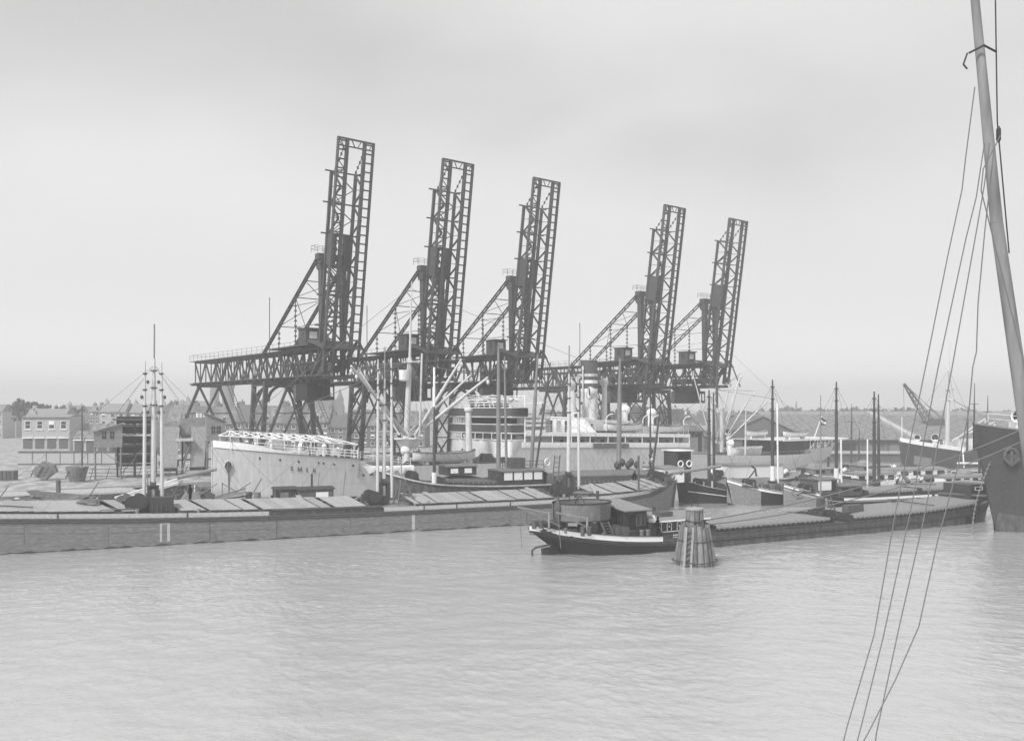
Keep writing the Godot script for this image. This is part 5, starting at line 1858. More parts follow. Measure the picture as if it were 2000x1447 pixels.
	for q in [[5.6, 2.2, 0.5], [6.1, 2.6, 0.42], [8.9, 2.9, 0.5], [7.4, 2.7, 0.36], [4.3, 1.7, 0.4]]:
		var bk = MB.new()
		bk.lathe(Vector3(q[0], f.top(q[0]) - 0.25, q[1]), [[q[2] * 0.3, 0.0], [q[2] * 0.42, q[2]], [q[2] * 0.36, q[2]], [0.02, q[2] * 0.4]], 10)
		part("bucket", bk, [M.iron, M.wood, M.deck][int(q[0] * 2) % 3], s)
	for k in 3:
		var cl = MB.new()
		var cp = []
		for i in 25:
			var a = TAU * i / 8.0
			cp.append(Vector3(3.2 + k * 2.9 + cos(a) * (0.42 - i * 0.006), f.top(3.2 + k * 2.9) - 0.2 + 0.035 * (i / 8), 1.2 + k * 0.3 + sin(a) * (0.42 - i * 0.006)))
		cl.rope(cp, 0.04, 5)
		part("coiled_line", cl, M.rope_pale, s)
	for i in 9:
		var x = 20.5 + i * 4.4
		rod("stanchion", Vector3(x, f.top(x) - 0.2, 3.25), Vector3(x, f.top(x) + 0.28, 3.25), 0.05, M.iron, s)
	# holds
	coaming(s, f, 19.4, 33.4, 2.9, 0.5, 0.3, M.hull_dark)
	tarp_hatch(s, f, 19.3, 33.5, 2.95, 0.5, 0.55, M.tarp, 7.0)
	coaming(s, f, 36.8, 56.4, 2.9, 0.5, 0.3, M.hull_dark)
	tarp_hatch(s, f, 36.7, 56.5, 2.95, 0.5, 0.6, M.tarp, 3.0)
	# mast lowered to a thin pole between the holds, ladder and winch at its foot
	pole_mast(s, "mast", 35.4, 0, f.top(35) - 0.2, 13.6, 0.09, M.mast_grey)
	var mb = MB.new()
	mb.bx(35.1, f.top(35) - 0.2, -0.3, 35.7, 3.3, 0.3)
	part("mast_case", mb, M.steel_mid, s)
	winch(s, Vector3(34.6, f.top(34) - 0.2, 1.0), 0.9, M.iron)
	ladder_part(s, "ladder", Vector3(36.6, f.top(36), 0.9), Vector3(36.0, 3.4, 0.5), Vector3(0.25, 0, 0), M.wood, 6, 0.04)
	block("hatch_box", 37.2, f.top(37) + 0.6, 1.1, 39.4, f.top(37) + 1.35, 1.9, M.deck_dark, s)
	block("rope_locker", 45.6, f.top(45) + 0.9, -0.4, 46.2, f.top(45) + 1.4, 0.2, M.deck_dark, s)
	var pr = MB.new()
	pr.tube(Vector3(46.4, f.top(46) + 1.25, 0.0), Vector3(49.2, f.top(49) + 0.7, 2.6), 0.06, 0.05, 6)
	part("boat_hook", pr, M.wood_dark, s)
	# forward house
	var fh = MB.new()
	fh.bx(56.9, f.top(57) - 0.2, -2.0, 60.0, 3.9, 1.4)
	var fo = part("forward_house", fh, M.hull_dark, s)
	var wn = MB.new()
	wn.bx(57.6, 3.25, 1.4, 58.9, 3.3, 1.44)
	wn.bx(57.6, 3.6, 1.4, 58.9, 3.65, 1.44)
	wn.bx(57.6, 3.3, 1.4, 57.66, 3.6, 1.44)
	wn.bx(58.84, 3.3, 1.4, 58.9, 3.6, 1.44)
	part("window_frame", wn, M.bright, fo)
	winch(s, Vector3(60.4, f.top(60.4) - 0.2, 0.8), 0.8)
	rod("fore_spar", Vector3(56.6, f.top(56) + 0.8, -2.4), Vector3(57.4, f.top(57) + 0.8, 3.0), 0.2, M.steel_mid, s)
	lifebuoy("white lifebuoy on the wooden deckhouse of the dark barge by the mooring post", world(s, 9.72, 3.3, -0.6), s.transform.basis * Vector3(-1, 0, 0.1), 0.4)
	# two mooring ropes to the steamer at the edge, made after that hull is placed
	return s

func dolphin():
	var s = base("mooring_dolphin", 14.35, 72.3, 0.0)
	tag(s, "weathered timber mooring post of bundled piles with a ladder, standing in the water", "mooring post")
	var n = 19
	for i in n:
		var a = TAU * i / n + 0.1
		var r1 = 1.5 + 0.04 * sin(i * 2.3)
		var r0 = 0.98
		var b = MB.new()
		var top = 3.0 + 0.16 * sin(i * 1.7)
		b.tube(Vector3(cos(a) * r1 * 1.06, -1.0, sin(a) * r1 * 1.06), Vector3(cos(a) * r0, top, sin(a) * r0), 0.285, 0.205, 9)
		part("pile", b, M["pile_%d" % (i * 7 % 3)], s)
	for i in 9:
		var a = TAU * i / 9.0
		var b = MB.new()
		b.tube(Vector3(cos(a) * 0.62, 1.5, sin(a) * 0.62), Vector3(cos(a) * 0.47, 4.28 + 0.04 * sin(i * 2.0), sin(a) * 0.47), 0.22, 0.2, 9)
		part("inner_pile", b, M["pile_%d" % ((i * 5 + 1) % 3)], s)
	var c = MB.new()
	c.lathe(Vector3(0, 4.22, 0), [[0.66, 0.0], [0.72, 0.04], [0.72, 0.14], [0.68, 0.2], [0.3, 0.26], [0.01, 0.27]], 22)
	part("cap", c, M.wood_pale, s)
	for q in [[3.4, 0.72, 0.05], [1.9, 1.39, 0.035], [0.35, 1.78, 0.04]]:
		var b = MB.new()
		var pts = []
		for i in 29:
			var a = TAU * i / 28.0
			pts.append(Vector3(cos(a) * q[1], q[0] + 0.05 * sin(a * 3.0), sin(a) * q[1]))
		b.rope(pts, q[2], 6)
		part("binding_chain", b, M.hull_dark, s)
	var ld = MB.new()
	for sx in [-0.27, 0.27]:
		ld.bar(Vector3(-0.95 + sx, -0.6, 1.72), Vector3(-0.62 + sx, 3.05, 1.18), 0.17, 0.14)
	var ladder = part("ladder", ld, M.wood_pale, s)
	for i in 8:
		var t = (i + 0.7) / 8.4
		strut("rung", Vector3(-1.2 + 0.33 * t, -0.5 + 3.5 * t, 1.71 - 0.54 * t), Vector3(-0.68 + 0.33 * t, -0.5 + 3.5 * t, 1.71 - 0.54 * t), 0.09, 0.09, M.wood, ladder)
	for k in 2:
		strut("eye_post", Vector3(-0.25 + k * 0.5, 4.4, 0), Vector3(-0.25 + k * 0.52, 5.1, 0), 0.06, 0.06, M.iron, s)

func simple_barge(called: String, label: String, X: float, d: float, deg: float, f: Form, hm: Material, band: Material, band_d := 0.35) -> Node3D:
	var s = base(called, X, d, deg)
	tag(s, label, "barge", "moored river barges")
	var hull = barge_hull(f, s, hm, M.deck_dark)
	if band:
		strip(f, hull, "sheer_band", 0.05, f.length - 0.05, 0.0, band_d, 0.03, band)
	strip(f, hull, "rubbing_strake", 0.05, f.length - 0.05, band_d + 0.1, band_d + 0.2, 0.07, M.hull_dark)
	return s

func deckhouse(s: Node, x0: float, x1: float, y0: float, y1: float, zh: float, wall: Material, roof_m: Material, wins: int, pane: Material = null) -> MeshInstance3D:
	var b = MB.new()
	b.bx(x0, y0, -zh, x1, y1, zh)
	var h = part("deckhouse", b, wall, s)
	var r = MB.new()
	r.prism(PackedVector2Array([Vector2(-zh - 0.15, y1), Vector2(zh + 0.15, y1), Vector2(zh + 0.1, y1 + 0.1), Vector2(0, y1 + 0.3), Vector2(-zh - 0.1, y1 + 0.1)]), Transform3D(Basis(Vector3.BACK, Vector3.UP, Vector3.LEFT), Vector3(x1 + 0.15, 0, 0)), x1 - x0 + 0.3)
	part("roof", r, roof_m, h)
	for i in wins:
		var x = lerpf(x0, x1, (i + 0.5) / wins)
		var w = (x1 - x0) / wins * 0.3
		block("window", x - w, lerpf(y0, y1, 0.45), zh, x + w, lerpf(y0, y1, 0.85), zh + 0.04, pane if pane else M.glass, h)
	return h

func other_barges():
	# coaster lying between the long barge and the steamship
	var f = Form.new()
	f.length = 34.0; f.beam = 6.6; f.l0 = 7.0; f.p0 = 1.8; f.r0 = 0.5; f.l1 = 5.0
	f.fb = 3.4; f.a0 = 1.2; f.x0 = 16.0; f.tip0 = 0.9; f.tl = 7.0; f.a1 = 0.2; f.x1 = 26.0; f.tip1 = 0.3
	var s = simple_barge("coastal_barge", "grey-hulled barge with high bow and white-panelled deckhouse, between long barge and steamship", -15.3, 103.6, 24.5, f, M.hull_mid, M.white_old, 0.14)
	coaming(s, f, 7.5, 13.6, 2.4, 0.45, 0.3, M.hull_dark)
	tarp_hatch(s, f, 7.4, 13.7, 2.45, 0.5, 0.45, M.deck_dark, 2.0)
	var h = deckhouse(s, 14.6, 20.0, 3.2, 4.9, 2.2, M.hull_dark, M.tarp_dark, 0)
	for i in 4:
		block("white_panel", 14.8 + i * 1.3, 3.9, 2.2, 15.85 + i * 1.3, 4.8, 2.26, M.bright, h)
	railing(h, [Vector3(14.6, 5.2, 2.2), Vector3(20.0, 5.2, 2.2)], 0.9, 2, M.steel_mid, 0.04)
	block("wheel_box", 16.4, 5.1, -1.2, 18.2, 6.4, 0.8, M.steel_mid, h)
	var ck = deckhouse(s, 8.0, 11.6, 4.6, 5.6, 1.5, M.hull_dark, M.tarp_dark, 0)
	for i in 2:
		block("white_panel", 8.4 + i * 1.7, 4.85, 1.5, 9.3 + i * 1.7, 5.4, 1.56, M.bright, ck)
	var m = pole_mast(s, "mast", 6.5, 1.2, 3.2, 12.6, 0.2, M.mast_dark)
	rod("topmast", Vector3(6.5, 12.5, 1.2), Vector3(6.5, 17.0, 1.2), 0.13, M.bright, m)
	rod("mast_foot", Vector3(6.5, 2.9, 1.2), Vector3(6.5, 5.0, 1.2), 0.3, M.white, m)
	var m2 = pole_mast(s, "mast", 15.3, -0.6, 3.3, 20.0, 0.3, M.mast_grey)
	pole_mast(s, "derrick_pole", 16.3, -0.4, 3.6, 18.6, 0.18, M.mast_grey, -0.3)
	pole_mast(s, "mast", 19.8, -0.9, 5.0, 19.0, 0.26, M.mast_grey, 0.9)
	pole_mast(s, "derrick_pole", 20.2, -0.4, 5.0, 18.0, 0.14, M.mast_dark, 2.0)
	winch(s, Vector3(4.0, f.top(4) - 0.1, 0.6), 0.8)
	rod("bent_davit", Vector3(2.4, f.top(2), 1.8), Vector3(2.4, f.top(2) + 1.6, 1.8), 0.06, M.rope_pale, s)
	var rg = MB.new()
	for q in [[15.3, 20.0, 3.0], [15.3, 20.0, 28.0], [20.6, 19.0, 31.0], [6.5, 16.5, 0.6], [20.6, 19.0, 12.0]]:
		for z in [-2.9, 2.9]:
			rg.rope([Vector3(q[0], q[1], -0.5), Vector3(q[2], f.top(q[2]), z)], 0.013, 4)
	part("mast_stay", rg, M.rope, s)
	lifebuoy("white lifebuoy on the rail of the high-bowed grey barge", world(s, 20.4, 5.9, 2.3), s.transform.basis * Vector3(0.3, 0, 1), 0.42)

	# hatch barge next to it
	f = Form.new()
	f.length = 20.0; f.beam = 7.0; f.l0 = 4.0; f.l1 = 4.0; f.fb = 3.1; f.a0 = 0.2; f.x0 = 10.0; f.a1 = 0.5; f.x1 = 16.0; f.tip1 = 0.3
	s = simple_barge("grain_barge", "flat grey barge with bundled rigging on its two masts, under the steamship's side", 3.0, 110.4, 24.5, f, M.hull_mid, null)
	coaming(s, f, 1.0, 16.2, 3.0, 1.1, 0.4, M.deck_dark)
	tarp_hatch(s, f, 0.9, 16.3, 3.0, 1.15, 0.5, M.tarp_dark, 3.0)
	pole_mast(s, "mast", 11.6, -0.4, 4.2, 18.6, 0.32, M.mast_grey, 0.2)
	for k in 5:
		var bd = MB.new()
		bd.lathe(Vector3(11.2 + k * 0.7, 5.2 + 0.35 * (k % 2), -0.2 + 0.2 * (k % 3)), [[0.01, -0.55], [0.34, -0.2], [0.38, 0.2], [0.01, 0.6]], 8)
		part("rigging_bundle", bd, M.iron, s)
	pole_mast(s, "mast", 15.9, 0.2, 4.2, 14.3, 0.13, M.mast_dark)
	pole_mast(s, "derrick_pole", 16.1, 0.4, 4.6, 13.4, 0.15, M.mast_dark, 1.3)
	for k in 4:
		var bd = MB.new()
		bd.lathe(Vector3(15.8 + 0.25 * (k % 2), 5.4 + k * 0.5, 0.3), [[0.01, -0.4], [0.24, 0.0], [0.01, 0.4]], 8)
		part("rigging_bundle", bd, M.mast_white if k == 1 else M.iron, s)
	var rg2 = MB.new()
	for q in [[11.8, 18.4, 1.0], [11.8, 18.4, 27.0], [16.0, 14.2, 8.0], [16.0, 14.2, 24.0]]:
		for z in [-3.0, 3.0]:
			rg2.rope([Vector3(q[0], q[1], 0), Vector3(q[2], f.top(q[2]), z)], 0.013, 4)
	part("mast_stay", rg2, M.rope, s)
	ladder_part(s, "ladder", Vector3(1.0, 4.0, 2.9), Vector3(1.4, 6.8, 2.6), Vector3(0.35, 0, 0), M.wood, 5, 0.05)
	h = deckhouse(s, 16.4, 19.6, 3.0, 4.8, 2.3, M.bright, M.tarp, 0)
	for i in 3:
		block("window", 16.8 + i * 1.05, 4.0, 2.3, 17.2 + i * 1.05, 4.4, 2.34, M.glass, h)
	var wh = MB.new()
	wh.bx(19.0, 3.0, -1.4, 21.2, 6.9, 1.5)
	var wo = part("wheelhouse", wh, M.hull_dark, s)
	block("roof", 18.8, 6.9, -1.7, 21.4, 7.04, 1.8, M.white, wo)
	block("window", 19.3, 5.9, 1.5, 20.9, 6.6, 1.54, M.glass, wo)
	lifebuoy("white lifebuoy, first of two on the dark wheelhouse of the flat grey barge", world(s, 19.5, 5.3, 1.65), s.transform.basis * Vector3(0, 0, 1), 0.38)
	lifebuoy("white lifebuoy, second of two on the dark wheelhouse of the flat grey barge", world(s, 20.8, 5.3, 1.65), s.transform.basis * Vector3(0, 0, 1), 0.38)

	# three bows side by side
	var bows = [
		["black barge hull with a thin pale sheer line, behind the long barge's bow", 21.6, 120.6, M.hull_black, M.hull_mid, 1.5, 0.1],
		["barge bow with dark grey stem and white sheer band, middle of three bows", 27.5, 118.0, M.hull_black, M.bright, 1.6, 0.42],
		["long black barge with anchor at its grey bow and a broken white band", 34.0, 115.5, M.hull_black, M.bright, 1.15, 0.32]]
	for k in 3:
		var q: Array = bows[k]
		f = Form.new()
		f.length = [20.0, 26.0, 42.0][k]; f.beam = 6.2; f.l0 = 6.5; f.p0 = 2.2; f.r0 = 0.35; f.l1 = 5.0
		f.fb = q[5]; f.a0 = 0.5; f.x0 = 14.0; f.tip0 = 1.25; f.tl = 7.5; f.a1 = 0.7; f.x1 = 26.0 if k == 2 else 18.0; f.tip1 = 0.3
		s = base("moored_barge", q[1], q[2], 25.0)
		tag(s, q[0], "barge", "moored river barges")
		var hull = barge_hull(f, s, q[3], M.deck_dark)
		if k == 2:
			strip(f, hull, "white_band", 0.05, 3.6, 0.0, 0.34, 0.03, M.bright)
			strip(f, hull, "white_band", 7.0, 22.5, 0.18, 0.5, 0.03, M.bright)
			strip(f, hull, "white_band", 23.0, 28.5, 0.18, 0.5, 0.03, M.bright)
			strip(f, hull, "sheer_line", 0.05, 41.5, 0.62, 0.68, 0.04, M.white_old)
			strip(f, hull, "grey_bow", 0.02, 4.6, 0.42, 3.2, 0.008, M.bow_grey)
		elif k == 1:
			strip(f, hull, "white_band", 0.02, 8.5, 0.0, 0.4, 0.03, M.bright)
			strip(f, hull, "grey_bow", 0.02, 3.5, 0.45, 3.0, 0.008, M.bow_grey)
		else:
			strip(f, hull, "sheer_line", 0.02, 19.0, 0.0, 0.1, 0.04, M.white_old)
		strip(f, hull, "rubbing_strake", 0.02, f.length - 0.1, 0.05, 0.14, 0.06, M.hull_mid)
		for i in 3:
			rod("bitt", Vector3(2.2 + i * 1.4, f.top(2) - 0.6, 0.9), Vector3(2.2 + i * 1.4, f.top(2) + 0.2, 0.9), 0.13, M.white_old if k == 0 else M.deck, s)
		winch(s, Vector3(3.6, f.top(3.6) - 0.1, 0.0), 0.8)
		if k > 0:
			# name board, and the flat bow anchor of the long black one
			var yaw = atan2(f.half(2.4, f.top(2) - 0.2) - f.half(1.4, f.top(2) - 0.2), 1.0)
			var nbd = MB.new()
			nbd.bx(-1.0, -0.13, 0, 1.0, 0.13, 0.04)
			var np = part("name_board", nbd, M.hull_dark, hull)
			np.transform = Transform3D(Basis(Vector3.UP, -yaw) * Basis(Vector3.BACK, -0.1), Vector3(2.2, f.top(2.2) - 0.2, f.half(2.2, f.top(2.2) - 0.2) + 0.06))
		if k == 2:
			var an = MB.new()
			var yaw2 = atan2(f.half(2.0, 2.0) - f.half(0.8, 2.0), 1.2)
			an.bar(Vector3(-0.5, -0.5, 0), Vector3(0.6, 0.15, 0), 0.16, 0.16)
			an.bar(Vector3(-0.7, -0.1, 0), Vector3(-0.1, -0.75, 0), 0.14, 0.2)
			an.bar(Vector3(-0.7, -0.1, 0), Vector3(-0.45, 0.45, 0), 0.12, 0.14)
			an.bar(Vector3(-0.1, -0.75, 0), Vector3(0.5, -0.6, 0), 0.12, 0.14)
			var ao = part("anchor", an, M.deck, hull)
			ao.transform = Transform3D(Basis(Vector3.UP, -yaw2), Vector3(1.3, 2.0, f.half(1.3, 2.0) + 0.12))
			h = deckhouse(s, 4.2, 7.4, 1.5, 3.3, 1.6, M.deck_dark, M.tarp_dark, 0)
			block("white_door", 4.3, 2.0, 1.6, 6.4, 3.2, 1.65, M.bright, h)
			block("dark_doorway", 6.5, 1.9, 1.6, 7.1, 3.1, 1.66, M.black, h)
			deckhouse(s, 7.6, 11.4, 1.2, 2.4, 1.9, M.deck_dark, M.tarp_dark, 2)
			coaming(s, f, 12.0, 36.0, 2.4, 0.6, 0.25, M.hull_dark)
			tarp_hatch(s, f, 11.9, 20.5, 2.45, 0.65, 0.35, M.tarp, 2.0)
			tarp_hatch(s, f, 21.5, 36.1, 2.45, 0.65, 0.45, M.tarp, 3.0)
			rod("boat_hook", Vector3(18.0, 2.3, 1.0), Vector3(25.0, 2.1, 1.6), 0.06, M.wood_dark, s)
		elif k == 1:
			coaming(s, f, 9.0, 22.0, 2.3, 0.6, 0.3, M.hull_dark)
			tarp_hatch(s, f, 8.9, 22.1, 2.35, 0.65, 0.4, M.tarp_dark, 2.0)
			for i in 5:
				block("deck_chest", 5.0 + i * 0.9, f.top(6) - 0.1, 0.2, 5.6 + i * 0.9, f.top(6) + 0.75, 1.6, [M.deck_dark, M.deck, M.wood, M.deck, M.hull_mid][i], s)
			var an2 = MB.new()
			an2.rope([Vector3(3.0, f.top(3) - 0.1, -0.5), Vector3(5.0, f.top(3) + 2.0, -0.4)], 0.09, 6)
			an2.rope([Vector3(4.2, f.top(3) + 2.5, -0.2), Vector3(5.0, f.top(3) + 2.1, -0.4), Vector3(5.3, f.top(3) + 1.1, -0.6)], 0.1, 6)
			part("stowed_anchor", an2, M.iron, s)
		else:
			coaming(s, f, 6.0, 17.0, 2.3, 0.6, 0.35, M.hull_dark)
			tarp_hatch(s, f, 5.9, 17.1, 2.35, 0.7, 0.7, M.tarp_dark, 2.0)
			rod("fender_pole", Vector3(0.6, 1.6, 1.6), Vector3(5.6, 0.9, 3.3), 0.06, M.white_old, s)
			rod("white_bitt", Vector3(1.6, f.top(1.6), 0), Vector3(1.6, f.top(1.6) + 1.7, 0), 0.26, M.white, s)

	# white-cabined barges behind the bows
	var back = [
		["barge with a long white cabin below the steamship's after deck", 27.5, 127.5, 25.0, 16.0, 2.6, 1.5, 11.0, 3.4, 4.5, M.bright, 0],
		["barge with a long white cabin and domed skylight near the steamer's anchor", 57.5, 129.5, 24.0, 24.0, 1.4, 2.2, 12.6, 1.5, 2.75, M.bright, 6],
		["cluttered white barge behind the two tall dark mast poles", 47.5, 134.0, 24.0, 20.0, 1.3, 1.5, 9.0, 1.6, 2.9, M.white, 4],
		["white-roofed launch at the rear of the barge cluster", 55.0, 143.0, 20.0, 17.0, 1.4, 2.0, 14.0, 1.8, 2.9, M.white, 5],
		["dark low barge under the second steamer's bow", 56.0, 158.0, 16.0, 34.0, 1.6, 3.0, 9.0, 1.8, 2.6, M.tarp, 2],
		["grey barge with brown cabin near the timber jetty, astern of the steamship", 46.0, 150.0, 22.0, 22.0, 1.5, 2.0, 8.0, 1.6, 2.6, M.deck, 2]]
	for q in back:
		f = Form.new()
		f.length = q[4]; f.beam = 5.6; f.l0 = 4.5; f.l1 = 4.5; f.fb = q[5]; f.a0 = 0.5; f.x0 = 6.0; f.a1 = 0.5; f.x1 = q[4] - 7.0; f.tip1 = 0.4; f.tip0 = 0.4; f.tl = 4.0
		s = base("cabin_barge", q[1], q[2], q[3])
		tag(s, q[0], "barge", "moored river barges")
		var hull = barge_hull(f, s, M.hull_dark, M.deck)
		strip(f, hull, "sheer_band", 0.1, f.length - 0.1, 0.0, 0.2, 0.03, M.white_old)
		h = deckhouse(s, q[6], q[7], q[5] - 0.1, q[9], 2.1, q[10], M.tarp, q[11])
		if q[4] > 20.0:
			var dm = MB.new()
			dm.lathe(Vector3(q[7] - 4.0, q[9] + 0.25, 0), [[1.1, 0.0], [1.0, 0.35], [0.6, 0.6], [0.02, 0.7]], 14)
			part("skylight", dm, M.tarp, h)
			rod("chimney", Vector3(q[7] - 1.4, q[9], 0.4), Vector3(q[7] - 1.4, q[9] + 1.9, 0.4), 0.18, M.iron, h)
		for i in 4:
			var x: float = q[7] + 0.8 + i * 0.9
			if x < q[4] - 1.5:
				var o = put("canvas_bundle", rod_mesh, [M.bright, M.white, M.deck, M.wood][i], s)
				o.transform = Transform3D(Basis.from_euler(Vector3(0.7, i * 1.3, 0.5)) * Basis.from_scale(Vector3(0.4, 1.3, 0.3)), Vector3(x, q[5] + 0.5, 0.8 - 0.5 * (i % 3)))
		winch(s, Vector3(1.0, f.top(1.0) - 0.1, 0.5), 0.6)

	# masts that stand up among them
	var tall = [
		["tall dark barge mast with a white lower pole, beside the steamship's stern boat", 34.1, 120.5, 2.4, 16.1, M.mast_dark, true],
		["dark barge mast with white painted foot, in the middle of the barge cluster", 43.2, 122.6, 2.0, 15.9, M.mast_dark, true],
		["dark mast with a twin pole lashed beside it, standing on the long black barge", 48.0, 122.0, 2.0, 14.6, M.mast_dark, false],
		["dark brown mast before the steamship's stern derricks", 26.2, 122.4, 2.5, 14.8, M.mast_dark, false]]
	for i in 4:
		var q: Array = tall[i]
		s = base("barge_mast", q[1], q[2], 25.0, q[3])
		tag(s, q[0], "mast", "tall masts of the moored barges")
		var h2: float = q[4] - q[3]
		pole_mast(s, "mast", 0, 0, -0.6, h2, 0.23, q[5], 0.0)
		if q[6]:
			rod("white_foot", Vector3(0.0, -0.6, 0.0), Vector3(0.0, 2.4, 0), 0.32, M.white, s)
			rod("white_pole", Vector3(0.75, -0.2, 0.2), Vector3(0.6, h2 * (0.78 if i == 0 else 0.45), 0.2), 0.12, M.white, s)
		else:
			pole_mast(s, "derrick_pole", 0.75, 0.1, -0.3, h2 * 0.97, 0.19, q[5], -0.1)
			if i == 2:
				rod("white_pole", Vector3(-1.4, -0.2, 0.2), Vector3(-1.4, h2 * 0.5, 0.2), 0.1, M.white, s)
		var tk = MB.new()
		tk.bx(-0.45, -1.2, -0.4, 0.45, 0.5, 0.4)
		part("tabernacle", tk, M.iron, s)
		var bn = MB.new()
		for k in 4:
			bn.tube(Vector3(0, h2 - 1.0 - k * 1.6, 0), Vector3(0, h2 - 0.85 - k * 1.6, 0), 0.27, 0.27, 8)
		part("iron_band", bn, M.iron, s)
		var rg3 = MB.new()
		for e in [[-7.0, 2.5], [7.0, 2.5], [-7.0, -2.5], [7.0, -2.5]]:
			rg3.rope([Vector3(0, h2 - 0.6, 0), Vector3(e[0], -0.4, e[1])], 0.02, 4)
		part("mast_stay", rg3, M.rope, s)


# ---------------------------------------------------------------- other steamers
func near_steamer():
	var s = base("large_steamer", 45.9, 91.6, 14.0)
	tag(s, "dark high bow of a large steamer with anchor, cut off at the picture's edge", "ship")
	var f = Form.new()
	f.length = 70.0; f.beam = 14.0; f.l0 = 16.0; f.p0 = 1.9; f.r0 = 2.6; f.l1 = 8.0
	f.fb = 8.6; f.a0 = 1.9; f.x0 = 30.0; f.tip0 = 0.3
	var hull = barge_hull(f, s, M.bow_dark, M.deck, 0.9)
	strip(f, hull, "upper_strake", 0.02, 60.0, 0.0, 2.7, 0.02, M.hull_dark)
	strip(f, hull, "rail_cap", 0.02, 60.0, -0.06, 0.1, 0.1, M.deck)
	for k in 3:
		strip(f, hull, "plate_lap", 1.0 + k * 0.7, 50.0, 3.9 + k * 1.7, 3.95 + k * 1.7, 0.012, M.bow_dark)
	strip(f, hull, "boot_top", 2.55, 60.0, 8.4, 11.0, 0.015, M.hull_mid)
	var yaw = atan2(f.half(4.0, 7.8) - f.half(2.6, 7.8), 1.4)
	var an = MB.new()
	an.lathe(Vector3.ZERO, [[0.75, 0.0], [0.7, 0.2], [0.5, 0.2], [0.45, 0.0], [0.01, 0.0]], 14, Basis(Vector3.RIGHT, Vector3.BACK, Vector3.UP * 1.2))
	an.bar(Vector3(0, 0.5, 0.25), Vector3(0, -1.0, 0.25), 0.25, 0.25)
	an.bar(Vector3(0, -0.9, 0.3), Vector3(0.7, -0.2, 0.3), 0.22, 0.22)
	an.bar(Vector3(0, -0.9, 0.3), Vector3(-0.7, -0.2, 0.3), 0.22, 0.22)
	var ao = part("anchor", an, M.deck_dark, hull)
	ao.transform = Transform3D(Basis(Vector3.UP, -yaw), Vector3(2.9, 7.6, f.half(2.9, 7.6) + 0.05))
	var ch = MB.new()
	var c0 = Vector3(1.6, 7.0, 0.5)
	for i in 34:
		var t = i / 34.0
		var p = c0 + Vector3(-2.9 * (1.0 - pow(1.0 - t, 1.7)), -7.3 * t, 1.0 * t)
		ch.bar(p, p + Vector3(-0.08, -0.16, 0.03), 0.15 if i % 2 else 0.05, 0.05 if i % 2 else 0.15)
	part("mooring_chain", ch, M.deck, s)
	var w = MB.new()
	w.bx(6.0, 8.0, -2.0, 9.0, 10.9, 1.5)
	part("fore_house", w, M.white_old, s)
	cowl(s, Vector3(4.6, 9.6, 1.0), 2.2, 0.6, Vector3(-1, 0, 0.4))
	railing(s, [Vector3(1.2, 10.8, 0.6), Vector3(5, 10.3, 2.9), Vector3(12, 9.6, 5.6), Vector3(30, 8.7, 6.9)], 1.0, 2, M.white_old)
	# its mooring ropes to the post
	for k in 2:
		var b = MB.new()
		var a = Vector3(15.0, 3.35 - 0.35 * k, -72.7)
		var e = world(s, 3.5 + 1.2 * k, 10.2 - 0.7 * k, 2.4)
		b.sag(a, e, 1.0 + 0.35 * k, 0.055, 14, 5)
		var o = part("mooring_rope", b, M.rope)
		tag(o, "upper mooring rope from timber post to the large dark bow" if k == 0 else "lower mooring rope from timber post to the large dark bow", "rope", "mooring ropes of the large steamer")

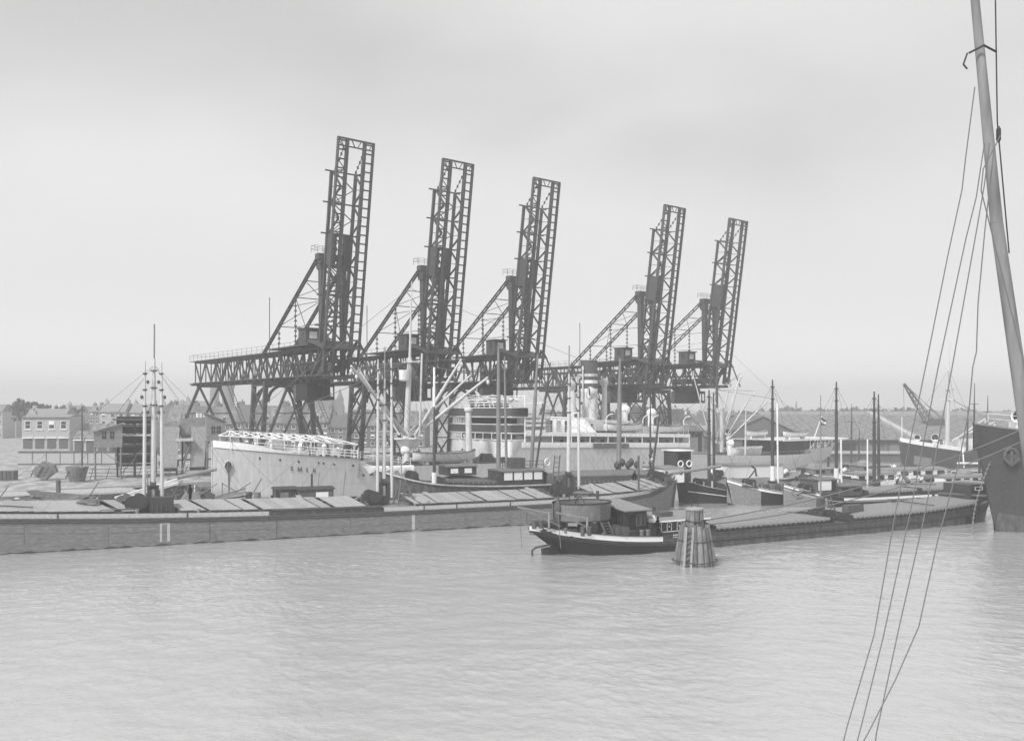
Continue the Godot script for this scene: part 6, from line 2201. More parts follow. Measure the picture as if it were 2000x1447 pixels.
func second_steamer():
	var s = base("cargo_steamer", 79.5, 189.0, 36.0)
	tag(s, "distant dark-hulled steamer with white bow rail and pale mast, by the lattice jib crane", "ship")
	var f = Form.new()
	f.length = 90.0; f.beam = 12.0; f.l0 = 18.0; f.p0 = 2.0; f.r0 = 1.2; f.l1 = 8.0; f.fb = 2.9; f.a0 = 3.0; f.x0 = 34.0; f.tip0 = 0.2; f.x1 = 70.0
	var hull = barge_hull(f, s, M.hull_dark, M.deck, 0.5)
	strip(f, hull, "white_rail", 0.02, 15.0, -0.5, 0.3, 0.05, M.bright)
	strip(f, hull, "white_rail", 20.0, 46.0, -0.1, 0.15, 0.05, M.white)
	strip(f, hull, "plate_patch", 3.0, 6.5, 2.6, 4.4, 0.02, M.deck)
	var m = MB.new()
	m.tube(Vector3(18.5, 3, 0), Vector3(18.9, 17.0, 0), 0.55, 0.45, 10)
	m.tube(Vector3(18.9, 17, 0), Vector3(19.6, 27.5, 0), 0.26, 0.1, 8)
	m.bx(18.3, 14.4, -1.5, 19.5, 14.7, 1.5)
	m.bx(18.2, 16.6, -1.0, 19.6, 16.9, 1.0)
	part("mast", m, M.mast_white, s)
	cowl(s, Vector3(11.0, 4.2, 1.5), 2.6, 0.75, Vector3(-1, 0, 0.6))
	cowl(s, Vector3(5.0, 5.0, 1.0), 1.8, 0.6, Vector3(-1, 0, 0.6))
	railing(s, [Vector3(6, f.top(6), 3.9), Vector3(15, f.top(15), 5.6)], 1.0, 2, M.white, 0.05)
	derrick(s, Vector3(19.4, 5.2, 0.5), Vector3(27.0, 10.4, 4.0), Vector3(18.9, 15.0, 0), M.mast_white, 0.22)
	derrick(s, Vector3(19.4, 5.2, -0.5), Vector3(28.0, 9.6, 5.5), Vector3(18.9, 15.0, 0), M.mast_white, 0.22)
	rod("staff", Vector3(1.0, 5.8, 0), Vector3(1.0, 10.8, 0), 0.07, M.white, s)
	block("deckhouse", 24.0, 2.6, -4.0, 44.0, 5.6, 4.6, M.white_old, s)
	rod("white_spar", Vector3(10.5, 1.3, 6.6), Vector3(22.0, 0.9, 8.6), 0.2, M.white, s)
	rod("gangway_post", Vector3(12.5, 0.2, 6.9), Vector3(12.8, 5.2, 6.4), 0.14, M.white, s)
	var rg = MB.new()
	for q in [[1.0, 6.0], [28.0, 4.0], [12.0, 4.0], [19.0, 4.0]]:
		rg.rope([Vector3(19.2, 21.0, 0), Vector3(q[0], q[1], 3.0 if q[0] > 2 else 0.0)], 0.035, 4)
	part("standing_rigging", rg, M.rope, s)

func jib_crane():
	var s = base("jib_crane", 113.0, 246.0, 0.0, QY)
	tag(s, "dark lattice jib crane leaning over the second steamer", "crane")
	var b = MB.new()
	b.hexa([Vector3(-2.6, 0, 2), Vector3(2.6, 0, 2), Vector3(2.6, 0, -2), Vector3(-2.6, 0, -2), Vector3(-2.2, 3.4, 1.8), Vector3(2.2, 3.4, 1.8), Vector3(2.2, 3.4, -1.8), Vector3(-2.2, 3.4, -1.8)])
	b.prism(PackedVector2Array([Vector2(-2.6, 3.4), Vector2(2.8, 3.4), Vector2(2.8, 7.4), Vector2(0.2, 7.9), Vector2(-2.6, 6.2)]), Transform3D(Basis(), Vector3(0, 0, -1.8)), 3.6)
	part("cab", b, M.steel_mid, s)
	var foot = Vector3(-0.5, 4.6, 0)
	var tip = Vector3(-8.4, 17.0, 0)
	var ch = MB.new()
	for z in [-0.9, 0.9]:
		ch.bar(foot + Vector3(-0.6, -0.3, z), tip + Vector3(0, 0, z * 0.2), 0.2, 0.2)
		ch.bar(foot + Vector3(1.2, 1.2, z), tip + Vector3(0.3, 0.2, z * 0.2), 0.2, 0.2)
	var jib = part("jib", ch, M.steel, s)
	for i in 11:
		var t = i / 11.0
		var t1 = (i + 0.92) / 11.0
		for z in [-0.9, 0.9]:
			var a: Vector3 = (foot + Vector3(-0.6, -0.3, z)).lerp(tip, t)
			var c: Vector3 = (foot + Vector3(1.2, 1.2, z)).lerp(tip, t1)
			strut("lacing", a, c, 0.1, 0.1, M.steel, jib)
			strut("lacing", c, (foot + Vector3(-0.6, -0.3, z)).lerp(tip, t1), 0.1, 0.1, M.steel, jib)
	var r = MB.new()
	r.rope([tip, Vector3(2.4, 7.6, 0)], 0.06, 4)
	r.rope([tip + Vector3(0.4, 0, 0), Vector3(2.6, 7.0, 0)], 0.06, 4)
	r.rope([tip, tip + Vector3(0.2, -7, 0)], 0.05, 4)
	part("hoist_cable", r, M.iron, s)


func far_masts():
	var q = [[1663, 905, 789, 178.0, "thin far mast before the warehouse wall, left of the fire wall"], [1678, 900, 838, 182.0, "short far mast with cross-tree before the warehouse wall"], [1890, 880, 793, 170.0, "thin dark mast beyond the second steamer's deck, first of three"], [1903, 885, 748, 165.0, "thin dark mast beyond the second steamer's deck, tallest of three"], [1929, 880, 772, 172.0, "thin dark mast beyond the second steamer's deck, close to the large bow"], [1456, 890, 792, 168.0, "pale pole mast by the ship's stern derricks"]]
	for m in q:
		var d: float = m[3]
		var y0: float = 12.0 - (m[1] - 803.0) / 1800.0 * d
		var y1: float = 12.0 - (m[2] - 803.0) / 1800.0 * d
		var b = MB.new()
		b.tube(Vector3(0, 0, 0), Vector3(0.1, (y1 - y0) * 0.7, 0), 0.2, 0.15, 7)
		b.tube(Vector3(0.1, (y1 - y0) * 0.7, 0), Vector3(0.15, y1 - y0, 0), 0.11, 0.05, 7)
		b.tube(Vector3(-0.7, (y1 - y0) * 0.7, 0), Vector3(0.9, (y1 - y0) * 0.7, 0), 0.06, 0.06, 6)
		var o = part("far_mast", b, M.mast_dark if m[0] != 1456 else M.mast_white)
		o.position = Vector3((m[0] - 1000.0) / 1800.0 * d, y0, -d)
		tag(o, m[4], "mast", "far masts by the warehouses")


# ---------------------------------------------------------------- loading gear and craft behind the long barge
func loading_station():
	var s = base("loading_hopper", -55.0, 138.0, 24.0, QY)
	tag(s, "grey sheet-metal loading hoppers with two huts on stilts, behind the ship's bow", "loading station")
	var G: Material = M.hopper
	var hut = func(x0: float, x1: float, y0: float, y1: float, z0: float, z1: float, drop: float):
		var b = MB.new()
		b.prism(PackedVector2Array([Vector2(x0, y0), Vector2(x1, y0), Vector2(x1, y1 - maxf(-drop, 0.0)), Vector2(x0, y1 - maxf(drop, 0.0))]), Transform3D(Basis(), Vector3(0, 0, z0)), z1 - z0)
		var h = part("hut", b, G, s)
		for i in 9:
			var x = lerpf(x0, x1, (i + 0.5) / 9.0)
			strut("plank", Vector3(x, y0, z1 + 0.015), Vector3(x, y1 - maxf(absf(drop), 0.0) + 0.0, z1 + 0.015), 0.04, (x1 - x0) / 9.6, G, h, Vector3.RIGHT)
		var r = MB.new()
		r.bar(Vector3(x0 - 0.3, y1 - maxf(drop, 0.0) + 0.1, (z0 + z1) * 0.5), Vector3(x1 + 0.3, y1 - maxf(-drop, 0.0) + 0.1, (z0 + z1) * 0.5), z1 - z0 + 0.6, 0.14)
		part("roof", r, M.tarp, h)
		for k in 2:
			var xc = lerpf(x0, x1, 0.36 + 0.28 * k)
			var fr = MB.new()
			fr.bx(xc - 0.28, y0 + 1.2, z1 + 0.03, xc + 0.28, y0 + 2.3, z1 + 0.07)
			var w = part("window", fr, M.black, h)
			var mt = MB.new()
			mt.bx(xc - 0.03, y0 + 1.2, z1 + 0.07, xc + 0.03, y0 + 2.3, z1 + 0.1)
			mt.bx(xc - 0.28, y0 + 1.72, z1 + 0.07, xc + 0.28, y0 + 1.78, z1 + 0.1)
			part("glazing_bar", mt, G, w)
		for q in [[x0 + 0.2, z1 - 0.2], [x1 - 0.2, z1 - 0.2], [x0 + 0.2, z0 + 0.2], [x1 - 0.2, z0 + 0.2]]:
			rod("stilt", Vector3(q[0], 0, q[1]), Vector3(q[0], y0, q[1]), 0.13, M.mast_grey, h)
		strut("brace", Vector3(x0 + 0.2, y0, z1 - 0.2), Vector3(x1 - 0.2, y0 - 2.4, z1 - 0.2), 0.1, 0.1, M.mast_grey, h)
	hut.call(-7.0, -3.2, 4.6, 8.0, 0.5, 3.5, 1.3)
	hut.call(8.6, 11.4, 5.2, 9.5, -2.0, 1.5, -1.5)
	# open dark tower of platforms
	var fr = MB.new()
	for x in [-3.8, -1.4, 1.0]:
		for z in [-3.0, 0.6]:
			fr.bx(x - 0.12, 0, z - 0.12, x + 0.12, 8.4, z + 0.12)
	var tw = part("platform_tower", fr, M.dark, s)
	for k in 5:
		block("platform", -4.0, 1.6 + k * 1.5, -3.2, 1.2, 1.8 + k * 1.5, 0.8, M.steel_mid if k != 3 else M.white_old, tw)
		block("back_board", -3.9, 1.9 + k * 1.5, -3.1, 1.1, 3.0 + k * 1.5, -3.0, M.dark, tw)
	block("tower_roof", -4.4, 8.4, -3.6, 1.6, 8.62, 1.2, M.steel_mid, tw)
	for q in [[-3.8, 0.0], [-1.4, 3.0]]:
		strut("brace", Vector3(q[0], q[1], 0.72), Vector3(q[0] + 2.4, q[1] + 2.8, 0.72), 0.12, 0.12, M.mast_grey, tw)
	# two hopper bins with their chutes
	for q in [[1.2, 4.7, 4.4, 8.0, 0.0], [5.0, 8.8, 6.2, 8.7, -1.0]]:
		var b = MB.new()
		b.bx(q[0], q[2], -3.0 + q[4], q[1], q[3], 1.0 + q[4])
		b.hexa([Vector3(q[0] + 1.4, q[2] - 2.2, 0.6 + q[4]), Vector3(q[1] - 1.4, q[2] - 2.2, 0.6 + q[4]), Vector3(q[1] - 1.4, q[2] - 2.2, -1.6), Vector3(q[0] + 1.4, q[2] - 2.2, -1.6), Vector3(q[0] + 0.1, q[2], 0.9 + q[4]), Vector3(q[1] - 0.1, q[2], 0.9 + q[4]), Vector3(q[1] - 0.1, q[2], -2.9), Vector3(q[0] + 0.1, q[2], -2.9)])
		var bin = part("hopper_bin", b, G, s)
		var xc: float = lerpf(q[0], q[1], 0.62)
		var c = MB.new()
		c.hexa([Vector3(xc - 1.0, 1.3, 2.9 + q[4]), Vector3(xc + 0.9, 1.3, 2.9 + q[4]), Vector3(xc + 0.9, 1.3, 1.6 + q[4]), Vector3(xc - 1.0, 1.3, 1.6 + q[4]), Vector3(xc - 0.8, 7.4, 1.9 + q[4]), Vector3(xc + 1.4, 7.4, 1.9 + q[4]), Vector3(xc + 1.4, 7.4, 1.0 + q[4]), Vector3(xc - 0.8, 7.4, 1.0 + q[4])])
		var chute = part("chute", c, M.canvas_grey, bin)
		block("chute_mouth", xc - 1.1, 0.9, 1.55 + q[4], xc + 0.95, 1.3, 2.95 + q[4], M.black, chute)
		for y in [3.4, 5.0, 6.4]:
			block("stiffener", xc - 1.0, y, 1.4 + q[4], xc + 1.3, y + 0.1, 2.75 - 0.16 * (y - 1.3) + q[4], M.steel_mid, chute)
		for x in [q[0] + 0.3, q[1] - 0.3]:
			rod("stilt", Vector3(x, 0, 0.7 + q[4]), Vector3(x, q[2], 0.7 + q[4]), 0.14, M.steel_mid, bin)
	for i in 7:
		rod("catwalk_post", Vector3(5.2 + i * 0.5, 8.6, -0.2), Vector3(5.2 + i * 0.5, 9.5, -0.2), 0.05, M.steel, s)
	block("catwalk", 4.2, 5.3, 0.4, 6.6, 5.7, 2.4, M.white_old, s)
	strut("catwalk_brace", Vector3(4.4, 5.3, 1.8), Vector3(3.4, 1.0, 2.4), 0.16, 0.16, M.deck, s)
	strut("catwalk_brace", Vector3(6.4, 5.3, 1.8), Vector3(4.8, 0.2, 2.6), 0.16, 0.16, M.deck, s)
	block("roof_shed", 7.4, 8.8, -2.6, 9.4, 9.5, -0.6, M.bright, s)
	var rl = MB.new()
	for k in 3:
		rl.bar(Vector3(-8 + k * 0.3, 0.5 + k * 0.5, 4.2), Vector3(16, 0.5 + k * 0.5, 5.2), 0.07, 0.09)
	for i in 12:
		rl.bar(Vector3(-7.5 + i * 2.1, 0, 4.2 + i * 0.09), Vector3(-7.0 + i * 2.1, 1.7, 4.2 + i * 0.09), 0.09, 0.09)
	part("fence_rail", rl, M.steel_mid, s)

	# things standing on the quay to the left of it
	var grab = [[-66.6, 131.0, 1.35, "angular iron grab bucket lying tilted on the quay"], [-60.5, 128.0, 1.2, "iron coal tub standing on the quay below the stilted hut"]]
	for k in 2:
		var q: Array = grab[k]
		var g = base("grab_bucket", q[0], q[1], 20.0 * k, QY)
		tag(g, q[3], "bucket")
		var b = MB.new()
		if k == 0:
			b.prism(PackedVector2Array([Vector2(0, 0), Vector2(1.5, 1.2), Vector2(1.1, 2.2), Vector2(-0.3, 2.7), Vector2(-1.7, 1.4), Vector2(-1.2, 0.5)]), Transform3D(Basis(Vector3.UP, 0.3), Vector3(0, 0, -0.9)), 1.8)
		else:
			b.lathe(Vector3(0, 0, 0), [[1.0, 0.0], [1.5, 2.0], [1.55, 2.1], [1.35, 2.1], [0.9, 0.5], [0.02, 0.4]], 14)
		part("bucket_shell", b, M.deck, g)
		for i in 3:
			strut("bucket_rib", Vector3(-1.3 + i * 0.9, 0.6, 1.15), Vector3(-0.6 + i * 0.9, 2.0 + 0.2 * k, 0.98), 0.14, 0.14, M.deck_dark, g)
	var cr = base("crate", -73.0, 131.0, 10.0, QY)
	tag(cr, "low dark slatted crate on the quay beside the iron grab bucket", "crate")
	for i in 9:
		block("slat", -2.2 + i * 0.5, 0.0, -0.9, -1.78 + i * 0.5, 1.3, 0.9, M.deck_dark if i % 2 else M.wood, cr)
	var tn = MB.new()
	tn.prism(PackedVector2Array([Vector2(-5, 0), Vector2(5, 0), Vector2(5, 0.6), Vector2(3.4, 2.9), Vector2(-5, 2.9)]), Transform3D(Basis(), Vector3(-84.5, QY, -135)), 6.0)
	tag(part("canvas_shelter", tn, M.canvas_grey), "grey canvas shelter with a sloping end at the picture's edge", "shelter")
	# white wall of the timber yard
	var w = base("white_wall", -79.4, 168.0, 2.0, QY)
	tag(w, "long low white wall with dark coping behind the iron tub and crate", "wall")
	block("coping", -10.5, 2.3, -0.25, 9.5, 2.5, 0.25, M.steel_mid, w)
	block("plinth", -10.5, 0, -0.2, 9.5, 0.25, 0.24, M.deck_dark, w)
	for i in 8:
		block("wall_panel", -10.4 + i * 2.48, 0.25, -0.12, -7.98 + i * 2.48, 2.3, 0.12, M.white_worn, w)
		block("pilaster", -7.98 + i * 2.48, 0.25, -0.16, -7.88 + i * 2.48, 2.3, 0.18, M.deck_dark, w)
	var lp = MB.new()
	lp.tube(Vector3(0, 0, 0), Vector3(0, 10.6, 0), 0.16, 0.1, 8)
	lp.bx(-0.5, 9.9, -0.06, 0.5, 10.1, 0.06)
	var lo = part("telegraph_pole", lp, M.mast_dark)
	lo.position = Vector3(-73.8, QY, -158)
	tag(lo, "thin dark pole rising before the white wall", "pole")
	var yp = MB.new()
	yp.tube(Vector3(0, 0, 0), Vector3(0, 4.6, 0), 0.3, 0.26, 8)
	var yo = part("mooring_pile", yp, M.wood)
	yo.position = Vector3(-52.0, -0.5, -105.5)
	tag(yo, "short round mooring pile beside the cluttered pontoon", "post", "quay piles")
	var yo2 = part("mooring_pile", yp, M.wood)
	yo2.position = Vector3(-56.6, -0.2, -99.5)
	tag(yo2, "second short mooring pile, near the picture's edge", "post", "quay piles")

func lighters():
	var q = [["low pale-decked lighter moored at the quay before the iron tub", -67.0, 100.5, 30.0, 27.0], ["short dark lighter under the stilted hut, astern of the pale-decked one", -43.0, 116.0, 33.0, 13.0]]
	for k in 2:
		var m: Array = q[k]
		var f = Form.new()
		f.length = m[4]; f.beam = 5.0; f.l0 = 3.0; f.l1 = 3.0; f.fb = 1.9; f.a0 = 0.3; f.x0 = 5.0; f.a1 = 0.3; f.x1 = m[4] - 5.0; f.tip1 = 0.2
		var s = simple_barge("quay_lighter", m[0], m[1], m[2], m[3], f, M.hull_dark, M.white_worn if k == 0 else M.deck, 0.25)
		coaming(s, f, 3.0, m[4] - 3.0, 1.7, 0.5, 0.2, M.deck_dark)
		tarp_hatch(s, f, 2.9, m[4] - 2.9, 1.75, 0.55, 0.3, M.canvas_grey if k == 0 else M.tarp_dark, 1.5)
		bollard_pair(s, 1.2, f.top(1.2) - 0.1, 0.6, M.iron)
		pole_mast(s, "mooring_pole", m[4] - 1.6, 1.2, 1.0, 4.6, 0.1, M.mast_grey)

func smoke():
	var m := FogMaterial.new()
	m.density = 0.035
	m.albedo = Color(0.5, 0.5, 0.5)
	for i in 4:
		var v := FogVolume.new()
		v.name = numbered("smoke", self)
		v.shape = RenderingServer.FOG_VOLUME_SHAPE_ELLIPSOID
		v.size = Vector3(9.0 + i * 3.0, 4.0 + i * 0.7, 6.0)
		v.material = m
		add_child(v, true)
		v.position = Vector3(-144.5 + i * 6.0, 27.2 + i * 0.8, -480)
		v.set_meta("kind", "stuff")

func pontoon():
	var f = Form.new()
	f.length = 36.0; f.beam = 7.0; f.l0 = 2.0; f.l1 = 3.0; f.fb = 2.3; f.a0 = 0.1; f.x0 = 5.0; f.a1 = 0.1; f.x1 = 30.0; f.tip1 = 0.1
	var s = base("work_pontoon", -58.6, 87.0, 24.5)
	tag(s, "low work pontoon cluttered with winches, timber and tarpaulins, behind the very long barge", "pontoon")
	barge_hull(f, s, M.hull_mid, M.deck, 0.05)
	rng.seed = 31
	for i in 16:
		var x = 2.0 + i * 2.05
		var z = rng.randf_range(-2.4, 1.8)
		var h = rng.randf_range(0.5, 1.5)
		var m: Material = [M.deck_dark, M.hull_dark, M.wood, M.deck, M.iron, M.tarp_dark][rng.randi() % 6]
		match i % 4:
			0:
				var b = MB.new()
				b.hexa([Vector3(x - 1.2, 2.25, z + 1), Vector3(x + 1.2, 2.25, z + 1), Vector3(x + 1.2, 2.25, z - 1), Vector3(x - 1.2, 2.25, z - 1), Vector3(x - 0.4, 2.3 + h, z + 0.5), Vector3(x + 0.8, 2.25 + h, z + 0.4), Vector3(x + 0.7, 2.25 + h, z - 0.6), Vector3(x - 0.5, 2.2 + h, z - 0.5)])
				part("tarpaulin_heap", b, m, s)
			1:
				winch(s, Vector3(x, 2.25, z), 0.7 + 0.3 * rng.randf(), m)
			2:
				for k in 5:
					strut("timber", Vector3(x - 1.6, 2.4 + 0.18 * (k % 3), z + 0.25 * k), Vector3(x + 1.6, 2.4 + 0.18 * (k % 3) + rng.randf_range(0, 0.9), z + 0.25 * k + rng.randf_range(-0.5, 0.5)), 0.16, 0.16, [M.wood, M.wood_pale, M.deck][k % 3], s)
			3:
				rod("barrel", Vector3(x, 2.25, z), Vector3(x, 3.2, z), 0.36, m, s)
				rod("barrel", Vector3(x + 0.9, 2.25, z + 0.3), Vector3(x + 0.9, 3.15, z + 0.3), 0.36, M.deck, s)
				strut("derrick_strut", Vector3(x, 2.25, z), Vector3(x + 1.5, 4.6, z - 0.6), 0.1, 0.1, M.mast_grey, s)
	for k in 4:
		strut("white_plank", Vector3(18.5, 2.5 + k * 0.12, 1.0 - k * 0.4), Vector3(25.5, 4.3 + k * 0.16, 0.2 - k * 0.4), 0.3, 0.08, M.bright if k % 2 else M.white_old, s)
	rod("white_post", Vector3(10.6, 2.2, 2.4), Vector3(10.6, 3.6, 2.4), 0.22, M.bright, s)
	var fr = MB.new()
	for q in [[26.5, 29.5], [30.0, 33.0]]:
		fr.bar(Vector3(q[0], 2.3, 0), Vector3(q[1], 4.2, 0), 0.1, 0.1)
		fr.bar(Vector3(q[1], 2.3, 0), Vector3(q[0], 4.2, 0), 0.1, 0.1)
		fr.bar(Vector3(q[0], 2.3, 0), Vector3(q[0], 4.3, 0), 0.1, 0.1)
	part("trestle", fr, M.mast_grey, s)
	# punts lying on and beside it
	var punts = [["flat pale punt resting on the pontoon's clutter", 9.0, -1.4, 0.1, 2.7], ["pale punt turned half over beside the barge's first mast", 14.0, -2.2, -0.2, 2.9]]
	for q in punts:
		var b = MB.new()
		b.prism(PackedVector2Array([Vector2(-2.9, 0.7), Vector2(-2.0, 0.05), Vector2(2.0, 0.0), Vector2(2.9, 0.6), Vector2(2.7, 0.62), Vector2(1.9, 0.12), Vector2(-1.9, 0.15), Vector2(-2.7, 0.72)]), Transform3D(Basis(), Vector3(0, 0, -0.7)), 1.4)
		for z in [-0.72, 0.66]:
			b.prism(PackedVector2Array([Vector2(-2.9, 0.7), Vector2(-2.0, 0.05), Vector2(2.0, 0.0), Vector2(2.9, 0.6)]), Transform3D(Basis(), Vector3(0, 0, z)), 0.06)
		var o = Node3D.new()
		o.name = numbered("punt", self)
		add_child(o, true)
		part("hull", b, M.deck, o)
		block("thwart", -0.2, 0.4, -0.65, 0.2, 0.46, 0.65, M.wood_pale, o)
		o.position = world(s, q[1], q[4], q[2])
		o.rotation = Vector3(0, deg_to_rad(24.5) + q[3], q[3] * 0.5)
		tag(o, q[0], "boat", "punts by the pontoon")
	# spar running up to the ship's anchor
	var sp = MB.new()
	sp.tube(Vector3(-1.2, -0.25, 0.3), Vector3(4.4, 0.95, -1.0), 0.3, 0.2, 10)
	for k in 3:
		sp.tube(Vector3(-0.9 + k * 0.35, -0.2, 0.3 * k), Vector3(-0.55 + k * 0.35, -0.12, 0.3 * k), 0.22, 0.22, 8)
	var so = part("bowsprit_spar", sp, M.mast_grey)
	so.position = Vector3(-40.3, 4.0, -111.0)
	tag(so, "thick grey spar slanting up to the steamship's anchor", "spar")
	# small launch under the ship's name
	var l = base("harbour_launch", -28.4, 102.0, 24.0)
	tag(l, "dark harbour launch with flat roof, stovepipe and white notice, under the ship's name", "boat")
	f = Form.new()
	f.length = 11.0; f.beam = 3.2; f.l0 = 3.5; f.l1 = 2.5; f.fb = 1.4; f.a0 = 0.6; f.x0 = 5.0; f.x1 = 8.0; f.a1 = 0.2; f.tip1 = 0.1; f.tip0 = 0.3; f.tl = 2.0
	barge_hull(f, l, M.hull_dark, M.deck_dark)
	var ch = deckhouse(l, 4.4, 8.4, 1.3, 3.2, 1.3, M.deck_dark, M.hull_dark, 0)
	block("notice_board", 6.4, 2.3, 1.3, 7.8, 2.9, 1.34, M.bright, ch)
	rod("stovepipe", Vector3(6.2, 3.2, 0), Vector3(6.2, 4.9, 0), 0.12, M.iron, ch)
	var fh = deckhouse(l, 2.0, 4.2, 1.3, 3.3, 1.1, M.hull_dark, M.hull_dark, 0)
	block("doorway", 2.5, 1.5, 1.1, 3.4, 3.0, 1.14, M.deck, fh)
	var l2 = base("harbour_launch", -35.6, 100.5, 20.0)
	tag(l2, "dark open launch with white rail under the ship's anchor", "boat")
	barge_hull(f, l2, M.hull_dark, M.deck_dark)
	railing(l2, [Vector3(1.0, 1.7, 1.2), Vector3(9.5, 1.4, 1.3)], 1.1, 2, M.white_old, 0.06)
	block("white_locker", 5.4, 1.4, -0.5, 8.4, 2.0, 0.6, M.white, l2)
	rod("white_staff", Vector3(0.8, 1.5, 0.9), Vector3(0.9, 4.0, 0.9), 0.07, M.bright, l2)


# ---------------------------------------------------------------- buildings
func house(called: String, label: String, X: float, d: float, deg: float, w: float, dep: float, h: float, rh: float, wall: Material, roof_m: Material, cols: int, rows: int, opts := {}):
	var s = base(called, X, d, deg, QY)
	tag(s, label, "house" if not opts.has("cat") else opts.cat, opts.get("group", "terraced houses behind the quay"))
	var b = MB.new()
	b.bx(-w / 2, 0, -dep, w / 2, h, 0)
	if opts.get("gable", false):
		b.prism(PackedVector2Array([Vector2(-w / 2, h), Vector2(w / 2, h), Vector2(0, h + rh)]), Transform3D(Basis(), Vector3(0, 0, -dep)), dep)
	part("wall", b, wall, s)
	var r = MB.new()
	if opts.get("gable", false):
		for sg in [-1.0, 1.0]:
			r.bar(Vector3(sg * (w / 2 + 0.2) * 0.5, h + rh * 0.5 + 0.08, 0.3), Vector3(sg * (w / 2 + 0.2) * 0.5, h + rh * 0.5 + 0.08, -dep - 0.3), sqrt(w * w * 0.25 + rh * rh) + 0.3, 0.16, Vector3(sg * rh, w * 0.5, 0).normalized())
	else:
		r.prism(PackedVector2Array([Vector2(0.35, h - 0.1), Vector2(-dep - 0.35, h - 0.1), Vector2(-dep * 0.62, h + rh), Vector2(-dep * 0.38, h + rh)]), Transform3D(Basis(Vector3.BACK, Vector3.UP, Vector3.LEFT), Vector3(w / 2 - 0.02, 0, 0)), w - 0.04)
	var ro = part("roof", r, roof_m, s)
	for i in opts.get("chimneys", 2):
		var x = lerpf(-w * 0.42, w * 0.42, float(i) / maxf(1, opts.get("chimneys", 2) - 1))
		block("chimney", x - 0.5, h + rh * 0.5, -dep * 0.55, x + 0.5, h + rh + 0.9 + 0.3 * (i % 2), -dep * 0.42, wall, ro)
		rod("chimney_pot", Vector3(x, h + rh + 0.9, -dep * 0.48), Vector3(x, h + rh + 1.5, -dep * 0.48), 0.18, M.brick_dark, ro)
	for i in opts.get("dormers", 0):
		var x = lerpf(-w * 0.3, w * 0.3, (i + 0.5) / opts.dormers)
		var dm = MB.new()
		dm.prism(PackedVector2Array([Vector2(x - 0.7, h + 0.3), Vector2(x + 0.7, h + 0.3), Vector2(x + 0.7, h + 1.7), Vector2(x, h + 2.3), Vector2(x - 0.7, h + 1.7)]), Transform3D(Basis(), Vector3(0, 0, -3.2)), 2.7)
		var dn = part("dormer", dm, M.render_pale if i % 2 == 0 else M.brick_pale, ro)
		block("dormer_window", x - 0.42, h + 0.5, -0.5, x + 0.42, h + 1.6, -0.44, M.glass, dn)
	for j in rows:
		for i in cols:
			var x = lerpf(-w / 2, w / 2, (i + 0.5) / cols)
			var y = h * (j + 0.42) / rows
			var ww = w / cols * 0.23
			if j == 0 and opts.get("shop", false):
				var sf = block("shopfront", x - w / cols * 0.38, 0.5, 0, x + w / cols * 0.38, 3.0, 0.06, M.steel_mid, s)
				block("sill", x - w / cols * 0.44, 3.05, 0, x + w / cols * 0.44, 3.3, 0.4, M.bright, s)
				continue
			var win = put("window", cube_mesh, M.white_old if opts.get("pale_frames", true) else M.steel_mid, s, Transform3D(Basis.from_scale(Vector3(ww * 2.2, h / rows * 0.52, 0.1)), Vector3(x, y + h / rows * 0.1, 0)))
			block("pane", x - ww * 0.85, y - h / rows * 0.1, 0.045, x + ww * 0.85, y + h / rows * 0.1, 0.075, M.glass, s)
			block("pane", x - ww * 0.85, y + h / rows * 0.13, 0.045, x + ww * 0.85, y + h / rows * 0.31, 0.075, M.white if (i + j * 3) % 4 == 1 else M.glass, s)
			block("window_sill", x - ww * 1.25, y - h / rows * 0.2, 0, x + ww * 1.25, y - h / rows * 0.165, 0.2, M.bright, s)
	block("cornice", -w / 2, h - 0.35, 0, w / 2 - 0.05, h - 0.12, 0.3, M.brick_dark, s)
	return s

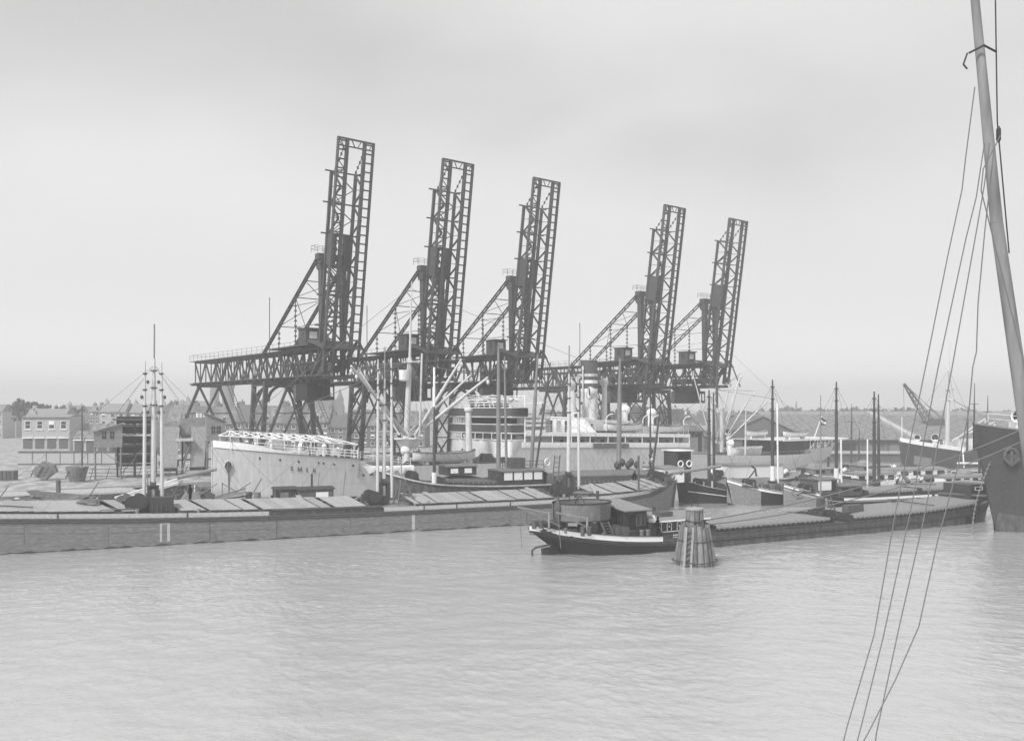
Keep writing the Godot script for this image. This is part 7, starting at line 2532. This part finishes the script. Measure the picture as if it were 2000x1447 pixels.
func town():
	var names = ["beside the loading hut", "behind the first crane's landward legs", "with two dormers behind the first crane's legs", "between the first crane's two supports", "under the first crane's bridge", "below the hanging trolley cab", "right of the hanging trolley cab", "behind the second crane's landward legs", "between the second crane's supports", "behind the ship's foremast", "just aft of the foremast derricks", "last of the terrace before the ship's bridge"]
	rng.seed = 5
	for i in 12:
		var w = 6.6
		var X = -99.5 + i * w + 0.4
		var h: float = 6.6 + [0.0, 0.3, 0.0, -0.2, 0.4, 0.1, 0.0, 0.3, -0.3, 0.2, 0.0, 0.1][i]
		house("terraced_house", "brick terraced house " + names[i], X, 256.0 - i * 0.9, -3.0, w, 9.0, h - (0.8 if i > 7 else 0.0), 4.6 if i < 7 else 3.2, M.brick if i % 3 else M.brick_dark, M.roof_mid if i % 2 else M.roof, 3, 3, {"chimneys": 2, "dormers": [1, 0, 2, 1, 0, 2, 1, 1, 0, 0, 1, 0][i]})
	# paler houses at the edge, farther off and in the haze
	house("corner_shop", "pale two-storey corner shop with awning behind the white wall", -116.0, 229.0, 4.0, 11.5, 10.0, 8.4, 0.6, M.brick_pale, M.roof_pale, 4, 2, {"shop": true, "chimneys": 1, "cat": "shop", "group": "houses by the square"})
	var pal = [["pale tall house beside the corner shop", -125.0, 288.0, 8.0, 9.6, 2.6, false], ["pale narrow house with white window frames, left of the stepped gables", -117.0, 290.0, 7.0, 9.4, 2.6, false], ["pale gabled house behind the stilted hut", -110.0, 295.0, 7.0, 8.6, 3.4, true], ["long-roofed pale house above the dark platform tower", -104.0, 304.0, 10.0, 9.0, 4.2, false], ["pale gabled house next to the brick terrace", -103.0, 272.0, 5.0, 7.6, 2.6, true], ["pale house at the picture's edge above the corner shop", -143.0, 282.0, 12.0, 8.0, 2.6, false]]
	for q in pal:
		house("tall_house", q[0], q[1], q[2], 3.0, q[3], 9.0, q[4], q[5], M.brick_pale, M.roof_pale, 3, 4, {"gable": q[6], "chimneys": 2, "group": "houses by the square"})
	# the pale mass of the town behind them, roof after roof
	rng.seed = 12
	var who := ["first", "second", "third", "fourth", "fifth", "sixth", "seventh", "eighth", "ninth", "tenth", "eleventh", "twelfth", "thirteenth", "fourteenth", "fifteenth"]
	for i in 15:
		var d: float = 330.0 + 14.0 * (i * 5 % 4)
		var X: float = (-12.0 + i * 25.0 - 1000.0) / 1800.0 * d
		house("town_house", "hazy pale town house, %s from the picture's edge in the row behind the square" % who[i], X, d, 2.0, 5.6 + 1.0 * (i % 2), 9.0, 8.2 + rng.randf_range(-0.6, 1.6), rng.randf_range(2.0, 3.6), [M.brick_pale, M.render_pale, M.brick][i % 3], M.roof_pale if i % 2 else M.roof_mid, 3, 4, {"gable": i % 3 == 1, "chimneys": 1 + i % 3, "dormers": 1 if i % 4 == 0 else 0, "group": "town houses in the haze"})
	for i in 4:
		house("quay_store", ["low pale quay store with dark doors behind the white wall", "second low store behind the white wall, with a lean roof", "pale low store next to the dark platform tower", "grey low store under the pale gabled houses"][i], [-97.0, -88.5, -79.0, -107.0][i], [212.0, 214.0, 210.0, 236.0][i], 2.0, [8.0, 7.0, 7.5, 9.0][i], 7.0, [3.6, 3.0, 3.8, 4.6][i], [1.6, 1.2, 1.8, 2.0][i], [M.render_pale, M.brick_pale, M.brick, M.brick_pale][i], M.roof_mid, 3, 1, {"chimneys": 0, "shop": i != 2, "cat": "store", "group": "low stores behind the white wall"})
	# twin-towered church and a works chimney beyond the terrace
	var c = base("church", -112.0, 560.0, 0.0, QY)
	tag(c, "far church with two small towers above the terrace roofs", "church")
	var b = MB.new()
	b.bx(-14, 0, -12, 8, 13, 8)
	b.prism(PackedVector2Array([Vector2(-14, 13), Vector2(8, 13), Vector2(6, 17), Vector2(-12, 17)]), Transform3D(Basis(), Vector3(0, 0, -12)), 20.0)
	part("nave", b, M.brick_dark, c)
	for x in [2.5, 9.0]:
		var t = MB.new()
		t.bx(x - 1.8, 0, 7, x + 1.8, 17.5, 10)
		t.lathe(Vector3(x, 17.5, 8.5), [[2.0, 0.0], [1.2, 2.0], [0.9, 3.5], [0.02, 6.0]], 8)
		part("tower", t, M.brick_dark, c)
	var chim = [[-148.0, 480.0, 24.0, 3.6, "squat smoking works chimney beyond the terrace roofs"], [-168.0, 520.0, 26.0, 3.0, "thin works chimney seen between the first crane's landward legs"]]
	for q in chim:
		var m = MB.new()
		m.lathe(Vector3.ZERO, [[q[3], 0.0], [q[3] * 0.8, q[2] * 0.9], [q[3] * 0.95, q[2] * 0.92], [q[3] * 0.95, q[2]], [q[3] * 0.6, q[2]], [0.02, q[2] - 1.0]], 14)
		var o = part("works_chimney", m, M.brick)
		o.position = Vector3(q[0], QY, -q[1])
		tag(o, q[4], "chimney")

func shed(called: String, label: String, x0: float, x1: float, d0: float, d1: float, eave: float, ridge: float, roof_m: Material, wall: Material, doors: int):
	var s = base(called, x0, d0, 0.0, QY)
	tag(s, label, "warehouse", "quay warehouses")
	var w = x1 - x0
	var dep = d1 - d0
	var b = MB.new()
	b.prism(PackedVector2Array([Vector2(0, 0), Vector2(-dep * 2, 0), Vector2(-dep * 2, eave - QY), Vector2(-dep, ridge - QY - 0.3), Vector2(0, eave - QY)]), Transform3D(Basis(Vector3.BACK, Vector3.UP, Vector3.LEFT), Vector3(w, 0, 0)), w)
	part("wall", b, wall, s)
	var r = MB.new()
	var n = Vector3(0, dep, ridge - eave).normalized()
	r.bar(Vector3(w / 2, eave - QY - 0.05, 0.6), Vector3(w / 2, ridge - QY, -dep), w + 0.3, 0.2, n)
	r.bar(Vector3(w / 2, ridge - QY, -dep), Vector3(w / 2, eave - QY, -dep * 2), w + 0.3, 0.2, Vector3(0, dep, -(ridge - eave)).normalized())
	var ro = part("roof", r, roof_m, s)
	for i in int(w / 9.0):
		strut("roof_seam", Vector3(4.0 + i * 9.0, eave - QY + 0.12, 0.5), Vector3(4.0 + i * 9.0, ridge - QY + 0.12, -dep), 0.12, 0.06, roof_m, ro, n)
	block("eaves_board", 0, eave - QY - 0.45, 0.5, w, eave - QY - 0.1, 0.75, M.dark, s)
	for i in doors:
		var x = lerpf(0, w, (i + 0.5) / doors)
		block("door", x - w / doors * 0.3, 0.05, 0, x + w / doors * 0.3, (eave - QY) * 0.7, 0.12, M.deck if i % 3 else M.dark, s)
		block("pilaster", x + w / doors * 0.47, 0, 0, x + w / doors * 0.53, eave - QY - 0.5, 0.2, M.brick, s)
	return s

func warehouses():
	var a: Node3D = shed("warehouse", "long warehouse with vast grey roof left of the pale fire wall", 62.0, 99.0, 229.0, 258.0, 4.9, 11.0, M.roof_mid, M.brick_dark, 6)
	shed("warehouse", "long warehouse with vast grey roof beyond the pale fire wall, behind the second steamer", 101.2, 200.0, 229.0, 258.0, 4.9, 10.8, M.roof_mid, M.brick_dark, 14)
	shed("warehouse", "paler warehouse roof showing above the first, behind the tall masts", 84.0, 180.0, 292.0, 318.0, 8.2, 11.9, M.roof_pale, M.brick, 5)
	shed("warehouse", "low dark quay shed behind the after end of the ship's boat deck", 34.0, 46.0, 222.0, 230.0, 7.2, 8.4, M.roof, M.dark, 2)
	var fw = MB.new()
	fw.prism(PackedVector2Array([Vector2(1.0, 0), Vector2(-29.5, 0), Vector2(-29.5, 9.2), Vector2(-28.0, 9.7), Vector2(-26.0, 9.2), Vector2(1.0, 3.4)]), Transform3D(Basis(Vector3.BACK, Vector3.UP, Vector3.LEFT), Vector3(100.9, QY, -229)), 1.7)
	tag(part("fire_wall", fw, M.render_pale), "pale fire wall climbing the slope between two warehouse roofs", "wall")
	house("gabled_shed", "gabled shed with wide roof behind the ship's stern derricks", 61.0, 224.0, 0.0, 22.0, 26.0, 3.2, 5.2, M.brick_dark, M.roof, 4, 1, {"gable": true, "chimneys": 0, "cat": "shed", "group": "quay warehouses", "pale_frames": false})

func tree(label: String, X: float, d: float, h: float, w: float):
	var s = base("tree", X, d, 0.0, QY)
	tag(s, label, "tree", "trees on the skyline")
	var t = MB.new()
	t.tube(Vector3.ZERO, Vector3(0.2, h * 0.6, 0), w * 0.06, w * 0.025, 7)
	for i in 5:
		var q = TAU * i / 5.0
		t.tube(Vector3(0.1, h * 0.32 + i * 0.3, 0), Vector3(cos(q) * w * 0.3, h * 0.62, sin(q) * w * 0.3), w * 0.025, w * 0.008, 5)
	part("trunk", t, M.wood_dark, s)
	var b = MB.new()
	for k in 9:
		var c = Vector3(rng.randf_range(-0.34, 0.34) * w, h * rng.randf_range(0.5, 0.86), rng.randf_range(-0.3, 0.3) * w)
		for i in 46:
			var o = Vector3(rng.randfn(), rng.randfn() * 0.75, rng.randfn()) * w * 0.11
			var a = Vector3(rng.randf_range(-1, 1), rng.randf_range(-1, 1), rng.randf_range(-1, 1)).normalized() * w * 0.06
			var e = a.cross(Vector3(rng.randf_range(-1, 1), rng.randf_range(-1, 1), rng.randf_range(-1, 1))).normalized() * w * 0.055
			b.quad(c + o - a - e, c + o + a - e, c + o + a + e, c + o - a + e)
	part("crown", b, M.leaf, s)

func trees():
	rng.seed = 77
	var px = [1460, 1500, 1532, 1562, 1590, 1615, 1664, 1690, 1722, 1745, 1765, 1790, 1815, 1842, 1868, 1900, 1935, 1975]
	for i in px.size():
		var d = 430.0 + 40.0 * (i * 7 % 5)
		var X: float = (px[i] - 1000) / 1800.0 * d
		tree("small hazy tree, %s along the skyline over the warehouse roofs" % ["first", "second", "third", "fourth", "fifth", "sixth", "seventh", "eighth", "ninth", "tenth", "eleventh", "twelfth", "thirteenth", "fourteenth", "fifteenth", "sixteenth", "seventeenth", "last"][i], X, d, rng.randf_range(9.0, 12.5), rng.randf_range(8.0, 13.0))
	var mid = [1185, 1215, 1238, 1262, 1300, 1330]
	for i in mid.size():
		var d = 380.0 + 30.0 * (i % 3)
		tree("hazy tree, %s of six seen under the cranes aft of the funnel" % ["first", "second", "third", "fourth", "fifth", "sixth"][i], (mid[i] - 1000) / 1800.0 * d, d, rng.randf_range(10.0, 13.0), rng.randf_range(7.0, 11.0))
	var lf = [52, 82, 112]
	for i in 3:
		tree("pale leafy tree, %s of three above the corner shop" % ["first", "second", "third"][i], (lf[i] - 1000) / 1800.0 * 300.0, 300.0, 13.5 - i, 10.0)
	var b = MB.new()
	for k in 420:
		var X = rng.randf_range(-420, 620)
		var d = rng.randf_range(620, 800)
		var h = rng.randf_range(5, 10.5)
		for i in 9:
			var c = Vector3(X + rng.randf_range(-6, 6), QY + h * rng.randf_range(0.15, 0.95), -d + rng.randf_range(-3, 3))
			var a = Vector3(rng.randf_range(1, 3), rng.randf_range(-0.6, 0.6), rng.randf_range(-1, 1))
			var e = Vector3(rng.randf_range(-0.6, 0.6), rng.randf_range(1, 2), rng.randf_range(-0.6, 0.6))
			b.quad(c - a - e, c + a - e, c + a + e, c - a + e)
	var o = part("far_woodland", b, M.leaf)
	o.set_meta("kind", "stuff")
	tag(o, "far hazy belt of trees along the horizon", "woodland")
	# a far spire
	var sp = MB.new()
	sp.bx(-1.6, 0, -1.6, 1.6, 9, 1.6)
	sp.lathe(Vector3(0, 9, 0), [[1.9, 0.0], [0.9, 2.0], [0.02, 8.0]], 8)
	var so = part("church_spire", sp, M.brick)
	so.position = Vector3(176, QY, -570)
	tag(so, "thin far church spire over the warehouse roofs", "spire")


# ---------------------------------------------------------------- rigging of the ship the view is taken from
func own_rigging():
	var b = MB.new()
	b.tube(Vector3(6.95, 19.2, -14.0), Vector3(7.37, 14.86, -14.0), 0.055, 0.09, 14)
	b.tube(Vector3(7.37, 14.86, -14.0), Vector3(8.95, 4.0, -14.0), 0.09, 0.16, 14)
	var o = Node3D.new()
	o.name = "derrick_boom"
	add_child(o)
	tag(o, "thick grey leaning boom close to the eye, at the picture's edge", "boom")
	part("pole", b, M.mast_grey, o)
	var h = MB.new()
	h.rope([Vector3(6.92, 17.42, -13.95), Vector3(7.1, 17.5, -13.85), Vector3(7.34, 17.44, -13.95)], 0.016, 6)
	h.rope([Vector3(6.9, 17.42, -13.95), Vector3(6.84, 17.25, -13.95), Vector3(6.9, 17.18, -13.95)], 0.013, 6)
	h.lathe(Vector3(7.40, 16.2, -14.0), [[0.01, -0.12], [0.035, -0.08], [0.035, 0.08], [0.01, 0.13]], 8)
	h.rope([Vector3(7.34, 19.0, -14.0), Vector3(7.38, 16.4, -14.0), Vector3(7.56, 14.4, -14.0)], 0.011, 5)
	part("boom_fittings", h, M.iron, o)
	var P = func(x: float, y: float) -> Vector3: return Vector3((x - 1000.0) / 1800.0 * 14.0, 12.0 - (y - 803.0) / 1800.0 * 14.0, -14.0)
	var lines = [
		[[1905, 170], [1888, 300], [1880, 370], [1852, 500], [1808, 720], [1750, 1000], [1708, 1240], [1655, 1420], [1640, 1480]],
		[[1914, 285], [1898, 390], [1878, 470], [1824, 720], [1770, 1000], [1718, 1240], [1676, 1410], [1660, 1470]],
		[[1914, 290], [1904, 370], [1892, 440], [1842, 720], [1790, 1000], [1742, 1210], [1698, 1415], [1690, 1470]],
		[[1913, 300], [1895, 460], [1882, 600], [1879, 690], [1872, 720], [1865, 800], [1846, 900], [1805, 1050], [1770, 1210], [1726, 1310], [1672, 1415], [1640, 1470]],
		[[1914, 288], [1882, 350], [1878, 390], [1898, 470], [1955, 700], [1972, 800]]]
	var lab = ["outermost slack line hanging from the leaning boom", "second line from the leaning boom, parallel to the outermost", "third line from the leaning boom, between the second and the kinked one", "kinked innermost line falling from the leaning boom", "short line crossing the others from the leaning boom to the edge"]
	for i in 5:
		var m = MB.new()
		var pts: Array = lines[i].map(func(q): return P.call(float(q[0]), float(q[1])) + Vector3(0, 0, 0.15 * i))
		m.rope(pts, 0.0085, 6)
		var l = part("rigging_line", m, M.rope)
		tag(l, lab[i], "rope", "lines hanging from the near boom")


# ---------------------------------------------------------------- people: one continuous skin each, meshed from tapered limbs
var bodies := {}

func body_mesh(pose: String, coat: float, legs: float) -> ArrayMesh:
	var J := {}
	if pose == "crouch":
		J = {"hip": Vector3(0, 0.34, -0.12), "chest": Vector3(0, 0.72, 0.1), "neck": Vector3(0, 0.86, 0.16), "head": Vector3(0, 1.0, 0.22), "kl": Vector3(-0.17, 0.5, 0.26), "kr": Vector3(0.17, 0.47, 0.26), "fl": Vector3(-0.14, 0.06, 0.0), "fr": Vector3(0.14, 0.06, 0.02), "sl": Vector3(-0.19, 0.76, 0.12), "sr": Vector3(0.19, 0.76, 0.12), "el": Vector3(-0.25, 0.52, 0.26), "er": Vector3(0.25, 0.52, 0.26), "hl": Vector3(-0.1, 0.44, 0.48), "hr": Vector3(0.1, 0.44, 0.48)}
	else:
		J = {"hip": Vector3(0, 0.95, 0), "chest": Vector3(0, 1.32, 0.01), "neck": Vector3(0, 1.5, 0.0), "head": Vector3(0, 1.65, 0.03), "kl": Vector3(-0.11, 0.5, 0.04), "kr": Vector3(0.12, 0.5, 0.02), "fl": Vector3(-0.12, 0.06, -0.03), "fr": Vector3(0.14, 0.06, 0.05), "sl": Vector3(-0.19, 1.43, 0), "sr": Vector3(0.19, 1.43, 0), "el": Vector3(-0.27, 1.15, -0.03), "er": Vector3(0.26, 1.16, 0.0), "hl": Vector3(-0.26, 0.9, 0.1), "hr": Vector3(0.2, 0.98, 0.2)}
	var hl: Vector3 = J.hip + Vector3(-0.09, -0.02, 0)
	var hr: Vector3 = J.hip + Vector3(0.09, -0.02, 0)
	var bones := [[J.hip, J.chest, 0.15, 0.17, coat], [J.chest, J.neck, 0.16, 0.06, coat], [J.neck, J.head, 0.055, 0.075, 0.3], [J.head, J.head + Vector3(0, 0.06, 0), 0.1, 0.09, 0.3],
		[hl, J.kl, 0.1, 0.068, legs], [J.kl, J.fl + Vector3(0, 0.04, 0), 0.068, 0.048, legs], [J.fl, J.fl + Vector3(0, -0.01, 0.17), 0.05, 0.04, 0.02],
		[hr, J.kr, 0.1, 0.068, legs], [J.kr, J.fr + Vector3(0, 0.04, 0), 0.068, 0.048, legs], [J.fr, J.fr + Vector3(0, -0.01, 0.17), 0.05, 0.04, 0.02],
		[J.sl, J.el, 0.068, 0.052, coat], [J.el, J.hl, 0.05, 0.036, coat], [J.hl, J.hl + (J.hl - J.el).normalized() * 0.11, 0.036, 0.03, 0.3],
		[J.sr, J.er, 0.068, 0.052, coat], [J.er, J.hr, 0.05, 0.036, coat], [J.hr, J.hr + (J.hr - J.er).normalized() * 0.11, 0.036, 0.03, 0.3],
		[J.head + Vector3(0, 0.0, 0.09), J.head + Vector3(0, -0.015, 0.115), 0.022, 0.018, 0.3]]
	var cell := 0.032
	var lo := Vector3(-0.45, -0.04, -0.4)
	var n := Vector3i(29, 58 if pose != "crouch" else 38, 32)
	var field := PackedFloat32Array()
	field.resize(n.x * n.y * n.z)
	field.fill(1.0)
	for bn in bones:  # only the cells near each limb
		var a: Vector3 = bn[0]; var b: Vector3 = bn[1]
		var m: float = maxf(bn[2], bn[3]) + 0.1
		var p0 := ((a.min(b) - Vector3.ONE * m - lo) / cell).floor()
		var p1 := ((a.max(b) + Vector3.ONE * m - lo) / cell).ceil()
		var ab := b - a
		var ll := maxf(ab.length_squared(), 1e-8)
		for y in range(maxi(0, int(p0.y)), mini(n.y, int(p1.y) + 1)):
			for z in range(maxi(0, int(p0.z)), mini(n.z, int(p1.z) + 1)):
				for x in range(maxi(0, int(p0.x)), mini(n.x, int(p1.x) + 1)):
					var p := lo + Vector3(x, y, z) * cell
					var t := clampf((p - a).dot(ab) / ll, 0.0, 1.0)
					var d: float = p.distance_to(a + ab * t) - lerpf(bn[2], bn[3], t)
					var k := (y * n.z + z) * n.x + x
					var h := clampf(0.5 + 0.5 * (field[k] - d) / 0.035, 0.0, 1.0)
					field[k] = lerpf(field[k], d, h) - 0.035 * h * (1.0 - h)
	var at := {}
	var V := PackedVector3Array()
	var N := PackedVector3Array()
	var C := PackedColorArray()
	var I := PackedInt32Array()
	var off := [0, 1, n.x, n.x + 1, n.x * n.z, n.x * n.z + 1, n.x * n.z + n.x, n.x * n.z + n.x + 1]
	var cor := [Vector3(0, 0, 0), Vector3(1, 0, 0), Vector3(0, 0, 1), Vector3(1, 0, 1), Vector3(0, 1, 0), Vector3(1, 1, 0), Vector3(0, 1, 1), Vector3(1, 1, 1)]
	var edges := [[0, 1], [2, 3], [4, 5], [6, 7], [0, 2], [1, 3], [4, 6], [5, 7], [0, 4], [1, 5], [2, 6], [3, 7]]
	for y in n.y - 1:
		for z in n.z - 1:
			for x in n.x - 1:
				var k := (y * n.z + z) * n.x + x
				var c := 0
				for q in 8:
					if field[k + off[q]] < 0.0:
						c += 1
				if c == 0 or c == 8:
					continue
				var s := Vector3.ZERO
				var m := 0
				for e in edges:
					var f0 := field[k + off[e[0]]]
					var f1 := field[k + off[e[1]]]
					if (f0 < 0.0) != (f1 < 0.0):
						s += (cor[e[0]] as Vector3).lerp(cor[e[1]], f0 / (f0 - f1))
						m += 1
				at[k] = V.size()
				var p := lo + (Vector3(x, y, z) + s / m) * cell
				V.append(p)
				var g := Vector3(field[k + off[1]] - field[k] + field[k + off[7]] - field[k + off[6]], field[k + off[4]] - field[k] + field[k + off[7]] - field[k + off[3]], field[k + off[2]] - field[k] + field[k + off[7]] - field[k + off[5]])
				N.append(g.normalized())
				var best := 9.0
				var col := coat
				for bn in bones:
					var ab: Vector3 = bn[1] - bn[0]
					var t := clampf((p - bn[0]).dot(ab) / maxf(ab.length_squared(), 1e-8), 0.0, 1.0)
					var d: float = p.distance_to(bn[0] + ab * t) - lerpf(bn[2], bn[3], t)
					if d < best:
						best = d
						col = bn[4]
				C.append(Color(col, col, col))
	for k in at:
		var x: int = k % n.x
		var z: int = (k / n.x) % n.z
		var y: int = k / (n.x * n.z)
		for ax in [[1, n.x, n.x * n.z], [n.x, n.x * n.z, 1], [n.x * n.z, 1, n.x]]:
			var inside := field[k] < 0.0
			if inside == (field[k + ax[0]] < 0.0):
				continue
			var q := [k, k - ax[1], k - ax[1] - ax[2], k - ax[2]]
			if not (at.has(q[1]) and at.has(q[2]) and at.has(q[3])):
				continue
			var v := q.map(func(o): return at[o])
			if inside:
				I.append_array([v[0], v[2], v[1], v[0], v[3], v[2]])
			else:
				I.append_array([v[0], v[1], v[2], v[0], v[2], v[3]])
	var a := []
	a.resize(Mesh.ARRAY_MAX)
	a[Mesh.ARRAY_VERTEX] = V
	a[Mesh.ARRAY_NORMAL] = N
	a[Mesh.ARRAY_COLOR] = C
	a[Mesh.ARRAY_INDEX] = I
	var ms := ArrayMesh.new()
	ms.add_surface_from_arrays(Mesh.PRIMITIVE_TRIANGLES, a)
	return ms

func person(label: String, at: Vector3, yaw: float, pose: String, coat: float, legs: float, hat := true):
	var key := "%s%.2f%.2f" % [pose, coat, legs]
	if not bodies.has(key):
		bodies[key] = body_mesh(pose, coat, legs)
	if not M.has("figure"):
		var m := StandardMaterial3D.new()
		m.vertex_color_use_as_albedo = true
		m.roughness = 0.9
		M["figure"] = m
	var o := Node3D.new()
	o.name = numbered("person", self)
	add_child(o, true)
	put("body", bodies[key], M.figure, o)
	if hat:
		var h := Vector3(0, 1.06, 0.22) if pose == "crouch" else Vector3(0, 1.71, 0.03)
		var b := MB.new()
		b.lathe(h, [[0.1, -0.02], [0.118, 0.02], [0.11, 0.07], [0.02, 0.085]], 12)
		b.bx(-0.07, h.y - 0.02, h.z + 0.06, 0.07, h.y + 0.0, h.z + 0.17)
		part("cap", b, M.dark, o)
	o.position = at
	o.rotation.y = yaw
	tag(o, label, "person", "people working on the ships")

func people(ship: Node3D, lb: Node3D, nb: Node3D):
	person("person in dark clothes standing on the fore hatch just aft of the ship's foremast", world(ship, 31.2, 4.72, -1.5), 0.4, "stand", 0.03, 0.04)
	person("person in dark jacket near the kingpost, facing the ship's bridge", world(ship, 36.6, 4.72, 1.8), 2.2, "stand", 0.04, 0.03)
	person("person bending low beside the winch before the ship's bridge", world(ship, 37.8, 4.72, 2.6), 1.0, "crouch", 0.03, 0.03)
	person("person in white shirt crouching on the long barge's foremost hatch boards", world(lb, 74.6, 3.95, 0.2), 0.6, "crouch", 0.7, 0.05, false)
	person("person in dark clothes standing between wooden deckhouse and cabin of the near barge", world(nb, 12.75, 1.2, 3.0), 0.9, "stand", 0.025, 0.03)
	person("person in pale shirt standing by the first mast of the very long barge", world(lb, 26.0, 3.05, -3.4), -0.6, "stand", 0.45, 0.06)

func _ready():
	rng.seed = 7
	stage()
	materials()
	setting()
	town()
	warehouses()
	trees()
	cranes()
	var ship := steamship()
	near_steamer()
	second_steamer()
	jib_crane()
	var lb := long_barge()
	var nb := motor_barge()
	dolphin()
	other_barges()
	loading_station()
	lighters()
	pontoon()
	far_masts()
	own_rigging()
	people(ship, lb, nb)
	smoke()
